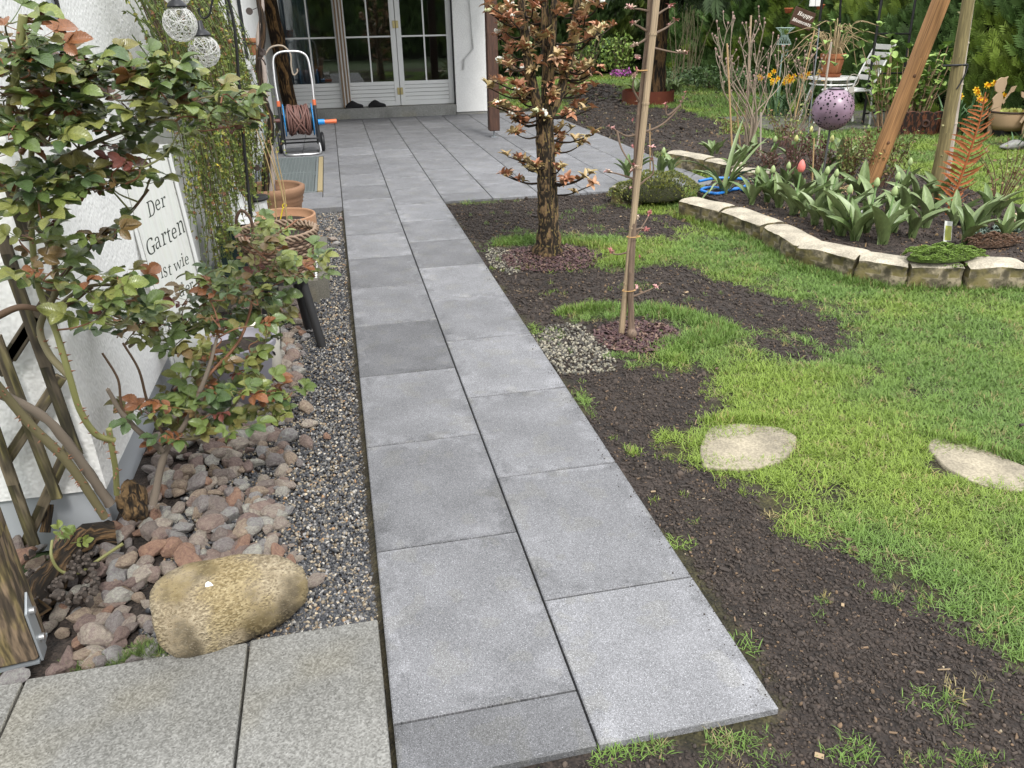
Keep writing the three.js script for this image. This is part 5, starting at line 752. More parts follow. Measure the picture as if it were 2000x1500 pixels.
function kerb(parent, a, b, h, depth, seed, flip = 1) { // a, b: foot of the front face
  const L = a.distanceTo(b) - 0.008, g = new THREE.BoxGeometry(L, h, depth, 14, 6, 7);
  displace(g, (v) => { const n = (k, s) => n3(v.x * k + seed * 7.3, v.y * k, v.z * k, s) - 0.5, top = v.y > h * 0.49; const e = Math.max(0, Math.abs(v.x) / L * 2 - 0.82) * 0.06; v.z -= Math.sign(v.z) * e * 0.5; v.z += n(9, 1) * 0.035 * (top ? 0.5 : 1) + n(40, 2) * 0.014 * (top ? 0.3 : 1); v.y += (top ? n(10, 3) * 0.006 : 0) - (top ? Math.max(0, Math.abs(v.z) / depth * 2 - 0.6) * 0.05 + e * 0.7 : 0) + (top ? n(5, 6) * 0.02 : 0); v.x += n(20, 4) * 0.016; });
  const grp = g.groups.slice(); const u = boxUV(g, 1.6); u.clearGroups(); for (const q of grp) u.addGroup(q.start, q.count, q.materialIndex === 2 ? 0 : 1);
  const m = mesh('edging_stone', u, [kTop, kSide], parent), c = a.clone().add(b).multiplyScalar(0.5), d = b.clone().sub(a).normalize(), nrm = V(d.z, 0, -d.x).multiplyScalar(flip);
  m.position.set(c.x + nrm.x * depth / 2, h / 2 - 0.025, c.z + nrm.z * depth / 2); m.rotation.y = Math.atan2(-d.z, d.x) + (flip < 0 ? 0 : 0); return m;
}
{
  const kw = thing('bed_edging', 'low curved edging of mossy pale concrete stones round the flower bed', 'edging');
  const G = (a, b) => onY(a, b, 0); let s = 1;
  for (const [a, b, c, d] of [[1322, 420, 1402, 440], [1404, 441, 1482, 470], [1484, 472, 1548, 512], [1550, 514, 1663, 542], [1667, 546, 1766, 560], [1774, 560, 1880, 560], [1884, 560, 2010, 560]]) kerb(kw, G(a, b), G(c, d), 0.145, 0.2, s++);
  for (const [a, b, c, d] of [[1300, 322, 1372, 338], [1374, 339, 1430, 352], [1425, 362, 1500, 366]]) kerb(kw, G(a, b), G(c, d), 0.16, 0.18, s++);
  kerb(kw, G(1192, 392), G(1255, 398), 0.15, 0.16, s++);
  // bed soil
  const sh = new THREE.Shape(); bedPoly.forEach(([x, z], i) => (i ? sh.lineTo(x, -z) : sh.moveTo(x, -z)));
  const g = new THREE.ExtrudeGeometry(sh, { depth: 0.13, bevelEnabled: false }).rotateX(-Math.PI / 2); const m = struct('flower_bed_soil', boxUV(g, 1), std(0.8, 0.75, 0.7, 0.95, { map: T.soil, bumpMap: T.soilBump, bumpScale: 0.02 })); m.position.y = -0.04;
  const r = rng(31), cr = [[], []]; for (let i = 0; i < 9000; i++) { const [x, z] = inPoly(bedPoly, r); if (z < -6.6 && r() < 0.6) continue; const k = r(), c = k < 0.75 ? [0.045, 0.034, 0.028] : k < 0.92 ? [0.12, 0.08, 0.05] : [0.3, 0.2, 0.1], s = 0.005 + 0.012 * r() * r(); cr[i % 2].push({ p: V(x, 0.092, z), q: randQ(r), s: [s * (i % 3 ? 1 : 2.5), s * 0.5, s * 0.8], c: rgb(...c) }); }
  instanced('bed_mulch', stoneGeo(41, 1, 8), std(1, 1, 1, 0.9), cr[0]); instanced('bed_mulch', stoneGeo(43, 1, 8), std(1, 1, 1, 0.9), cr[1]);
}
const BY = 0.09; // height of the bed soil
// tulips
const tulipM = [std(0.22, 0.3, 0.12, 0.42, { map: T.leaf }), std(0.28, 0.37, 0.17, 0.42, { map: T.leaf }), std(0.17, 0.25, 0.09, 0.42, { map: T.leaf })], tulipStem = std(0.2, 0.32, 0.12, 0.5), tulipBud = std(0.33, 0.42, 0.18, 0.5), tulipYellow = std(0.6, 0.6, 0.22, 0.5), tulipPink = std(0.72, 0.2, 0.17, 0.5);
const tulipLeaves = [0, 1, 2, 3, 4].map((k) => { const r = rng(900 + k); return blade(0.17 + 0.1 * r(), 9, { droop: 0.25 + 0.9 * r(), fold: 0.4, base: 0.5, belly: 0.4, cols: 2, twist: (r() - 0.5) * 1.6 }); });
const budGeo = lathe([[0.001, 0], [0.2, 0.06], [0.3, 0.3], [0.27, 0.6], [0.14, 0.88], [0.001, 1]], 12);
function tulip(a, b, hpx, seed, bud, place) {
  const r = rng(seed), p = onY(a, b, BY), dist = p.distanceTo(EYE) * 0.97, H = 0.95 * hpx * dist / FOCAL;
  const t = thing('tulip', `broad-leaved ${bud === 'pink' ? 'tulip with a pink bud' : bud === 'green' ? 'tulip with a green bud' : bud === 'yellow' ? 'tulip with a pale yellow bud' : 'young tulip without bud'} ${place}`, 'tulip', 'tulips in the garden');
  const n = 6 + Math.floor(r() * 3); for (let k = 0; k < n; k++) { const m = mesh('leaf', tulipLeaves[Math.floor(r() * 5)], tulipM[Math.floor(r() * 3)], t), s = H * (0.55 + 0.5 * r()); m.scale.set(s * (0.8 + 0.4 * r()), s, s); m.rotation.set(-(0.05 + 0.42 * r()), k * 2.4 + r(), 0, 'YXZ'); m.rotation.y += Math.PI; }
  if (bud) { const h = H * (0.72 + 0.2 * r()); mesh('stem', rod(V(0, 0, 0), V(0.01, h, 0.01), 0.006, 6), tulipStem, t); const m = mesh('bud', budGeo, bud === 'pink' ? tulipPink : bud === 'yellow' ? tulipYellow : tulipBud, t); m.scale.setScalar(bud === 'pink' ? 0.085 : 0.06); m.position.set(0.01, h - 0.005, 0.01); }
  t.position.copy(p); t.position.y = BY - 0.01; return t;
}
{
  const front = 'behind the front edging stones', mid = 'in the middle of the flower bed', back = 'in the rear of the flower bed', foot = 'at the foot of the wooden props';
  [[1225, 345, 62, 0, 'beside the terrace corner'], [1290, 345, 60, 'green', 'beside the terrace corner'], [1468, 400, 80, 'green', front], [1498, 395, 80, 'green', front], [1548, 420, 100, 'pink', front], [1592, 440, 90, 0, front], [1600, 410, 90, 'green', mid], [1640, 460, 110, 'green', front], [1668, 470, 105, 0, front], [1722, 478, 110, 'green', front], [1735, 418, 80, 'green', foot], [1765, 425, 85, 0, foot], [1700, 420, 90, 0, foot], [1805, 445, 95, 0, foot], [1830, 400, 75, 0, foot], [1885, 478, 110, 0, 'next to the rusty fern'], [1925, 430, 80, 0, 'next to the rusty fern'], [1945, 425, 60, 0, 'next to the rusty fern'], [1505, 320, 55, 'green', back], [1545, 325, 60, 'yellow', back], [1612, 335, 70, 'yellow', mid], [1640, 340, 75, 0, mid], [1655, 330, 70, 0, mid], [1450, 318, 55, 0, back], [1390, 305, 45, 0, back], [1470, 300, 45, 0, back], [1990, 450, 70, 0, 'next to the rusty fern'], [1575, 300, 50, 'yellow', back], [1400, 300, 45, 0, back], [1760, 385, 70, 'green', foot], [1520, 405, 78, 0, front], [1570, 425, 82, 0, front], [1617, 450, 95, 0, front], [1690, 455, 100, 'green', front], [1745, 455, 95, 0, front], [1780, 465, 90, 0, front], [1655, 425, 80, 0, mid], [1560, 385, 70, 0, mid], [1530, 375, 65, 'green', mid], [1600, 375, 70, 0, mid], [1680, 395, 80, 0, foot], [1785, 405, 80, 0, foot], [1480, 370, 60, 0, mid], [1860, 440, 75, 0, 'next to the rusty fern'], [1905, 455, 85, 0, 'next to the rusty fern'], [1240, 340, 55, 'green', 'beside the terrace corner'], [1310, 340, 50, 0, 'beside the terrace corner'], [1960, 470, 80, 0, 'next to the rusty fern'], [1620, 400, 70, 'green', mid], [1430, 330, 50, 0, back]].forEach(([a, b, h, bud, pl], i) => tulip(a, b, h, 950 + i, bud, pl));
  // leafy daffodil clump with strap leaves
  const r = rng(12), t = thing('strap_leaf_clump', 'clump of tall arching strap leaves beside the blue hose', 'plant'), p = onY(1415, 378, BY), L = [0, 1, 2].map((k) => blade(0.055, 10, { droop: 0.6 + 0.7 * k, fold: 0.4, base: 0.9, belly: 0.3 }));
  for (let k = 0; k < 16; k++) { const m = mesh('leaf', L[k % 3], tulipM[k % 3], t), s = 0.4 + 0.25 * r(); m.scale.setScalar(s); m.rotation.set(-(0.1 + 0.7 * r()), r() * 6.28, 0, 'YXZ'); m.position.set((r() - 0.5) * 0.06, 0, (r() - 0.5) * 0.06); } t.position.copy(p).setY(BY - 0.01);
  const h = V(); const hp = (a, b, y = BY + 0.015) => onY(a, b, y); solo('blue_hose', tube([hp(1365, 354), hp(1400, 348), hp(1450, 350), hp(1458, 362), hp(1430, 370), hp(1385, 366), hp(1370, 372), hp(1400, 378), hp(1440, 368), hp(1457, 374)], 0.012, 0.012, 70, 7), std(0.02, 0.2, 0.62, 0.35), 'coiled bright blue hose lying in the flower bed', 'hose');
  // creeping evergreen over the corner stone
  const ev = thing('creeping_evergreen', 'low dense yellow-green evergreen shrub spilling over the corner edging stone', 'shrub'), c = onY(1275, 392, 0.0), lf = blade(0.6, 2, { droop: 0.4, fold: 0.2 }).scale(0.016, 0.016, 0.016), pts = [];
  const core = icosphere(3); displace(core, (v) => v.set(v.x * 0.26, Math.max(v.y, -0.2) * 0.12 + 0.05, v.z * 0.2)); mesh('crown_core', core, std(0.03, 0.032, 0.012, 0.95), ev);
  for (let i = 0; i < 3800; i++) { const a = r() * 6.28, u = Math.sqrt(r()), k = 0.85 + 0.35 * n3(Math.cos(a) * 2 + 5, u * 3, Math.sin(a) * 2), x = Math.cos(a) * u * 0.36 * k, z = Math.sin(a) * u * 0.27 * k, y = 0.19 * Math.sqrt(Math.max(0, 1 - u * u)) * (0.75 + 0.5 * n3(x * 12, 1, z * 12)) + 0.01; const g = 0.6 + 0.8 * r(); pts.push({ p: V(x, y, z), q: quatUp(V(x * 3 + r() - 0.5, 0.8, z * 3 + r() - 0.5), r() * 6), s: 0.8 + 0.6 * r(), c: r() < 0.7 ? rgb(0.17 * g, 0.18 * g, 0.045) : rgb(0.09 * g, 0.12 * g, 0.035) }); }
  instanced('foliage', lf, std(1, 1, 1, 0.6), pts, ev); ev.position.set(c.x, 0.0, c.z);
  // sedum mats and rosettes on the edging
  const mat = (name, label, a, b, rx, rz, n, y0, cols, sc) => { const g = thing(name, label, 'ground cover'), p = onY(a, b, y0), l = [], f = merge([0, 1, 2, 3, 4].map((k) => blade(0.5, 2, { droop: 0.3 }).rotateX(-0.5).rotateY(k * 1.257).scale(sc, sc, sc))); const cg = icosphere(3); displace(cg, (v) => v.set(v.x * rx * 0.8, Math.max(0, v.y) * 0.03, v.z * rz * 0.8)); mesh('cushion', cg, std(cols[0] * 0.4, cols[1] * 0.4, cols[2] * 0.4, 0.95), g); for (let i = 0; i < n; i++) { const q = r() * 6.28, u = Math.sqrt(r()) * (0.8 + 0.45 * n3(Math.cos(q) * 2, Math.sin(q) * 2, 4)), k = 0.65 + 0.7 * r(); l.push({ p: V(Math.cos(q) * u * rx, 0.05 * (0.3 + 1.1 * n3(Math.cos(q) * u * 5, 2, Math.sin(q) * u * 5)) * Math.sqrt(Math.max(0, 1 - u * u * 0.9)) + 0.004 * r() - (u > 1 ? 0.02 : 0), Math.sin(q) * u * rz), q: quatUp(V(r() - 0.5, 1.5, r() - 0.5), r() * 6), s: 0.7 + 0.6 * r(), c: rgb(cols[0] * k, cols[1] * k, cols[2] * k) }); } instanced('foliage', f, std(1, 1, 1, 0.6), l, g); g.position.copy(p); g.position.y = y0; return g; };
  mat('sedum_mat', 'bright green sedum mat draped over the edging stone', 1838, 503, 0.25, 0.12, 3000, 0.13, [0.17, 0.26, 0.045], 0.009);
  mat('dry_sedum', 'brown dried sedum mat behind the edging stone', 1935, 478, 0.2, 0.08, 1200, 0.1, [0.2, 0.12, 0.075], 0.01);
  const su = thing('succulent_rosettes', 'grey-green succulent rosettes near the dried sedum', 'succulent'), sf = blade(0.55, 4, { droop: -0.4, fold: 0.2 }); for (let k = 0; k < 14; k++) { const p0 = onY(1900 + r() * 100, 440 + r() * 28, BY), g = []; for (let j = 0; j < 14; j++) g.push(sf.clone().scale(0.034, 0.034, 0.034).rotateX(0.35 + 0.05 * (14 - j)).rotateY(j * 2.4)); const m = mesh('rosette', merge(g), std(0.13, 0.18, 0.14, 0.6), su); m.position.copy(p0); m.scale.setScalar(0.8 + 0.6 * r()); }
  const lb = thing('plant_label', 'small white and yellow-green plant tag stuck in the bed', 'plant tag'); const lp = onY(1850, 472, BY), lq = mesh('tag', rbox(0.075, 0.13, 0.003, 0, 0.055, 0, 0.001), std(0.75, 0.76, 0.7, 0.5), lb); mesh('print', box(0.06, 0.085, 0.0012, 0.0, 0.05, 0.0022), std(0.42, 0.45, 0.08, 0.5), lq); lb.position.copy(lp); lb.rotation.set(-0.3, 0.3, -0.12);
  [[1695, 412, 'white rounded pebble between the tulips behind the edging'], [1890, 430, 'pale grey rounded stone behind the tulip next to the rusty fern'], [1985, 425, 'sandy rounded stone near the succulent rosettes']].forEach(([a, b, l], k) => { const m = solo('bed_stone', stoneGeo(60 + k, 3, 9, 8), [std(0.75, 0.75, 0.74, 0.7), std(0.45, 0.47, 0.5, 0.8), std(0.5, 0.4, 0.27, 0.85)][k], l, 'stone', 'stones in the flower bed'), p = onY(a, b, BY + 0.03); m.position.copy(p); m.scale.set(0.075, 0.045, 0.05); });
  // dry grass tuft
  const dg = thing('dry_grass_tuft', 'flopped straw-coloured dry grass tuft in the flower bed', 'grass'), gp = onY(1640, 372, BY), gb = blade(0.02, 6, { droop: 1.6, base: 0.9 }); for (let k = 0; k < 46; k++) { const m = mesh('blade', gb, std(0.45, 0.34, 0.17, 0.8), dg); m.scale.setScalar(0.12 + 0.14 * r()); m.scale.x *= 1.6; m.rotation.set(-(0.3 + 0.9 * r()), r() * 6.28, 0, 'YXZ'); m.position.set((r() - 0.5) * 0.2, 0, (r() - 0.5) * 0.12); } dg.position.copy(gp).setY(BY);
}
// props of the young tree
{
  const z1 = onY(1692, 376, BY - 0.05), top = onZ(1842, -10, z1.z + 0.12), d = top.clone().sub(z1), t2 = top.clone().addScaledVector(d, 0.45);
  const pp = thing('wooden_prop', 'thick round brown wooden tree prop leaning out of the flower bed', 'prop'); mesh('pole', tube([z1, top, t2], 0.062, 0.06, 10, 18, { uvw: 2, uvl: 1 }), std(0.52, 0.29, 0.13, 0.75, { map: T.wood, bumpMap: T.wood, bumpScale: 0.001 }), pp);
  const r = rng(6); for (const s of [0.28, 0.62]) { const p = z1.clone().lerp(top, s); mesh('knot', new THREE.SphereGeometry(0.014, 8, 6).scale(1, 1, 0.5).translate(p.x - 0.02, p.y, p.z + 0.056), std(0.14, 0.07, 0.035, 0.9), pp); }
  const b = onY(1822, 395, BY - 0.05), tt = onZ(1893, -10, b.z), ex = tt.clone().addScaledVector(tt.clone().sub(b), 0.5);
  const tr = thing('young_tree', 'young tree with smooth mossy olive trunk rising from the flower bed', 'tree'); mesh('trunk', tube([b, b.clone().lerp(tt, 0.5).add(V(0.01, 0, 0)), tt, ex], 0.046, 0.034, 26, 12, { rough: 0.06, uvl: 2 }), std(0.3, 0.26, 0.13, 0.85, { map: T.wood, bumpMap: T.pear, bumpScale: 0.002 }), tr);
  for (let k = 0; k < 12; k++) { const s = 0.1 + 0.075 * k, p = b.clone().lerp(tt, s), a = r() * 6.28; mesh('bud', new THREE.ConeGeometry(0.009, 0.02, 6).rotateZ(-1.2).rotateY(a).translate(p.x + Math.cos(a) * 0.045, p.y, p.z - Math.sin(a) * 0.045), std(0.35, 0.33, 0.16, 0.8), tr); }
  for (let k = 0; k < 8; k++) { const p = ex.clone().lerp(tt, k / 10), a = k * 2.2; mesh('limb', tube([p, p.clone().add(V(Math.cos(a) * 0.3, 0.3, Math.sin(a) * 0.3)), p.clone().add(V(Math.cos(a) * 0.5, 0.75, Math.sin(a) * 0.5))], 0.016, 0.005, 8, 6), std(0.3, 0.26, 0.15, 0.85), tr); }
  bamboo('bamboo_stake', 'whitish bamboo stake tied to the mossy young tree', onY(1840, 385, BY - 0.05).add(V(0.03, 0, -0.03)), onZ(1908, -90, b.z - 0.06), 0.03, bambooP);
  const kz = onZ(1870, 128, b.z); solo('rubber_tie', merge([new THREE.TorusGeometry(0.075, 0.008, 6, 28).rotateX(1.5).scale(1.1, 1, 0.75).translate(kz.x, kz.y, kz.z - 0.02), tube([V(kz.x + 0.05, kz.y, kz.z + 0.04), V(kz.x + 0.03, kz.y - 0.08, kz.z + 0.045), V(kz.x + 0.0, kz.y - 0.15, kz.z + 0.04)], 0.006, 0.005, 8, 5)]), blackMetal, 'black rubber tie round the mossy trunk and its stake', 'tie');
}
// rusty metal fern
{
  const t = thing('rusty_fern', 'tall rusty metal fern frond ornament in the flower bed', 'ornament'), rm = std(0.3, 0.095, 0.028, 0.9, { bumpMap: T.terra, bumpScale: 0.002 }), fl = blade(0.15, 6, { droop: 0.5, fold: 0.3, serr: 0.18, base: 0.5 });
  const b = onY(1846, 425, BY - 0.02), q = (a, c) => onZ(a, c, b.z), P = [b, q(1868, 370), q(1893, 300), q(1915, 230), q(1925, 180)], c = new THREE.CatmullRomCurve3(P); mesh('midrib', tube(P, 0.011, 0.004, 30, 6), rm, t);
  for (let i = 0; i < 26; i++) { const s = 0.1 + i * 0.034, p = c.getPointAt(Math.min(0.99, s)), tg = c.getTangentAt(Math.min(0.99, s)), L = 0.155 * Math.sin(Math.PI * (0.16 + 0.8 * s)) + 0.01; for (const sd of [-1, 1]) { const out = V(tg.y * sd, -tg.x * sd, 0).normalize(), e = p.clone().addScaledVector(out, L).addScaledVector(tg, L * 0.18).add(V(0, 0, 0.03 * Math.sin(i * 1.7 + sd))); const dr = out.clone().multiplyScalar(1).addScaledVector(tg, 0.42).add(V(0, 0, 0.25 * Math.sin(i * 1.7 + sd))).normalize(), m = mesh('leaflet', fl, rm, t); m.position.copy(p); m.quaternion.copy(quatUp(dr, 0.5 + 0.5 * Math.sin(i * 2.3))); m.scale.set(L * 0.75 + 0.03, L * 1.05, L * 0.75 + 0.03); } }
}
// violet ceramic ball
{
  const t = thing('ceramic_ball', 'violet pierced ceramic garden ball on a rod above the flower bed', 'ornament'), c = onZ(1627, 213, -5.35), R = 0.148;
  T.ball = tex(256, 256, (u, v) => { const L = 0.6 + 0.2 * (fbm(u * 10, v * 10, 3, 10, 221) - 0.5); return [L, L * 0.88, L * 0.97]; });
  const g = new THREE.SphereGeometry(R, 40, 28); const r = rng(17), bm = phys(0.78, 0.68, 0.74, 0.4, { map: T.ball, clearcoat: 0.35, clearcoatRoughness: 0.3 }); mesh('shell', g, bm, t); const hole = new THREE.CylinderGeometry(1, 1, 0.2, 10), hm = std(0.008, 0.006, 0.008, 0.9), ring = new THREE.TorusGeometry(1, 0.22, 5, 12).rotateX(Math.PI / 2);
  const spots = []; for (let i = 0; i < 5000 && spots.length < 290; i++) { const d = V(r() - 0.5, r() - 0.5, r() - 0.5).normalize(), s = 0.0035 + 0.009 * r() * r(); if (d.y > 0.9) continue; if (spots.every((o) => o.d.distanceTo(d) * R > (o.s + s) * 1.35)) spots.push({ d, s }); }
  for (const { d, s } of spots) { const m = mesh('hole', hole, hm, t); m.position.copy(d).multiplyScalar(R); m.quaternion.copy(quatUp(d)); m.scale.set(s, 0.012, s); }
  mesh('neck', lathe([[0.001, R * 0.96], [0.055, R * 0.94], [0.062, R * 0.955], [0.055, R * 0.985], [0.001, R * 0.97]], 24), darkMetal, t); mesh('rod', rod(V(0, -c.y + BY - 0.05, 0), V(0, -R * 0.97, 0), 0.008), std(0.12, 0.12, 0.12, 0.6, { metalness: 0.5 }), t); t.position.copy(c);
}
// canes and bare shrubs in the bed
{
  const r = rng(41);
  [[1455, 285, 1467, 30, 'tall pale plant cane rising through the bare bud shrub', 0.011, bambooM], [1432, 335, 1420, 85, 'thin orange cane slanting in front of the bud shrub', 0.008, caneM], [1446, 295, 1438, 200, 'short orange cane crossing the slanting cane', 0.008, caneM], [1550, 240, 1591, 58, 'orange cane leaning beside the potted plant', 0.009, caneM], [1595, 290, 1624, 82, 'grey bamboo cane standing in front of the violet ball', 0.011, bambooP], [1576, 285, 1600, 55, 'thin grey metal rod beside the violet ball', 0.006, galv], [1485, 310, 1486, 220, 'short white cane at the foot of the bud shrub', 0.009, bambooP], [1270, 345, 1269, 242, 'thin cane standing among the corner tulips', 0.006, caneM], [1585, 390, 1590, 270, 'short brown cane among the tulips', 0.006, caneM]].forEach(([a, b, c, d, l, rr, m]) => { const p = onY(a, b, BY - 0.03); solo('plant_cane', tube([p, onZ(c, d, p.z)], rr, rr * 0.9, 4, 7), m, l, 'cane', 'canes in the flower bed'); });
  const budShrub = (name, label, base, tips, seed, col, rad) => { const q = rng(seed), t = thing(name, label, 'shrub'), b = onY(base[0], base[1], BY - 0.02), tw = std(...col, 0.85), bd = std(0.3, 0.2, 0.17, 0.8), bg = new THREE.SphereGeometry(1, 6, 5); const stems = []; for (const [a, c] of tips) { const e = onZ(a, c, b.z + (q() - 0.5) * 0.5), m1 = b.clone().lerp(e, 0.3).add(V((b.x - e.x) * 0.2 + (q() - 0.5) * 0.16, -0.02, (q() - 0.5) * 0.12)), m2 = b.clone().lerp(e, 0.7).add(V((e.x - b.x) * 0.12 + (q() - 0.5) * 0.14, 0.0, (q() - 0.5) * 0.1)); mesh('stem', tube([b, m1, m2, e], rad, rad * 0.3, 12, 5), tw, t); const cv = new THREE.CatmullRomCurve3([b, m1, m2, e]); for (let k = 0; k < 5; k++) { const s = 0.45 + 0.5 * q(), p = cv.getPoint(s), u = p.clone().add(V((q() - 0.5) * 0.2, 0.1 + 0.14 * q(), (q() - 0.5) * 0.2)); mesh('twig', tube([p, p.clone().lerp(u, 0.5).add(V((q() - 0.5) * 0.03, 0.0, 0)), u], rad * 0.45, rad * 0.25, 5, 4), tw, t); const m = mesh('bud', bg, bd, t); m.position.copy(u); m.scale.set(0.009, 0.012, 0.009); } const m = mesh('bud', bg, bd, t); m.position.copy(e); m.scale.set(0.011, 0.014, 0.011); } return t; };
  budShrub('bud_shrub', 'bare hydrangea shrub with pale twigs and fat buds round a tall cane', [1460, 300], [[1400, 42], [1422, 45], [1433, 32], [1457, 45], [1476, 42], [1494, 45], [1405, 112], [1418, 115], [1510, 65], [1520, 75], [1445, 75], [1490, 95], [1528, 90], [1470, 80], [1430, 110]], 55, [0.3, 0.24, 0.18], 0.009);
  budShrub('bud_shrub', 'smaller bare bud shrub growing next to the violet ball', [1545, 285], [[1540, 110], [1552, 120], [1572, 100], [1590, 140], [1560, 145], [1605, 135], [1585, 110]], 56, [0.3, 0.24, 0.17], 0.007);
  // low shrubs with sparse small leaves
  const leafy = (name, label, a, b, w, hpx, n, cols, seed, y0 = BY) => { const q = rng(seed), p = onY(a, b, y0), H = hpx * p.distanceTo(EYE) / FOCAL, W = w * p.distanceTo(EYE) / FOCAL, t = thing(name, label, 'shrub'), pts = [], gs = []; for (let i = 0; i < 14; i++) { const e = V((q() - 0.5) * W, H * (0.6 + 0.45 * q()), (q() - 0.5) * W * 0.7), P = [V(e.x * 0.15, -0.02, e.z * 0.15), V(e.x * 0.5 + 0.02, e.y * 0.5, e.z * 0.5), e]; gs.push(tube(P, 0.005, 0.002, 8, 4)); const c = new THREE.CatmullRomCurve3(P); for (let k = 0; k < n / 14; k++) pts.push(c.getPoint(0.25 + 0.75 * q()).add(V((q() - 0.5) * 0.07, (q() - 0.5) * 0.06, (q() - 0.5) * 0.07))); } mesh('stems', merge(gs), std(0.16, 0.09, 0.06, 0.85), t).userData.kind = 'stuff'; const lf = blade(0.55, 3, { droop: 0.6, fold: 0.2 }).scale(0.028, 0.028, 0.028); instanced('foliage', lf, std(1, 1, 1, 0.55), pts.map((s) => { const c = cols[Math.floor(q() * cols.length)], k = 0.7 + 0.6 * q(); return { p: s, q: randQ(q), s: 0.7 + 0.6 * q(), c: rgb(c[0] * k, c[1] * k, c[2] * k) }; }), t); t.position.copy(p); return t; };
  const red = [[0.13, 0.06, 0.05], [0.1, 0.075, 0.045], [0.16, 0.08, 0.07]], grn = [[0.16, 0.22, 0.06], [0.2, 0.26, 0.07], [0.22, 0.13, 0.06], [0.28, 0.3, 0.1]];
  leafy('dark_rose_shrub', 'small rose shrub with dark red leaves behind the pink tulip', 1540, 345, 70, 90, 240, red, 61); leafy('dark_rose_shrub', 'dark-leaved rose shrub at the foot of the grey bamboo cane', 1590, 345, 60, 70, 200, red, 62); leafy('dark_rose_shrub', 'low red-leaved shrub next to the strap leaves', 1500, 335, 60, 40, 160, red, 63);
  leafy('leafy_rose_shrub', 'light green leafy rose shrub behind the wooden prop', 1720, 365, 110, 95, 460, grn, 64); leafy('leafy_rose_shrub', 'light green leafy shrub between the dry grass and the lawn', 1650, 355, 90, 85, 380, grn, 65); leafy('leafy_rose_shrub', 'thorny rose shrub with few red-green leaves near the succulents', 1955, 385, 120, 105, 150, grn, 66); leafy('leafy_rose_shrub', 'low yellowish shrub behind the bare bud shrub', 1420, 270, 120, 45, 260, grn, 67, 0.02); leafy('leafy_rose_shrub', 'low leafy shrub under the smaller bud shrub', 1530, 285, 110, 70, 340, grn, 68);
}

// ================================================================ HEDGES
const frond = (() => { const r = rng(1234), gs = []; const leaf = (len, w, rot, y) => { const g = blade(w, 2, { droop: 0.5, fold: 0, base: 0.6 }).scale(len, len, len); g.rotateZ(rot); g.translate(0, y, 0); gs.push(g); }; leaf(0.12, 0.14, 0, 0); for (let i = 0; i < 5; i++) { leaf(0.065 - 0.006 * i, 0.26, 0.75, 0.015 + i * 0.02); leaf(0.065 - 0.006 * i, 0.26, -0.75, 0.022 + i * 0.02); } return merge(gs); })();
function hedge(label, A, B, h, thick, den, seed, sc, tone) { // front face from A to B (x, z), growing away on the other side
  const r = rng(seed), t = thing('thuja_hedge', label, 'hedge'), d = V(B[0] - A[0], 0, B[1] - A[1]), L = d.length(); d.normalize(); const n = V(d.z, 0, -d.x); // outward normal (towards the garden)
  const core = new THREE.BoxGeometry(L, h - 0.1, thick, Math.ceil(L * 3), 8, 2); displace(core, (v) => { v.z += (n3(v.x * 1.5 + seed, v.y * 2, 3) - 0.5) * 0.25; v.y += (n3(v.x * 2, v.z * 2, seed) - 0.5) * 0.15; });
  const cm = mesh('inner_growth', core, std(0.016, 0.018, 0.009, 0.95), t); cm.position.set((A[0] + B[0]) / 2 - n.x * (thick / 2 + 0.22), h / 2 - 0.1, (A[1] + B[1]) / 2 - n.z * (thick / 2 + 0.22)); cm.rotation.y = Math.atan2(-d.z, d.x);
  const l = []; const N = Math.floor(L * h * den);
  for (let i = 0; i < N; i++) { const s = r() * L, y = Math.pow(r(), 0.9) * h, b = (fbm(s * 1.1 + seed, y * 1.6, 3, 0, seed) - 0.5) * 0.55 + (fbm(s * 5, y * 5, 2, 0, seed + 3) - 0.5) * 0.4, dep = -Math.pow(r(), 1.6) * 0.2; const p = V(A[0], 0, A[1]).addScaledVector(d, s).addScaledVector(n, b + dep - 0.05); p.y = y - 0.04; const k = (0.45 + 1.0 * r()) * tone, yl = smooth(0.5, 0.75, fbm(s * 2, y * 2, 2, 0, seed + 9)); const dir = n.clone().multiplyScalar(0.5 + 0.5 * r()).add(V((r() - 0.5) * 0.9, 0.75 + 0.4 * r(), (r() - 0.5) * 0.9)).normalize(); l.push({ p, q: quatUp(dir, r() * 6.28), s: sc * (0.7 + 0.6 * r()), c: rgb(lerp(0.05, 0.105, yl) * k, lerp(0.085, 0.14, yl) * k, 0.025 * k) }); }
  instanced('foliage', frond, std(1, 1, 1, 0.6), l, t); return t;
}
hedge('tall clipped green thuja hedge behind the white chair and child figures', [7.85, -4.5], [7.95, -20.5], 2.7, 0.9, 620, 1, 1.6, 2.9);
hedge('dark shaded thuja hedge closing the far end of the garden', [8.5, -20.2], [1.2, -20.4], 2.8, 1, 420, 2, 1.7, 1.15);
hedge('tall dark hedge behind the viewer mirrored in the door glass', [-5, 9], [9, 9], 2.6, 1, 90, 3, 3.2, 2.2);
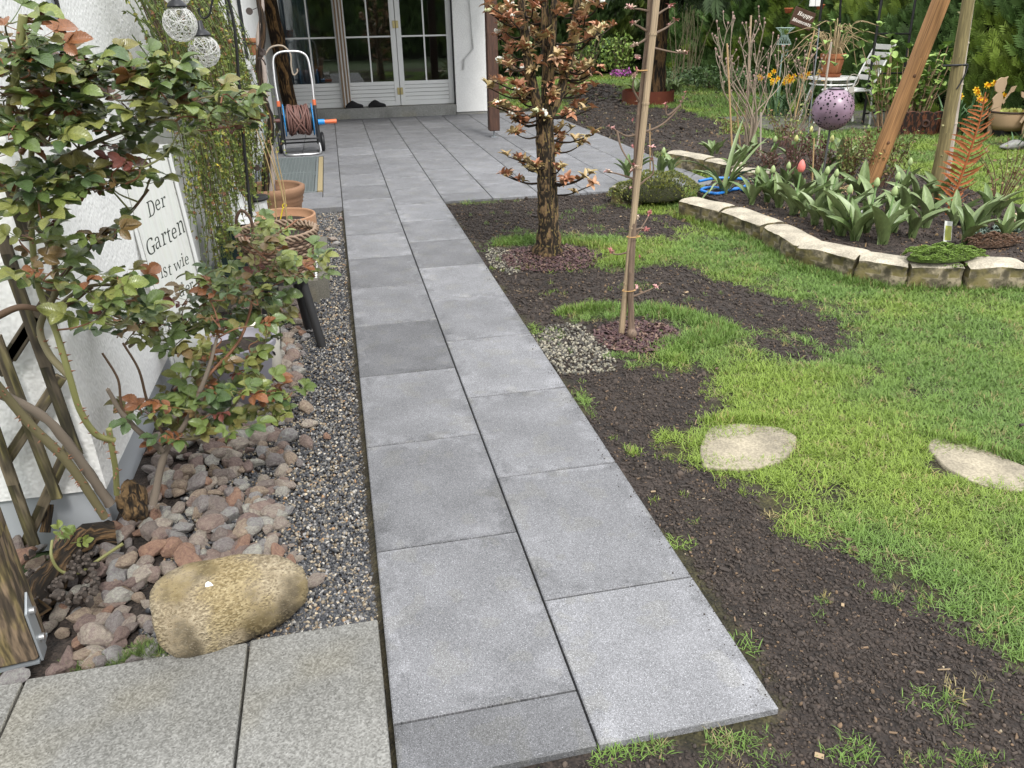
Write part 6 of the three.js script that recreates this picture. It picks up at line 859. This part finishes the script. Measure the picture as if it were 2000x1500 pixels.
// old conifer in the rusty ring planter, with a high shady crown out of view
{
  const c = onY(1283, 203), t = thing('conifer_tree', 'big dark conifer trunk standing in the rusty steel ring planter', 'tree'), bm = std(0.32, 0.26, 0.2, 0.95, { map: T.bark, bumpMap: T.bark, bumpScale: 0.02 }), r = rng(14);
  mesh('trunk', tube([V(c.x + 0.12, -0.05, c.z - 0.42), V(c.x + 0.12, 1.2, c.z - 0.42), V(c.x + 0.16, 2.6, c.z - 0.44), V(c.x + 0.2, 4.6, c.z - 0.44)], 0.19, 0.09, 30, 14, { rough: 0.2, uvw: 2, uvl: 1 }), bm, t);
  const l = [], br = []; for (let i = 0; i < 34; i++) { const y = 1.95 + 2.4 * r(), a = r() * 6.28, L = 1.0 + 0.8 * r(), e = V(c.x + 0.15 + Math.cos(a) * L, y - 0.25, c.z - 0.43 + Math.sin(a) * L), b = V(c.x + 0.15, y, c.z - 0.43); br.push(tube([b, b.clone().lerp(e, 0.5).add(V(0, 0.1, 0)), e], 0.03, 0.008, 6, 5)); for (let k = 0; k < 110; k++) { const p = b.clone().lerp(e, 0.2 + 0.85 * r()).add(V((r() - 0.5) * 0.5, (r() - 0.7) * 0.35, (r() - 0.5) * 0.5)), q = 0.6 + 0.7 * r(); l.push({ p, q: randQ(r), s: 2 + r(), c: rgb(0.05 * q, 0.085 * q, 0.03 * q) }); } }
  mesh('limbs', merge(br), bm, t).userData.kind = 'stuff'; instanced('crown', frond, std(1, 1, 1, 0.65), l, t);
  const pl = thing('ring_planter', 'rusty corten steel ring planter at the edge of the far lawn', 'planter'), R = 0.44; const rm = std(0.26, 0.095, 0.05, 0.85, { map: T.terra, bumpMap: T.terra, bumpScale: 0.002 });
  mesh('ring', lathe([[R, -0.02], [R, 0.19], [R - 0.01, 0.19], [R - 0.01, -0.02]], 40), rm, pl); mesh('soil', new THREE.CylinderGeometry(R - 0.012, R - 0.012, 0.02, 30).translate(0, 0.13, 0), std(0.5, 0.45, 0.4, 0.95, { map: T.soil }), pl); for (const a of [0.9, -0.6]) mesh('seam', box(0.012, 0.21, 0.006).rotateY(a).translate(Math.sin(a) * (R + 0.002), 0.085, Math.cos(a) * (R + 0.002)), rm, pl); pl.position.set(c.x, 0, c.z - 0.42);
  [[1243, 178, 1], [1252, 180, 0.8], [1305, 178, 1], [1318, 180, 1.1], [1326, 181, 0.8], [1282, 179, 0.7]].forEach(([a, b, s], i) => { const q = rng(70 + i), k = thing('tulip', 'tulip leaves growing in the rusty ring planter', 'tulip', 'tulips in the garden'), p = onZ(a, b, c.z - 0.28 - 0.1 * (i % 2)); for (let j = 0; j < 5; j++) { const m = mesh('leaf', tulipLeaves[j], tulipM[j % 3], k); m.scale.setScalar(0.3 * s * (0.8 + 0.4 * q())); m.rotation.set(-(0.1 + 0.5 * q()), j * 2.4 + q(), 0, 'YXZ'); } k.position.set(p.x, 0.14, p.z); });
}
// flowers and shrubs at the far end
{
  const r = rng(91);
  const bush = (name, label, cat, pos, rx, ry, rz, n, cols, lf, seed, stems) => { const q = rng(seed), t = thing(name, label, cat), l = [], gs = []; for (let i = 0; i < n; i++) { const a = q() * 6.28, u = Math.acos(2 * q() - 1), k = Math.pow(q(), 0.4) * (0.75 + 0.5 * n3(Math.cos(a) * 2 + seed, u * 2, Math.sin(a) * 2)), p = V(Math.sin(u) * Math.cos(a) * rx * k, ry + Math.cos(u) * ry * k, Math.sin(u) * Math.sin(a) * rz * k), c = cols[Math.floor(q() * cols.length)], m = 0.7 + 0.6 * q(); if (p.y < 0.01) continue; l.push({ p, q: randQ(q), s: 0.7 + 0.6 * q(), c: rgb(c[0] * m, c[1] * m, c[2] * m) }); } for (let i = 0; i < (stems || 10); i++) { const e = V((q() - 0.5) * rx * 1.5, ry * (1.1 + 0.7 * q()), (q() - 0.5) * rz * 1.5); gs.push(tube([V(e.x * 0.2, -0.02, e.z * 0.2), V(e.x * 0.5, e.y * 0.5, e.z * 0.5), e], 0.008, 0.003, 6, 4)); } mesh('stems', merge(gs), std(0.2, 0.15, 0.1, 0.85), t).userData.kind = 'stuff'; instanced('foliage', lf, std(1, 1, 1, 0.55), l, t); t.position.copy(pos); return t; };
  const lf = (s) => blade(0.6, 3, { droop: 0.5, fold: 0.2 }).scale(s, s, s), fresh = [[0.2, 0.3, 0.06], [0.26, 0.36, 0.08], [0.14, 0.22, 0.05]], dark = [[0.05, 0.09, 0.03], [0.08, 0.13, 0.04]];
  const P = (a, b, y = 0) => onY(a, b, y);
  bush('primrose_clump', 'clump of magenta purple flowers at the far hedge foot', 'flowers', P(1213, 150), 0.28, 0.09, 0.25, 320, [[0.5, 0.1, 0.45], [0.6, 0.2, 0.55], [0.1, 0.15, 0.05]], lf(0.06), 1);
  bush('far_shrub', 'fresh green young shrub in front of the dark far hedge', 'shrub', P(1215, 148).add(V(0, 0, -0.4)), 0.45, 0.5, 0.4, 420, fresh, lf(0.09), 2, 22);
  bush('far_shrub', 'sparse green shrub behind the pear tree', 'shrub', P(1155, 152).add(V(0, 0, -0.3)), 0.6, 0.55, 0.4, 360, [...fresh, ...dark], lf(0.09), 3, 26);
  bush('ivy_mound', 'low dark green leafy ground cover under the shaded hedge', 'ground cover', P(1390, 172), 0.75, 0.2, 0.6, 1500, [[0.07, 0.13, 0.04], [0.1, 0.17, 0.05], [0.05, 0.09, 0.03]], lf(0.06), 4);
  bush('ivy_mound', 'low leafy ground cover behind the bare bud shrub', 'ground cover', P(1450, 178), 0.7, 0.2, 0.6, 1200, [[0.07, 0.13, 0.04], [0.1, 0.17, 0.05]], lf(0.06), 5);
  bush('ivy_mound', 'dark leafy ground cover at the foot of the far hedge', 'ground cover', P(1340, 160), 0.7, 0.16, 0.5, 800, [[0.06, 0.11, 0.035], [0.09, 0.15, 0.05]], lf(0.06), 6);
  // bare upright twigs in the shade
  const tw = thing('bare_twigs', 'thin pale bare upright twigs in front of the dark hedge', 'shrub'), gs = []; for (let i = 0; i < 26; i++) { const b = P(1328 + (r() - 0.5) * 60, 168), e = V(b.x + (r() - 0.3) * 0.7, 0.8 + 0.9 * r(), b.z + (r() - 0.5) * 0.4); gs.push(tube([b, b.clone().lerp(e, 0.5).add(V((r() - 0.5) * 0.1, 0.1, 0)), e], 0.006, 0.003, 8, 4)); } gs.forEach((g) => mesh('twig', g, std(0.22, 0.18, 0.11, 0.85), tw));
  // daffodils
  const strap = [0, 1, 2].map((k) => blade(0.06, 6, { droop: 0.4 + 0.5 * k, fold: 0.3, base: 0.9 })), petals = merge([0, 1, 2, 3, 4, 5].map((k) => blade(0.5, 3, { droop: 0.2, base: 0.3 }).rotateX(-1.25).rotateY(k * 1.047).scale(0.045, 0.045, 0.045))), cup = lathe([[0.004, 0], [0.014, 0.008], [0.018, 0.03], [0.022, 0.034]], 12), ym = std(0.78, 0.55, 0.03, 0.5), om = std(0.78, 0.42, 0.02, 0.5), dg = std(0.07, 0.14, 0.05, 0.5);
  const daff = (label, a, b, w, h, n, leaves) => { const t = thing('daffodil_clump', label, 'daffodils', 'daffodil clumps'), p = P(a, b); for (let i = 0; i < leaves; i++) { const m = mesh('leaf', strap[i % 3], dg, t); m.scale.setScalar(h * (0.7 + 0.35 * r())); m.scale.x *= 1.2; m.position.set((r() - 0.5) * w, -0.01, (r() - 0.5) * w * 0.6); m.rotation.set(-(0.05 + 0.45 * r()), r() * 6.28, 0, 'YXZ'); } for (let i = 0; i < n; i++) { const x = (r() - 0.5) * w, z = (r() - 0.5) * w * 0.6, y = h * (0.75 + 0.35 * r()), e = V(x * 1.3, y, z * 1.3 + 0.03); mesh('stem', rod(V(x, 0, z), e, 0.005, 5), dg, t); const f = mesh('flower', petals, ym, t); f.position.copy(e); f.quaternion.copy(quatUp(V(r() - 0.7, 0.25, 0.6 + 0.4 * r()))); mesh('cup', cup, om, f); } t.position.copy(p); };
  daff('yellow daffodils flowering behind the bare bud shrub', 1535, 225, 0.75, 0.55, 24, 46); daff('yellow daffodils between the log edging and the child figure', 1872, 262, 0.42, 0.5, 10, 40); daff('few yellow daffodils right beside the child figure', 1918, 258, 0.22, 0.52, 4, 18); daff('yellow tulip-like daffodils beside the half barrel trough', 2005, 290, 0.3, 0.3, 4, 14);
}
// ================================================================ SEATING CORNER: table, chair, pot, arch, signs
{
  const r = rng(101), wm = std(0.78, 0.78, 0.76, 0.4), tz = -9.75, q = (a, b, z = tz) => onZ(a, b, z);
  const deck = struct('seating_slabs', boxUV(box(2.6, 0.03, 1.7, 6.25, -0.006, -9.8), 1), std(0.35, 0.34, 0.32, 0.9, { map: T.old })); deck.rotation.y = 0;
  const tb = thing('garden_table', 'small white round metal garden table carrying a terracotta pot', 'table'), tc = q(1625, 152); tc.z = tz; mesh('top', new THREE.CylinderGeometry(0.3, 0.3, 0.025, 32).translate(tc.x, tc.y, tc.z), wm, tb); mesh('apron', new THREE.TorusGeometry(0.27, 0.012, 6, 30).rotateX(Math.PI / 2).translate(tc.x, tc.y - 0.07, tc.z), wm, tb);
  for (let k = 0; k < 4; k++) { const a = 0.6 + k * 1.571; mesh('leg', tube([V(tc.x + Math.cos(a) * 0.2, tc.y - 0.01, tc.z + Math.sin(a) * 0.2), V(tc.x + Math.cos(a) * 0.26, tc.y - 0.2, tc.z + Math.sin(a) * 0.26), V(tc.x + Math.cos(a) * 0.34, 0.01, tc.z + Math.sin(a) * 0.34)], 0.013, 0.013, 10, 7), wm, tb); }
  const ch = thing('garden_chair', 'white slatted metal folding garden chair beside the table', 'chair'), cz = -9.35, c = onZ(1690, 250, cz), sx = onZ(1655, 162, cz), X0 = sx.x - 0.22, X1 = sx.x + 0.22, sy = 0.44;
  for (let k = 0; k < 7; k++) mesh('seat_slat', rbox(0.42, 0.014, 0.045, sx.x, sy, cz - 0.16 + k * 0.054, 0.003), wm, ch);
  for (const s of [-1, 1]) { const z = cz + s * 0.19; mesh('leg', tube([V(X0, sy - 0.01, z), V(X0 + 0.04, sy - 0.05, z), V(X0 - 0.05, 0.01, z)], 0.012, 0.012, 8, 6), wm, ch); mesh('leg', tube([V(X1 - 0.02, sy - 0.01, z), V(X1 + 0.02, sy - 0.06, z), V(X1 + 0.07, 0.01, z)], 0.012, 0.012, 8, 6), wm, ch); mesh('back_post', tube([V(X1, sy, z), V(X1 + 0.08, sy + 0.2, z), V(X1 + 0.24, sy + 0.52, z)], 0.012, 0.011, 8, 6), wm, ch); mesh('seat_rail', rod(V(X0, sy - 0.014, z), V(X1, sy - 0.014, z), 0.011, 6), wm, ch); }
  for (let k = 0; k < 5; k++) { const u = 0.25 + k * 0.17, x = lerp(X1, X1 + 0.24, u), y = lerp(sy, sy + 0.52, u); mesh('back_slat', rbox(0.014, 0.06, 0.37, x, y, cz, 0.003), wm, ch); }
  const pt = thing('terracotta_pot', 'plain terracotta pot standing on the white table', 'pot', 'terracotta pots in the seating corner'); mesh('pot', lathe(potProfile(0.16, 0.27, 0.06), 32), terra(0.9, 0.6, 0.45), pt); mesh('saucer', lathe([[0.001, 0], [0.12, 0], [0.14, 0.04], [0.13, 0.04], [0.11, 0.012], [0.001, 0.012]], 28), terra(0.85, 0.5, 0.36), pt); pt.position.set(tc.x - 0.03, tc.y + 0.013, tc.z); pt.children[0].position.y = 0.013;
  const hy = thing('potted_hydrangea', 'straggly hydrangea with arching bare stems and fresh leaves in the table pot', 'plant'), hp = V(tc.x - 0.03, tc.y + 0.24, tc.z), sm = std(0.36, 0.27, 0.15, 0.85), lf = blade(0.7, 4, { droop: 0.5, fold: 0.25 }), lm = std(0.24, 0.36, 0.09, 0.5);
  for (let i = 0; i < 40; i++) { const a = r() * 6.28, L = 0.25 + 0.5 * r(), up = 0.1 + 0.4 * r() - L * 0.12, P = [hp.clone().add(V(Math.cos(a) * 0.06, 0, Math.sin(a) * 0.06)), hp.clone().add(V(Math.cos(a) * L * 0.4, 0.12 + up * 0.8, Math.sin(a) * L * 0.4)), hp.clone().add(V(Math.cos(a) * L, up * (r() < 0.35 ? -0.3 : 1), Math.sin(a) * L))]; mesh('stem', tube(P, 0.007, 0.004, 9, 5), sm, hy); if (r() < 0.75) for (let k = 0; k < 3; k++) { const m = mesh('leaf', lf, lm, hy); m.position.copy(P[2]); m.scale.setScalar(0.06 + 0.04 * r()); m.rotation.set(-0.7, r() * 6.28, r() - 0.5, 'YXZ'); } }
  // black ladder trellis and arch
  const ar = thing('metal_arch', 'tall black metal rose arch standing over the seating corner', 'arch'); const leg = (a, b, c2, d, z) => mesh('post', tube([onY(a, b, -0.02), onZ(c2, d, z), onZ(c2, d, z).add(V(0, 0.7, 0))], 0.017, 0.016, 6, 8), blackMetal, ar);
  const l1 = onY(1684, 246, -0.02), l2 = onY(1752, 232, -0.02); leg(1684, 246, 1722, 0, l1.z); leg(1752, 232, 1788, 0, l2.z); leg(1577, 232, 1606, 0, onY(1577, 232).z); leg(1640, 216, 1642, 0, onY(1640, 216).z);
  for (const [y1, y2] of [[66, 66], [222, 214], [145, 142], [-14, -12]]) mesh('rung', rod(onZ(1722 - y1 * 0.155, y1, l1.z), onZ(1788 - y2 * 0.155, y2, l2.z), 0.011, 6), blackMetal, ar);
  for (const y of [40, 60]) mesh('rung', rod(onZ(1602, y, onY(1577, 232).z), onZ(1641, y, onY(1640, 216).z), 0.005, 5), blackMetal, ar);
  // lettered slate sign
  const cv = document.createElement('canvas'); cv.width = 512; cv.height = 384; const x = cv.getContext('2d'); x.fillStyle = '#4a3224'; x.fillRect(0, 0, 512, 384); for (let i = 0; i < 260; i++) { x.fillStyle = `rgba(${40 + r() * 60},${25 + r() * 40},${15 + r() * 25},0.12)`; x.fillRect(0, r() * 384, 512, 1 + r() * 5); } x.fillStyle = '#efe9e0'; x.font = 'italic bold 118px serif'; x.textAlign = 'center'; x.fillText('Happy', 270, 150); x.font = 'italic bold 104px serif'; x.fillText('Moments', 245, 310); const tx = new THREE.CanvasTexture(cv); tx.colorSpace = THREE.SRGBColorSpace;
  const sg = thing('wooden_sign', 'brown wooden sign with white handwriting hanging in the arch', 'sign'), S = [[1540, 52], [1578, 52], [1593, 20], [1560, 22]].map(([a, b]) => onZ(a, b, -10.4)); const rt = S[1].clone().sub(S[0]), up = S[3].clone().sub(S[0]); const W = rt.length() * 1.12, H = up.length(); rt.normalize(); up.addScaledVector(rt, -up.dot(rt) * 0.55).normalize(); const nn = rt.clone().cross(up).normalize(), rx = up.clone().cross(nn);
  const bd = mesh('board', rbox(W, H, 0.02, 0, 0, 0, 0.003), std(0.09, 0.05, 0.03, 0.8), sg); mesh('lettering', new THREE.PlaneGeometry(W - 0.01, H - 0.01).translate(0, 0, 0.0125), new THREE.MeshStandardMaterial({ map: tx, roughness: 0.8 }), bd); mesh('cord', merge([rod(V(-W / 2 + 0.02, H / 2, 0), V(0, H / 2 + 0.35, 0), 0.003, 4), rod(V(W / 2 - 0.02, H / 2, 0), V(0, H / 2 + 0.35, 0), 0.003, 4)]), blackMetal, sg);
  sg.position.copy(S[0]).add(S[1]).add(S[2]).add(S[3]).multiplyScalar(0.25); sg.quaternion.setFromRotationMatrix(new THREE.Matrix4().makeBasis(rx, up, nn));
  const wp = thing('white_plate', 'white square hanging plate above the brown wooden sign', 'plate'), wc = onZ(1592, 2, -10.5); mesh('plate', rbox(0.16, 0.13, 0.015, wc.x, wc.y, wc.z), wm, wp); mesh('cord', rod(V(wc.x, wc.y + 0.06, wc.z), V(wc.x, wc.y + 0.6, wc.z), 0.003, 4), blackMetal, wp);
  [[1540, 20, 'terracotta bowl hanging in the dark shade before the hedge'], [1602, 13, 'terracotta bowl hanging beside the wooden sign']].forEach(([a, b, l]) => { const t = thing('hanging_bowl', l, 'bowl', 'hanging terracotta bowls'), p = onZ(a, b, -10.8); mesh('bowl', lathe([[0.001, -0.04], [0.04, -0.035], [0.055, 0.015], [0.062, 0.018], [0.06, 0.03], [0.045, 0.025], [0.001, -0.02]], 20), terra(0.9, 0.42, 0.25), t); mesh('cord', rod(V(0, 0, 0), V(0, 0.7, 0), 0.002, 4), blackMetal, t); t.position.copy(p); });
  // wire basket stand
  const ws = thing('wire_planter_stand', 'pale green wire basket planter on a tall thin stand', 'planter'), wb = onZ(1532, 72, -11.2), gm2 = std(0.3, 0.4, 0.36, 0.5), prof = (u) => 0.075 + 0.03 * Math.cos(u * 5.5) + 0.03 * Math.pow(u, 6) * 1.2; for (let k = 0; k < 18; k++) { const a = k / 18 * 6.283, P = []; for (let j = 0; j <= 8; j++) { const u = j / 8; P.push(V(wb.x + Math.cos(a) * prof(u), wb.y - 0.1 + u * 0.22, wb.z + Math.sin(a) * prof(u))); } mesh('wire', tube(P, 0.0035, 0.0035, 10, 4), gm2, ws); } for (const u of [0, 0.5, 1]) mesh('ring', new THREE.TorusGeometry(prof(u), 0.005, 5, 24).rotateX(Math.PI / 2).translate(wb.x, wb.y - 0.1 + u * 0.22, wb.z), gm2, ws); mesh('stand', rod(V(wb.x, -0.02, wb.z), V(wb.x, wb.y - 0.1, wb.z), 0.011, 7), gm2, ws); mesh('scroll', tube([V(wb.x, wb.y - 0.2, wb.z), V(wb.x + 0.06, wb.y - 0.26, wb.z), V(wb.x + 0.09, wb.y - 0.2, wb.z), V(wb.x + 0.06, wb.y - 0.17, wb.z), V(wb.x + 0.045, wb.y - 0.2, wb.z)], 0.005, 0.004, 16, 5), gm2, ws);
  // hydrangea bush behind log edging
  const hb = thing('hydrangea_bush', 'hydrangea bush with fresh light green leaves behind the log edging', 'shrub'), hc = onY(1778, 250), hm = [std(0.22, 0.33, 0.07, 0.5), std(0.28, 0.4, 0.1, 0.5), std(0.16, 0.26, 0.06, 0.5)]; const gs = [];
  for (let i = 0; i < 60; i++) { const e = hc.clone().add(V((r() - 0.5) * 1.15, 0.4 + 0.55 * r(), -0.2 + (r() - 0.5) * 0.5)), b = hc.clone().add(V((e.x - hc.x) * 0.6, -0.02, -0.2 + (r() - 0.5) * 0.2)); gs.push(tube([b, b.clone().lerp(e, 0.5).add(V((r() - 0.5) * 0.08, 0.05, 0)), e], 0.007, 0.004, 6, 5)); for (let k = 0; k < 5; k++) { const m = mesh('leaf', lf, hm[Math.floor(r() * 3)], hb); m.position.copy(k < 2 ? e : b.clone().lerp(e, 0.35 + 0.6 * r()).add(V((r() - 0.5) * 0.1, 0, (r() - 0.5) * 0.1))); m.scale.setScalar(0.07 + 0.06 * r()); m.rotation.set(-0.6 - 0.5 * r(), r() * 6.28, r() - 0.5, 'YXZ'); } } gs.forEach((g) => mesh('stem', g, std(0.3, 0.2, 0.12, 0.85), hb));
  const le = thing('log_edging', 'row of reddish brown upright log rounds edging the hydrangea', 'edging'); for (const [a, b, w] of [[1757, 262, 0.1], [1776, 262, 0.11], [1803, 262, 0.12], [1830, 262, 0.11], [1852, 264, 0.09]]) { const p = onY(a, b), sh = new THREE.Shape(); sh.moveTo(-w, -0.04); sh.lineTo(w, -0.04); sh.lineTo(w, 0.13); sh.quadraticCurveTo(w, 0.24, 0, 0.25); sh.quadraticCurveTo(-w, 0.24, -w, 0.13); const g = new THREE.ExtrudeGeometry(sh, { depth: 0.06, bevelEnabled: true, bevelSize: 0.008, bevelThickness: 0.008, bevelSegments: 2 }).translate(0, 0, -0.06); const m = mesh('log', boxUV(g, 2), std(0.3, 0.14, 0.09, 0.9, { map: T.bark, bumpMap: T.bark, bumpScale: 0.006 }), le); m.position.copy(p); m.rotation.y = -0.5; if (w > 0.115) mesh('knot', new THREE.TorusGeometry(0.035, 0.014, 6, 16).translate(0, 0.12, 0.012), std(0.05, 0.025, 0.018, 0.9), m); }
  // silhouette figures and trough
  const fm = std(0.46, 0.33, 0.21, 0.8), fig = (label, a, b, s, flip) => { const t = thing('child_silhouette', label, 'garden figure', 'cut-out child figures by the hedge'), sh = new THREE.Shape(); const pts = [[-0.05, 0], [-0.055, 0.16], [-0.075, 0.3], [-0.06, 0.4], [-0.085, 0.47], [-0.05, 0.52], [-0.03, 0.545], [-0.075, 0.57], [-0.095, 0.63], [-0.08, 0.7], [-0.035, 0.735], [0.01, 0.73], [0.05, 0.745], [0.035, 0.71], [0.05, 0.66], [0.04, 0.6], [0.045, 0.57], [0.01, 0.55], [0.03, 0.52], [0.05, 0.46], [0.085, 0.43], [0.07, 0.4], [0.045, 0.42], [0.045, 0.36], [0.075, 0.28], [0.1, 0.22], [0.085, 0.2], [0.05, 0.27], [0.03, 0.24], [0.04, 0.12], [0.02, 0], [-0.01, 0], [-0.005, 0.1], [-0.02, 0.1], [-0.02, 0]]; pts.forEach(([x2, y2], i) => (i ? sh.lineTo(x2 * flip, y2) : sh.moveTo(x2 * flip, y2))); mesh('board', new THREE.ExtrudeGeometry(sh, { depth: 0.018, bevelEnabled: true, bevelSize: 0.003, bevelThickness: 0.003, bevelSegments: 1 }), fm, t); const sp = new THREE.Shape(); [[0.055, 0.43], [0.065, 0.42], [0.13, 0.54], [0.17, 0.56], [0.19, 0.63], [0.13, 0.615], [0.115, 0.56]].forEach(([x2, y2], i) => (i ? sp.lineTo(x2 * flip, y2) : sp.moveTo(x2 * flip, y2))); mesh('shovel', new THREE.ExtrudeGeometry(sp, { depth: 0.016, bevelEnabled: false }).translate(0, 0, 0.001), fm, t); t.position.copy(onY(a, b)).setY(-0.01); t.scale.setScalar(s); t.rotation.y = -0.25; };
  fig('brown cut-out child figure with a shovel beside the trough', 1934, 262, 0.86, 1); fig('brown cut-out child figure at the far side of the trough', 1998, 268, 0.8, -1);
  const tr = thing('half_barrel_trough', 'tan half-barrel planter trough with pale green plants between the child figures', 'planter'), tp = onY(1962, 262); const tg = lathe([[0.001, 0], [0.15, 0.0], [0.2, 0.07], [0.22, 0.2], [0.205, 0.205], [0.18, 0.16], [0.001, 0.16]], 30); mesh('trough', tg, std(0.5, 0.34, 0.2, 0.8), tr); mesh('rim', new THREE.TorusGeometry(0.218, 0.012, 6, 30).rotateX(Math.PI / 2).translate(0, 0.205, 0), std(0.05, 0.03, 0.02, 0.7), tr); for (let k = 0; k < 40; k++) { const m = mesh('leaf', lf, std(0.38, 0.42, 0.1, 0.6), tr), a = r() * 6.28, d = 0.17 * Math.sqrt(r()); m.position.set(Math.cos(a) * d, 0.18, Math.sin(a) * d); m.scale.setScalar(0.06); m.rotation.set(-0.5 * r(), r() * 6.28, 0, 'YXZ'); } tr.position.copy(tp).setY(0.05); mesh('stand', box(0.3, 0.07, 0.2, 0, -0.03, 0), blackMetal, tr);
  const gst = solo('field_stone', stoneGeo(88, 3, 8, 6), std(0.35, 0.37, 0.36, 0.85, { map: T.gran }), 'grey rounded field stone in the lawn before the trough', 'stone'); const fp = onY(1975, 290); gst.position.copy(fp).setY(0.03); gst.scale.set(0.16, 0.07, 0.1);
  const wr = thing('wire_heart', 'rusty wire ornament hanging from the white chair', 'ornament'), wc2 = onZ(1664, 172, cz + 0.22); mesh('wire', tube([V(0, 0, 0), V(0.07, 0.06, 0), V(0.06, 0.13, 0.01), V(-0.02, 0.16, 0), V(-0.08, 0.1, 0), V(-0.06, 0.0, 0), V(0, -0.08, 0.01), V(0.05, -0.04, 0)].map((p) => p.add(wc2)), 0.005, 0.005, 40, 5), std(0.35, 0.3, 0.25, 0.7), wr); mesh('pendant', new THREE.CylinderGeometry(0.04, 0.04, 0.006, 16).rotateX(1.57).translate(wc2.x - 0.01, wc2.y - 0.02, wc2.z + 0.01), std(0.45, 0.42, 0.38, 0.7), wr);
}
scene.traverse((o) => { if (o.isMesh) { o.castShadow = true; o.receiveShadow = true; } });
renderer.render(scene, camera);
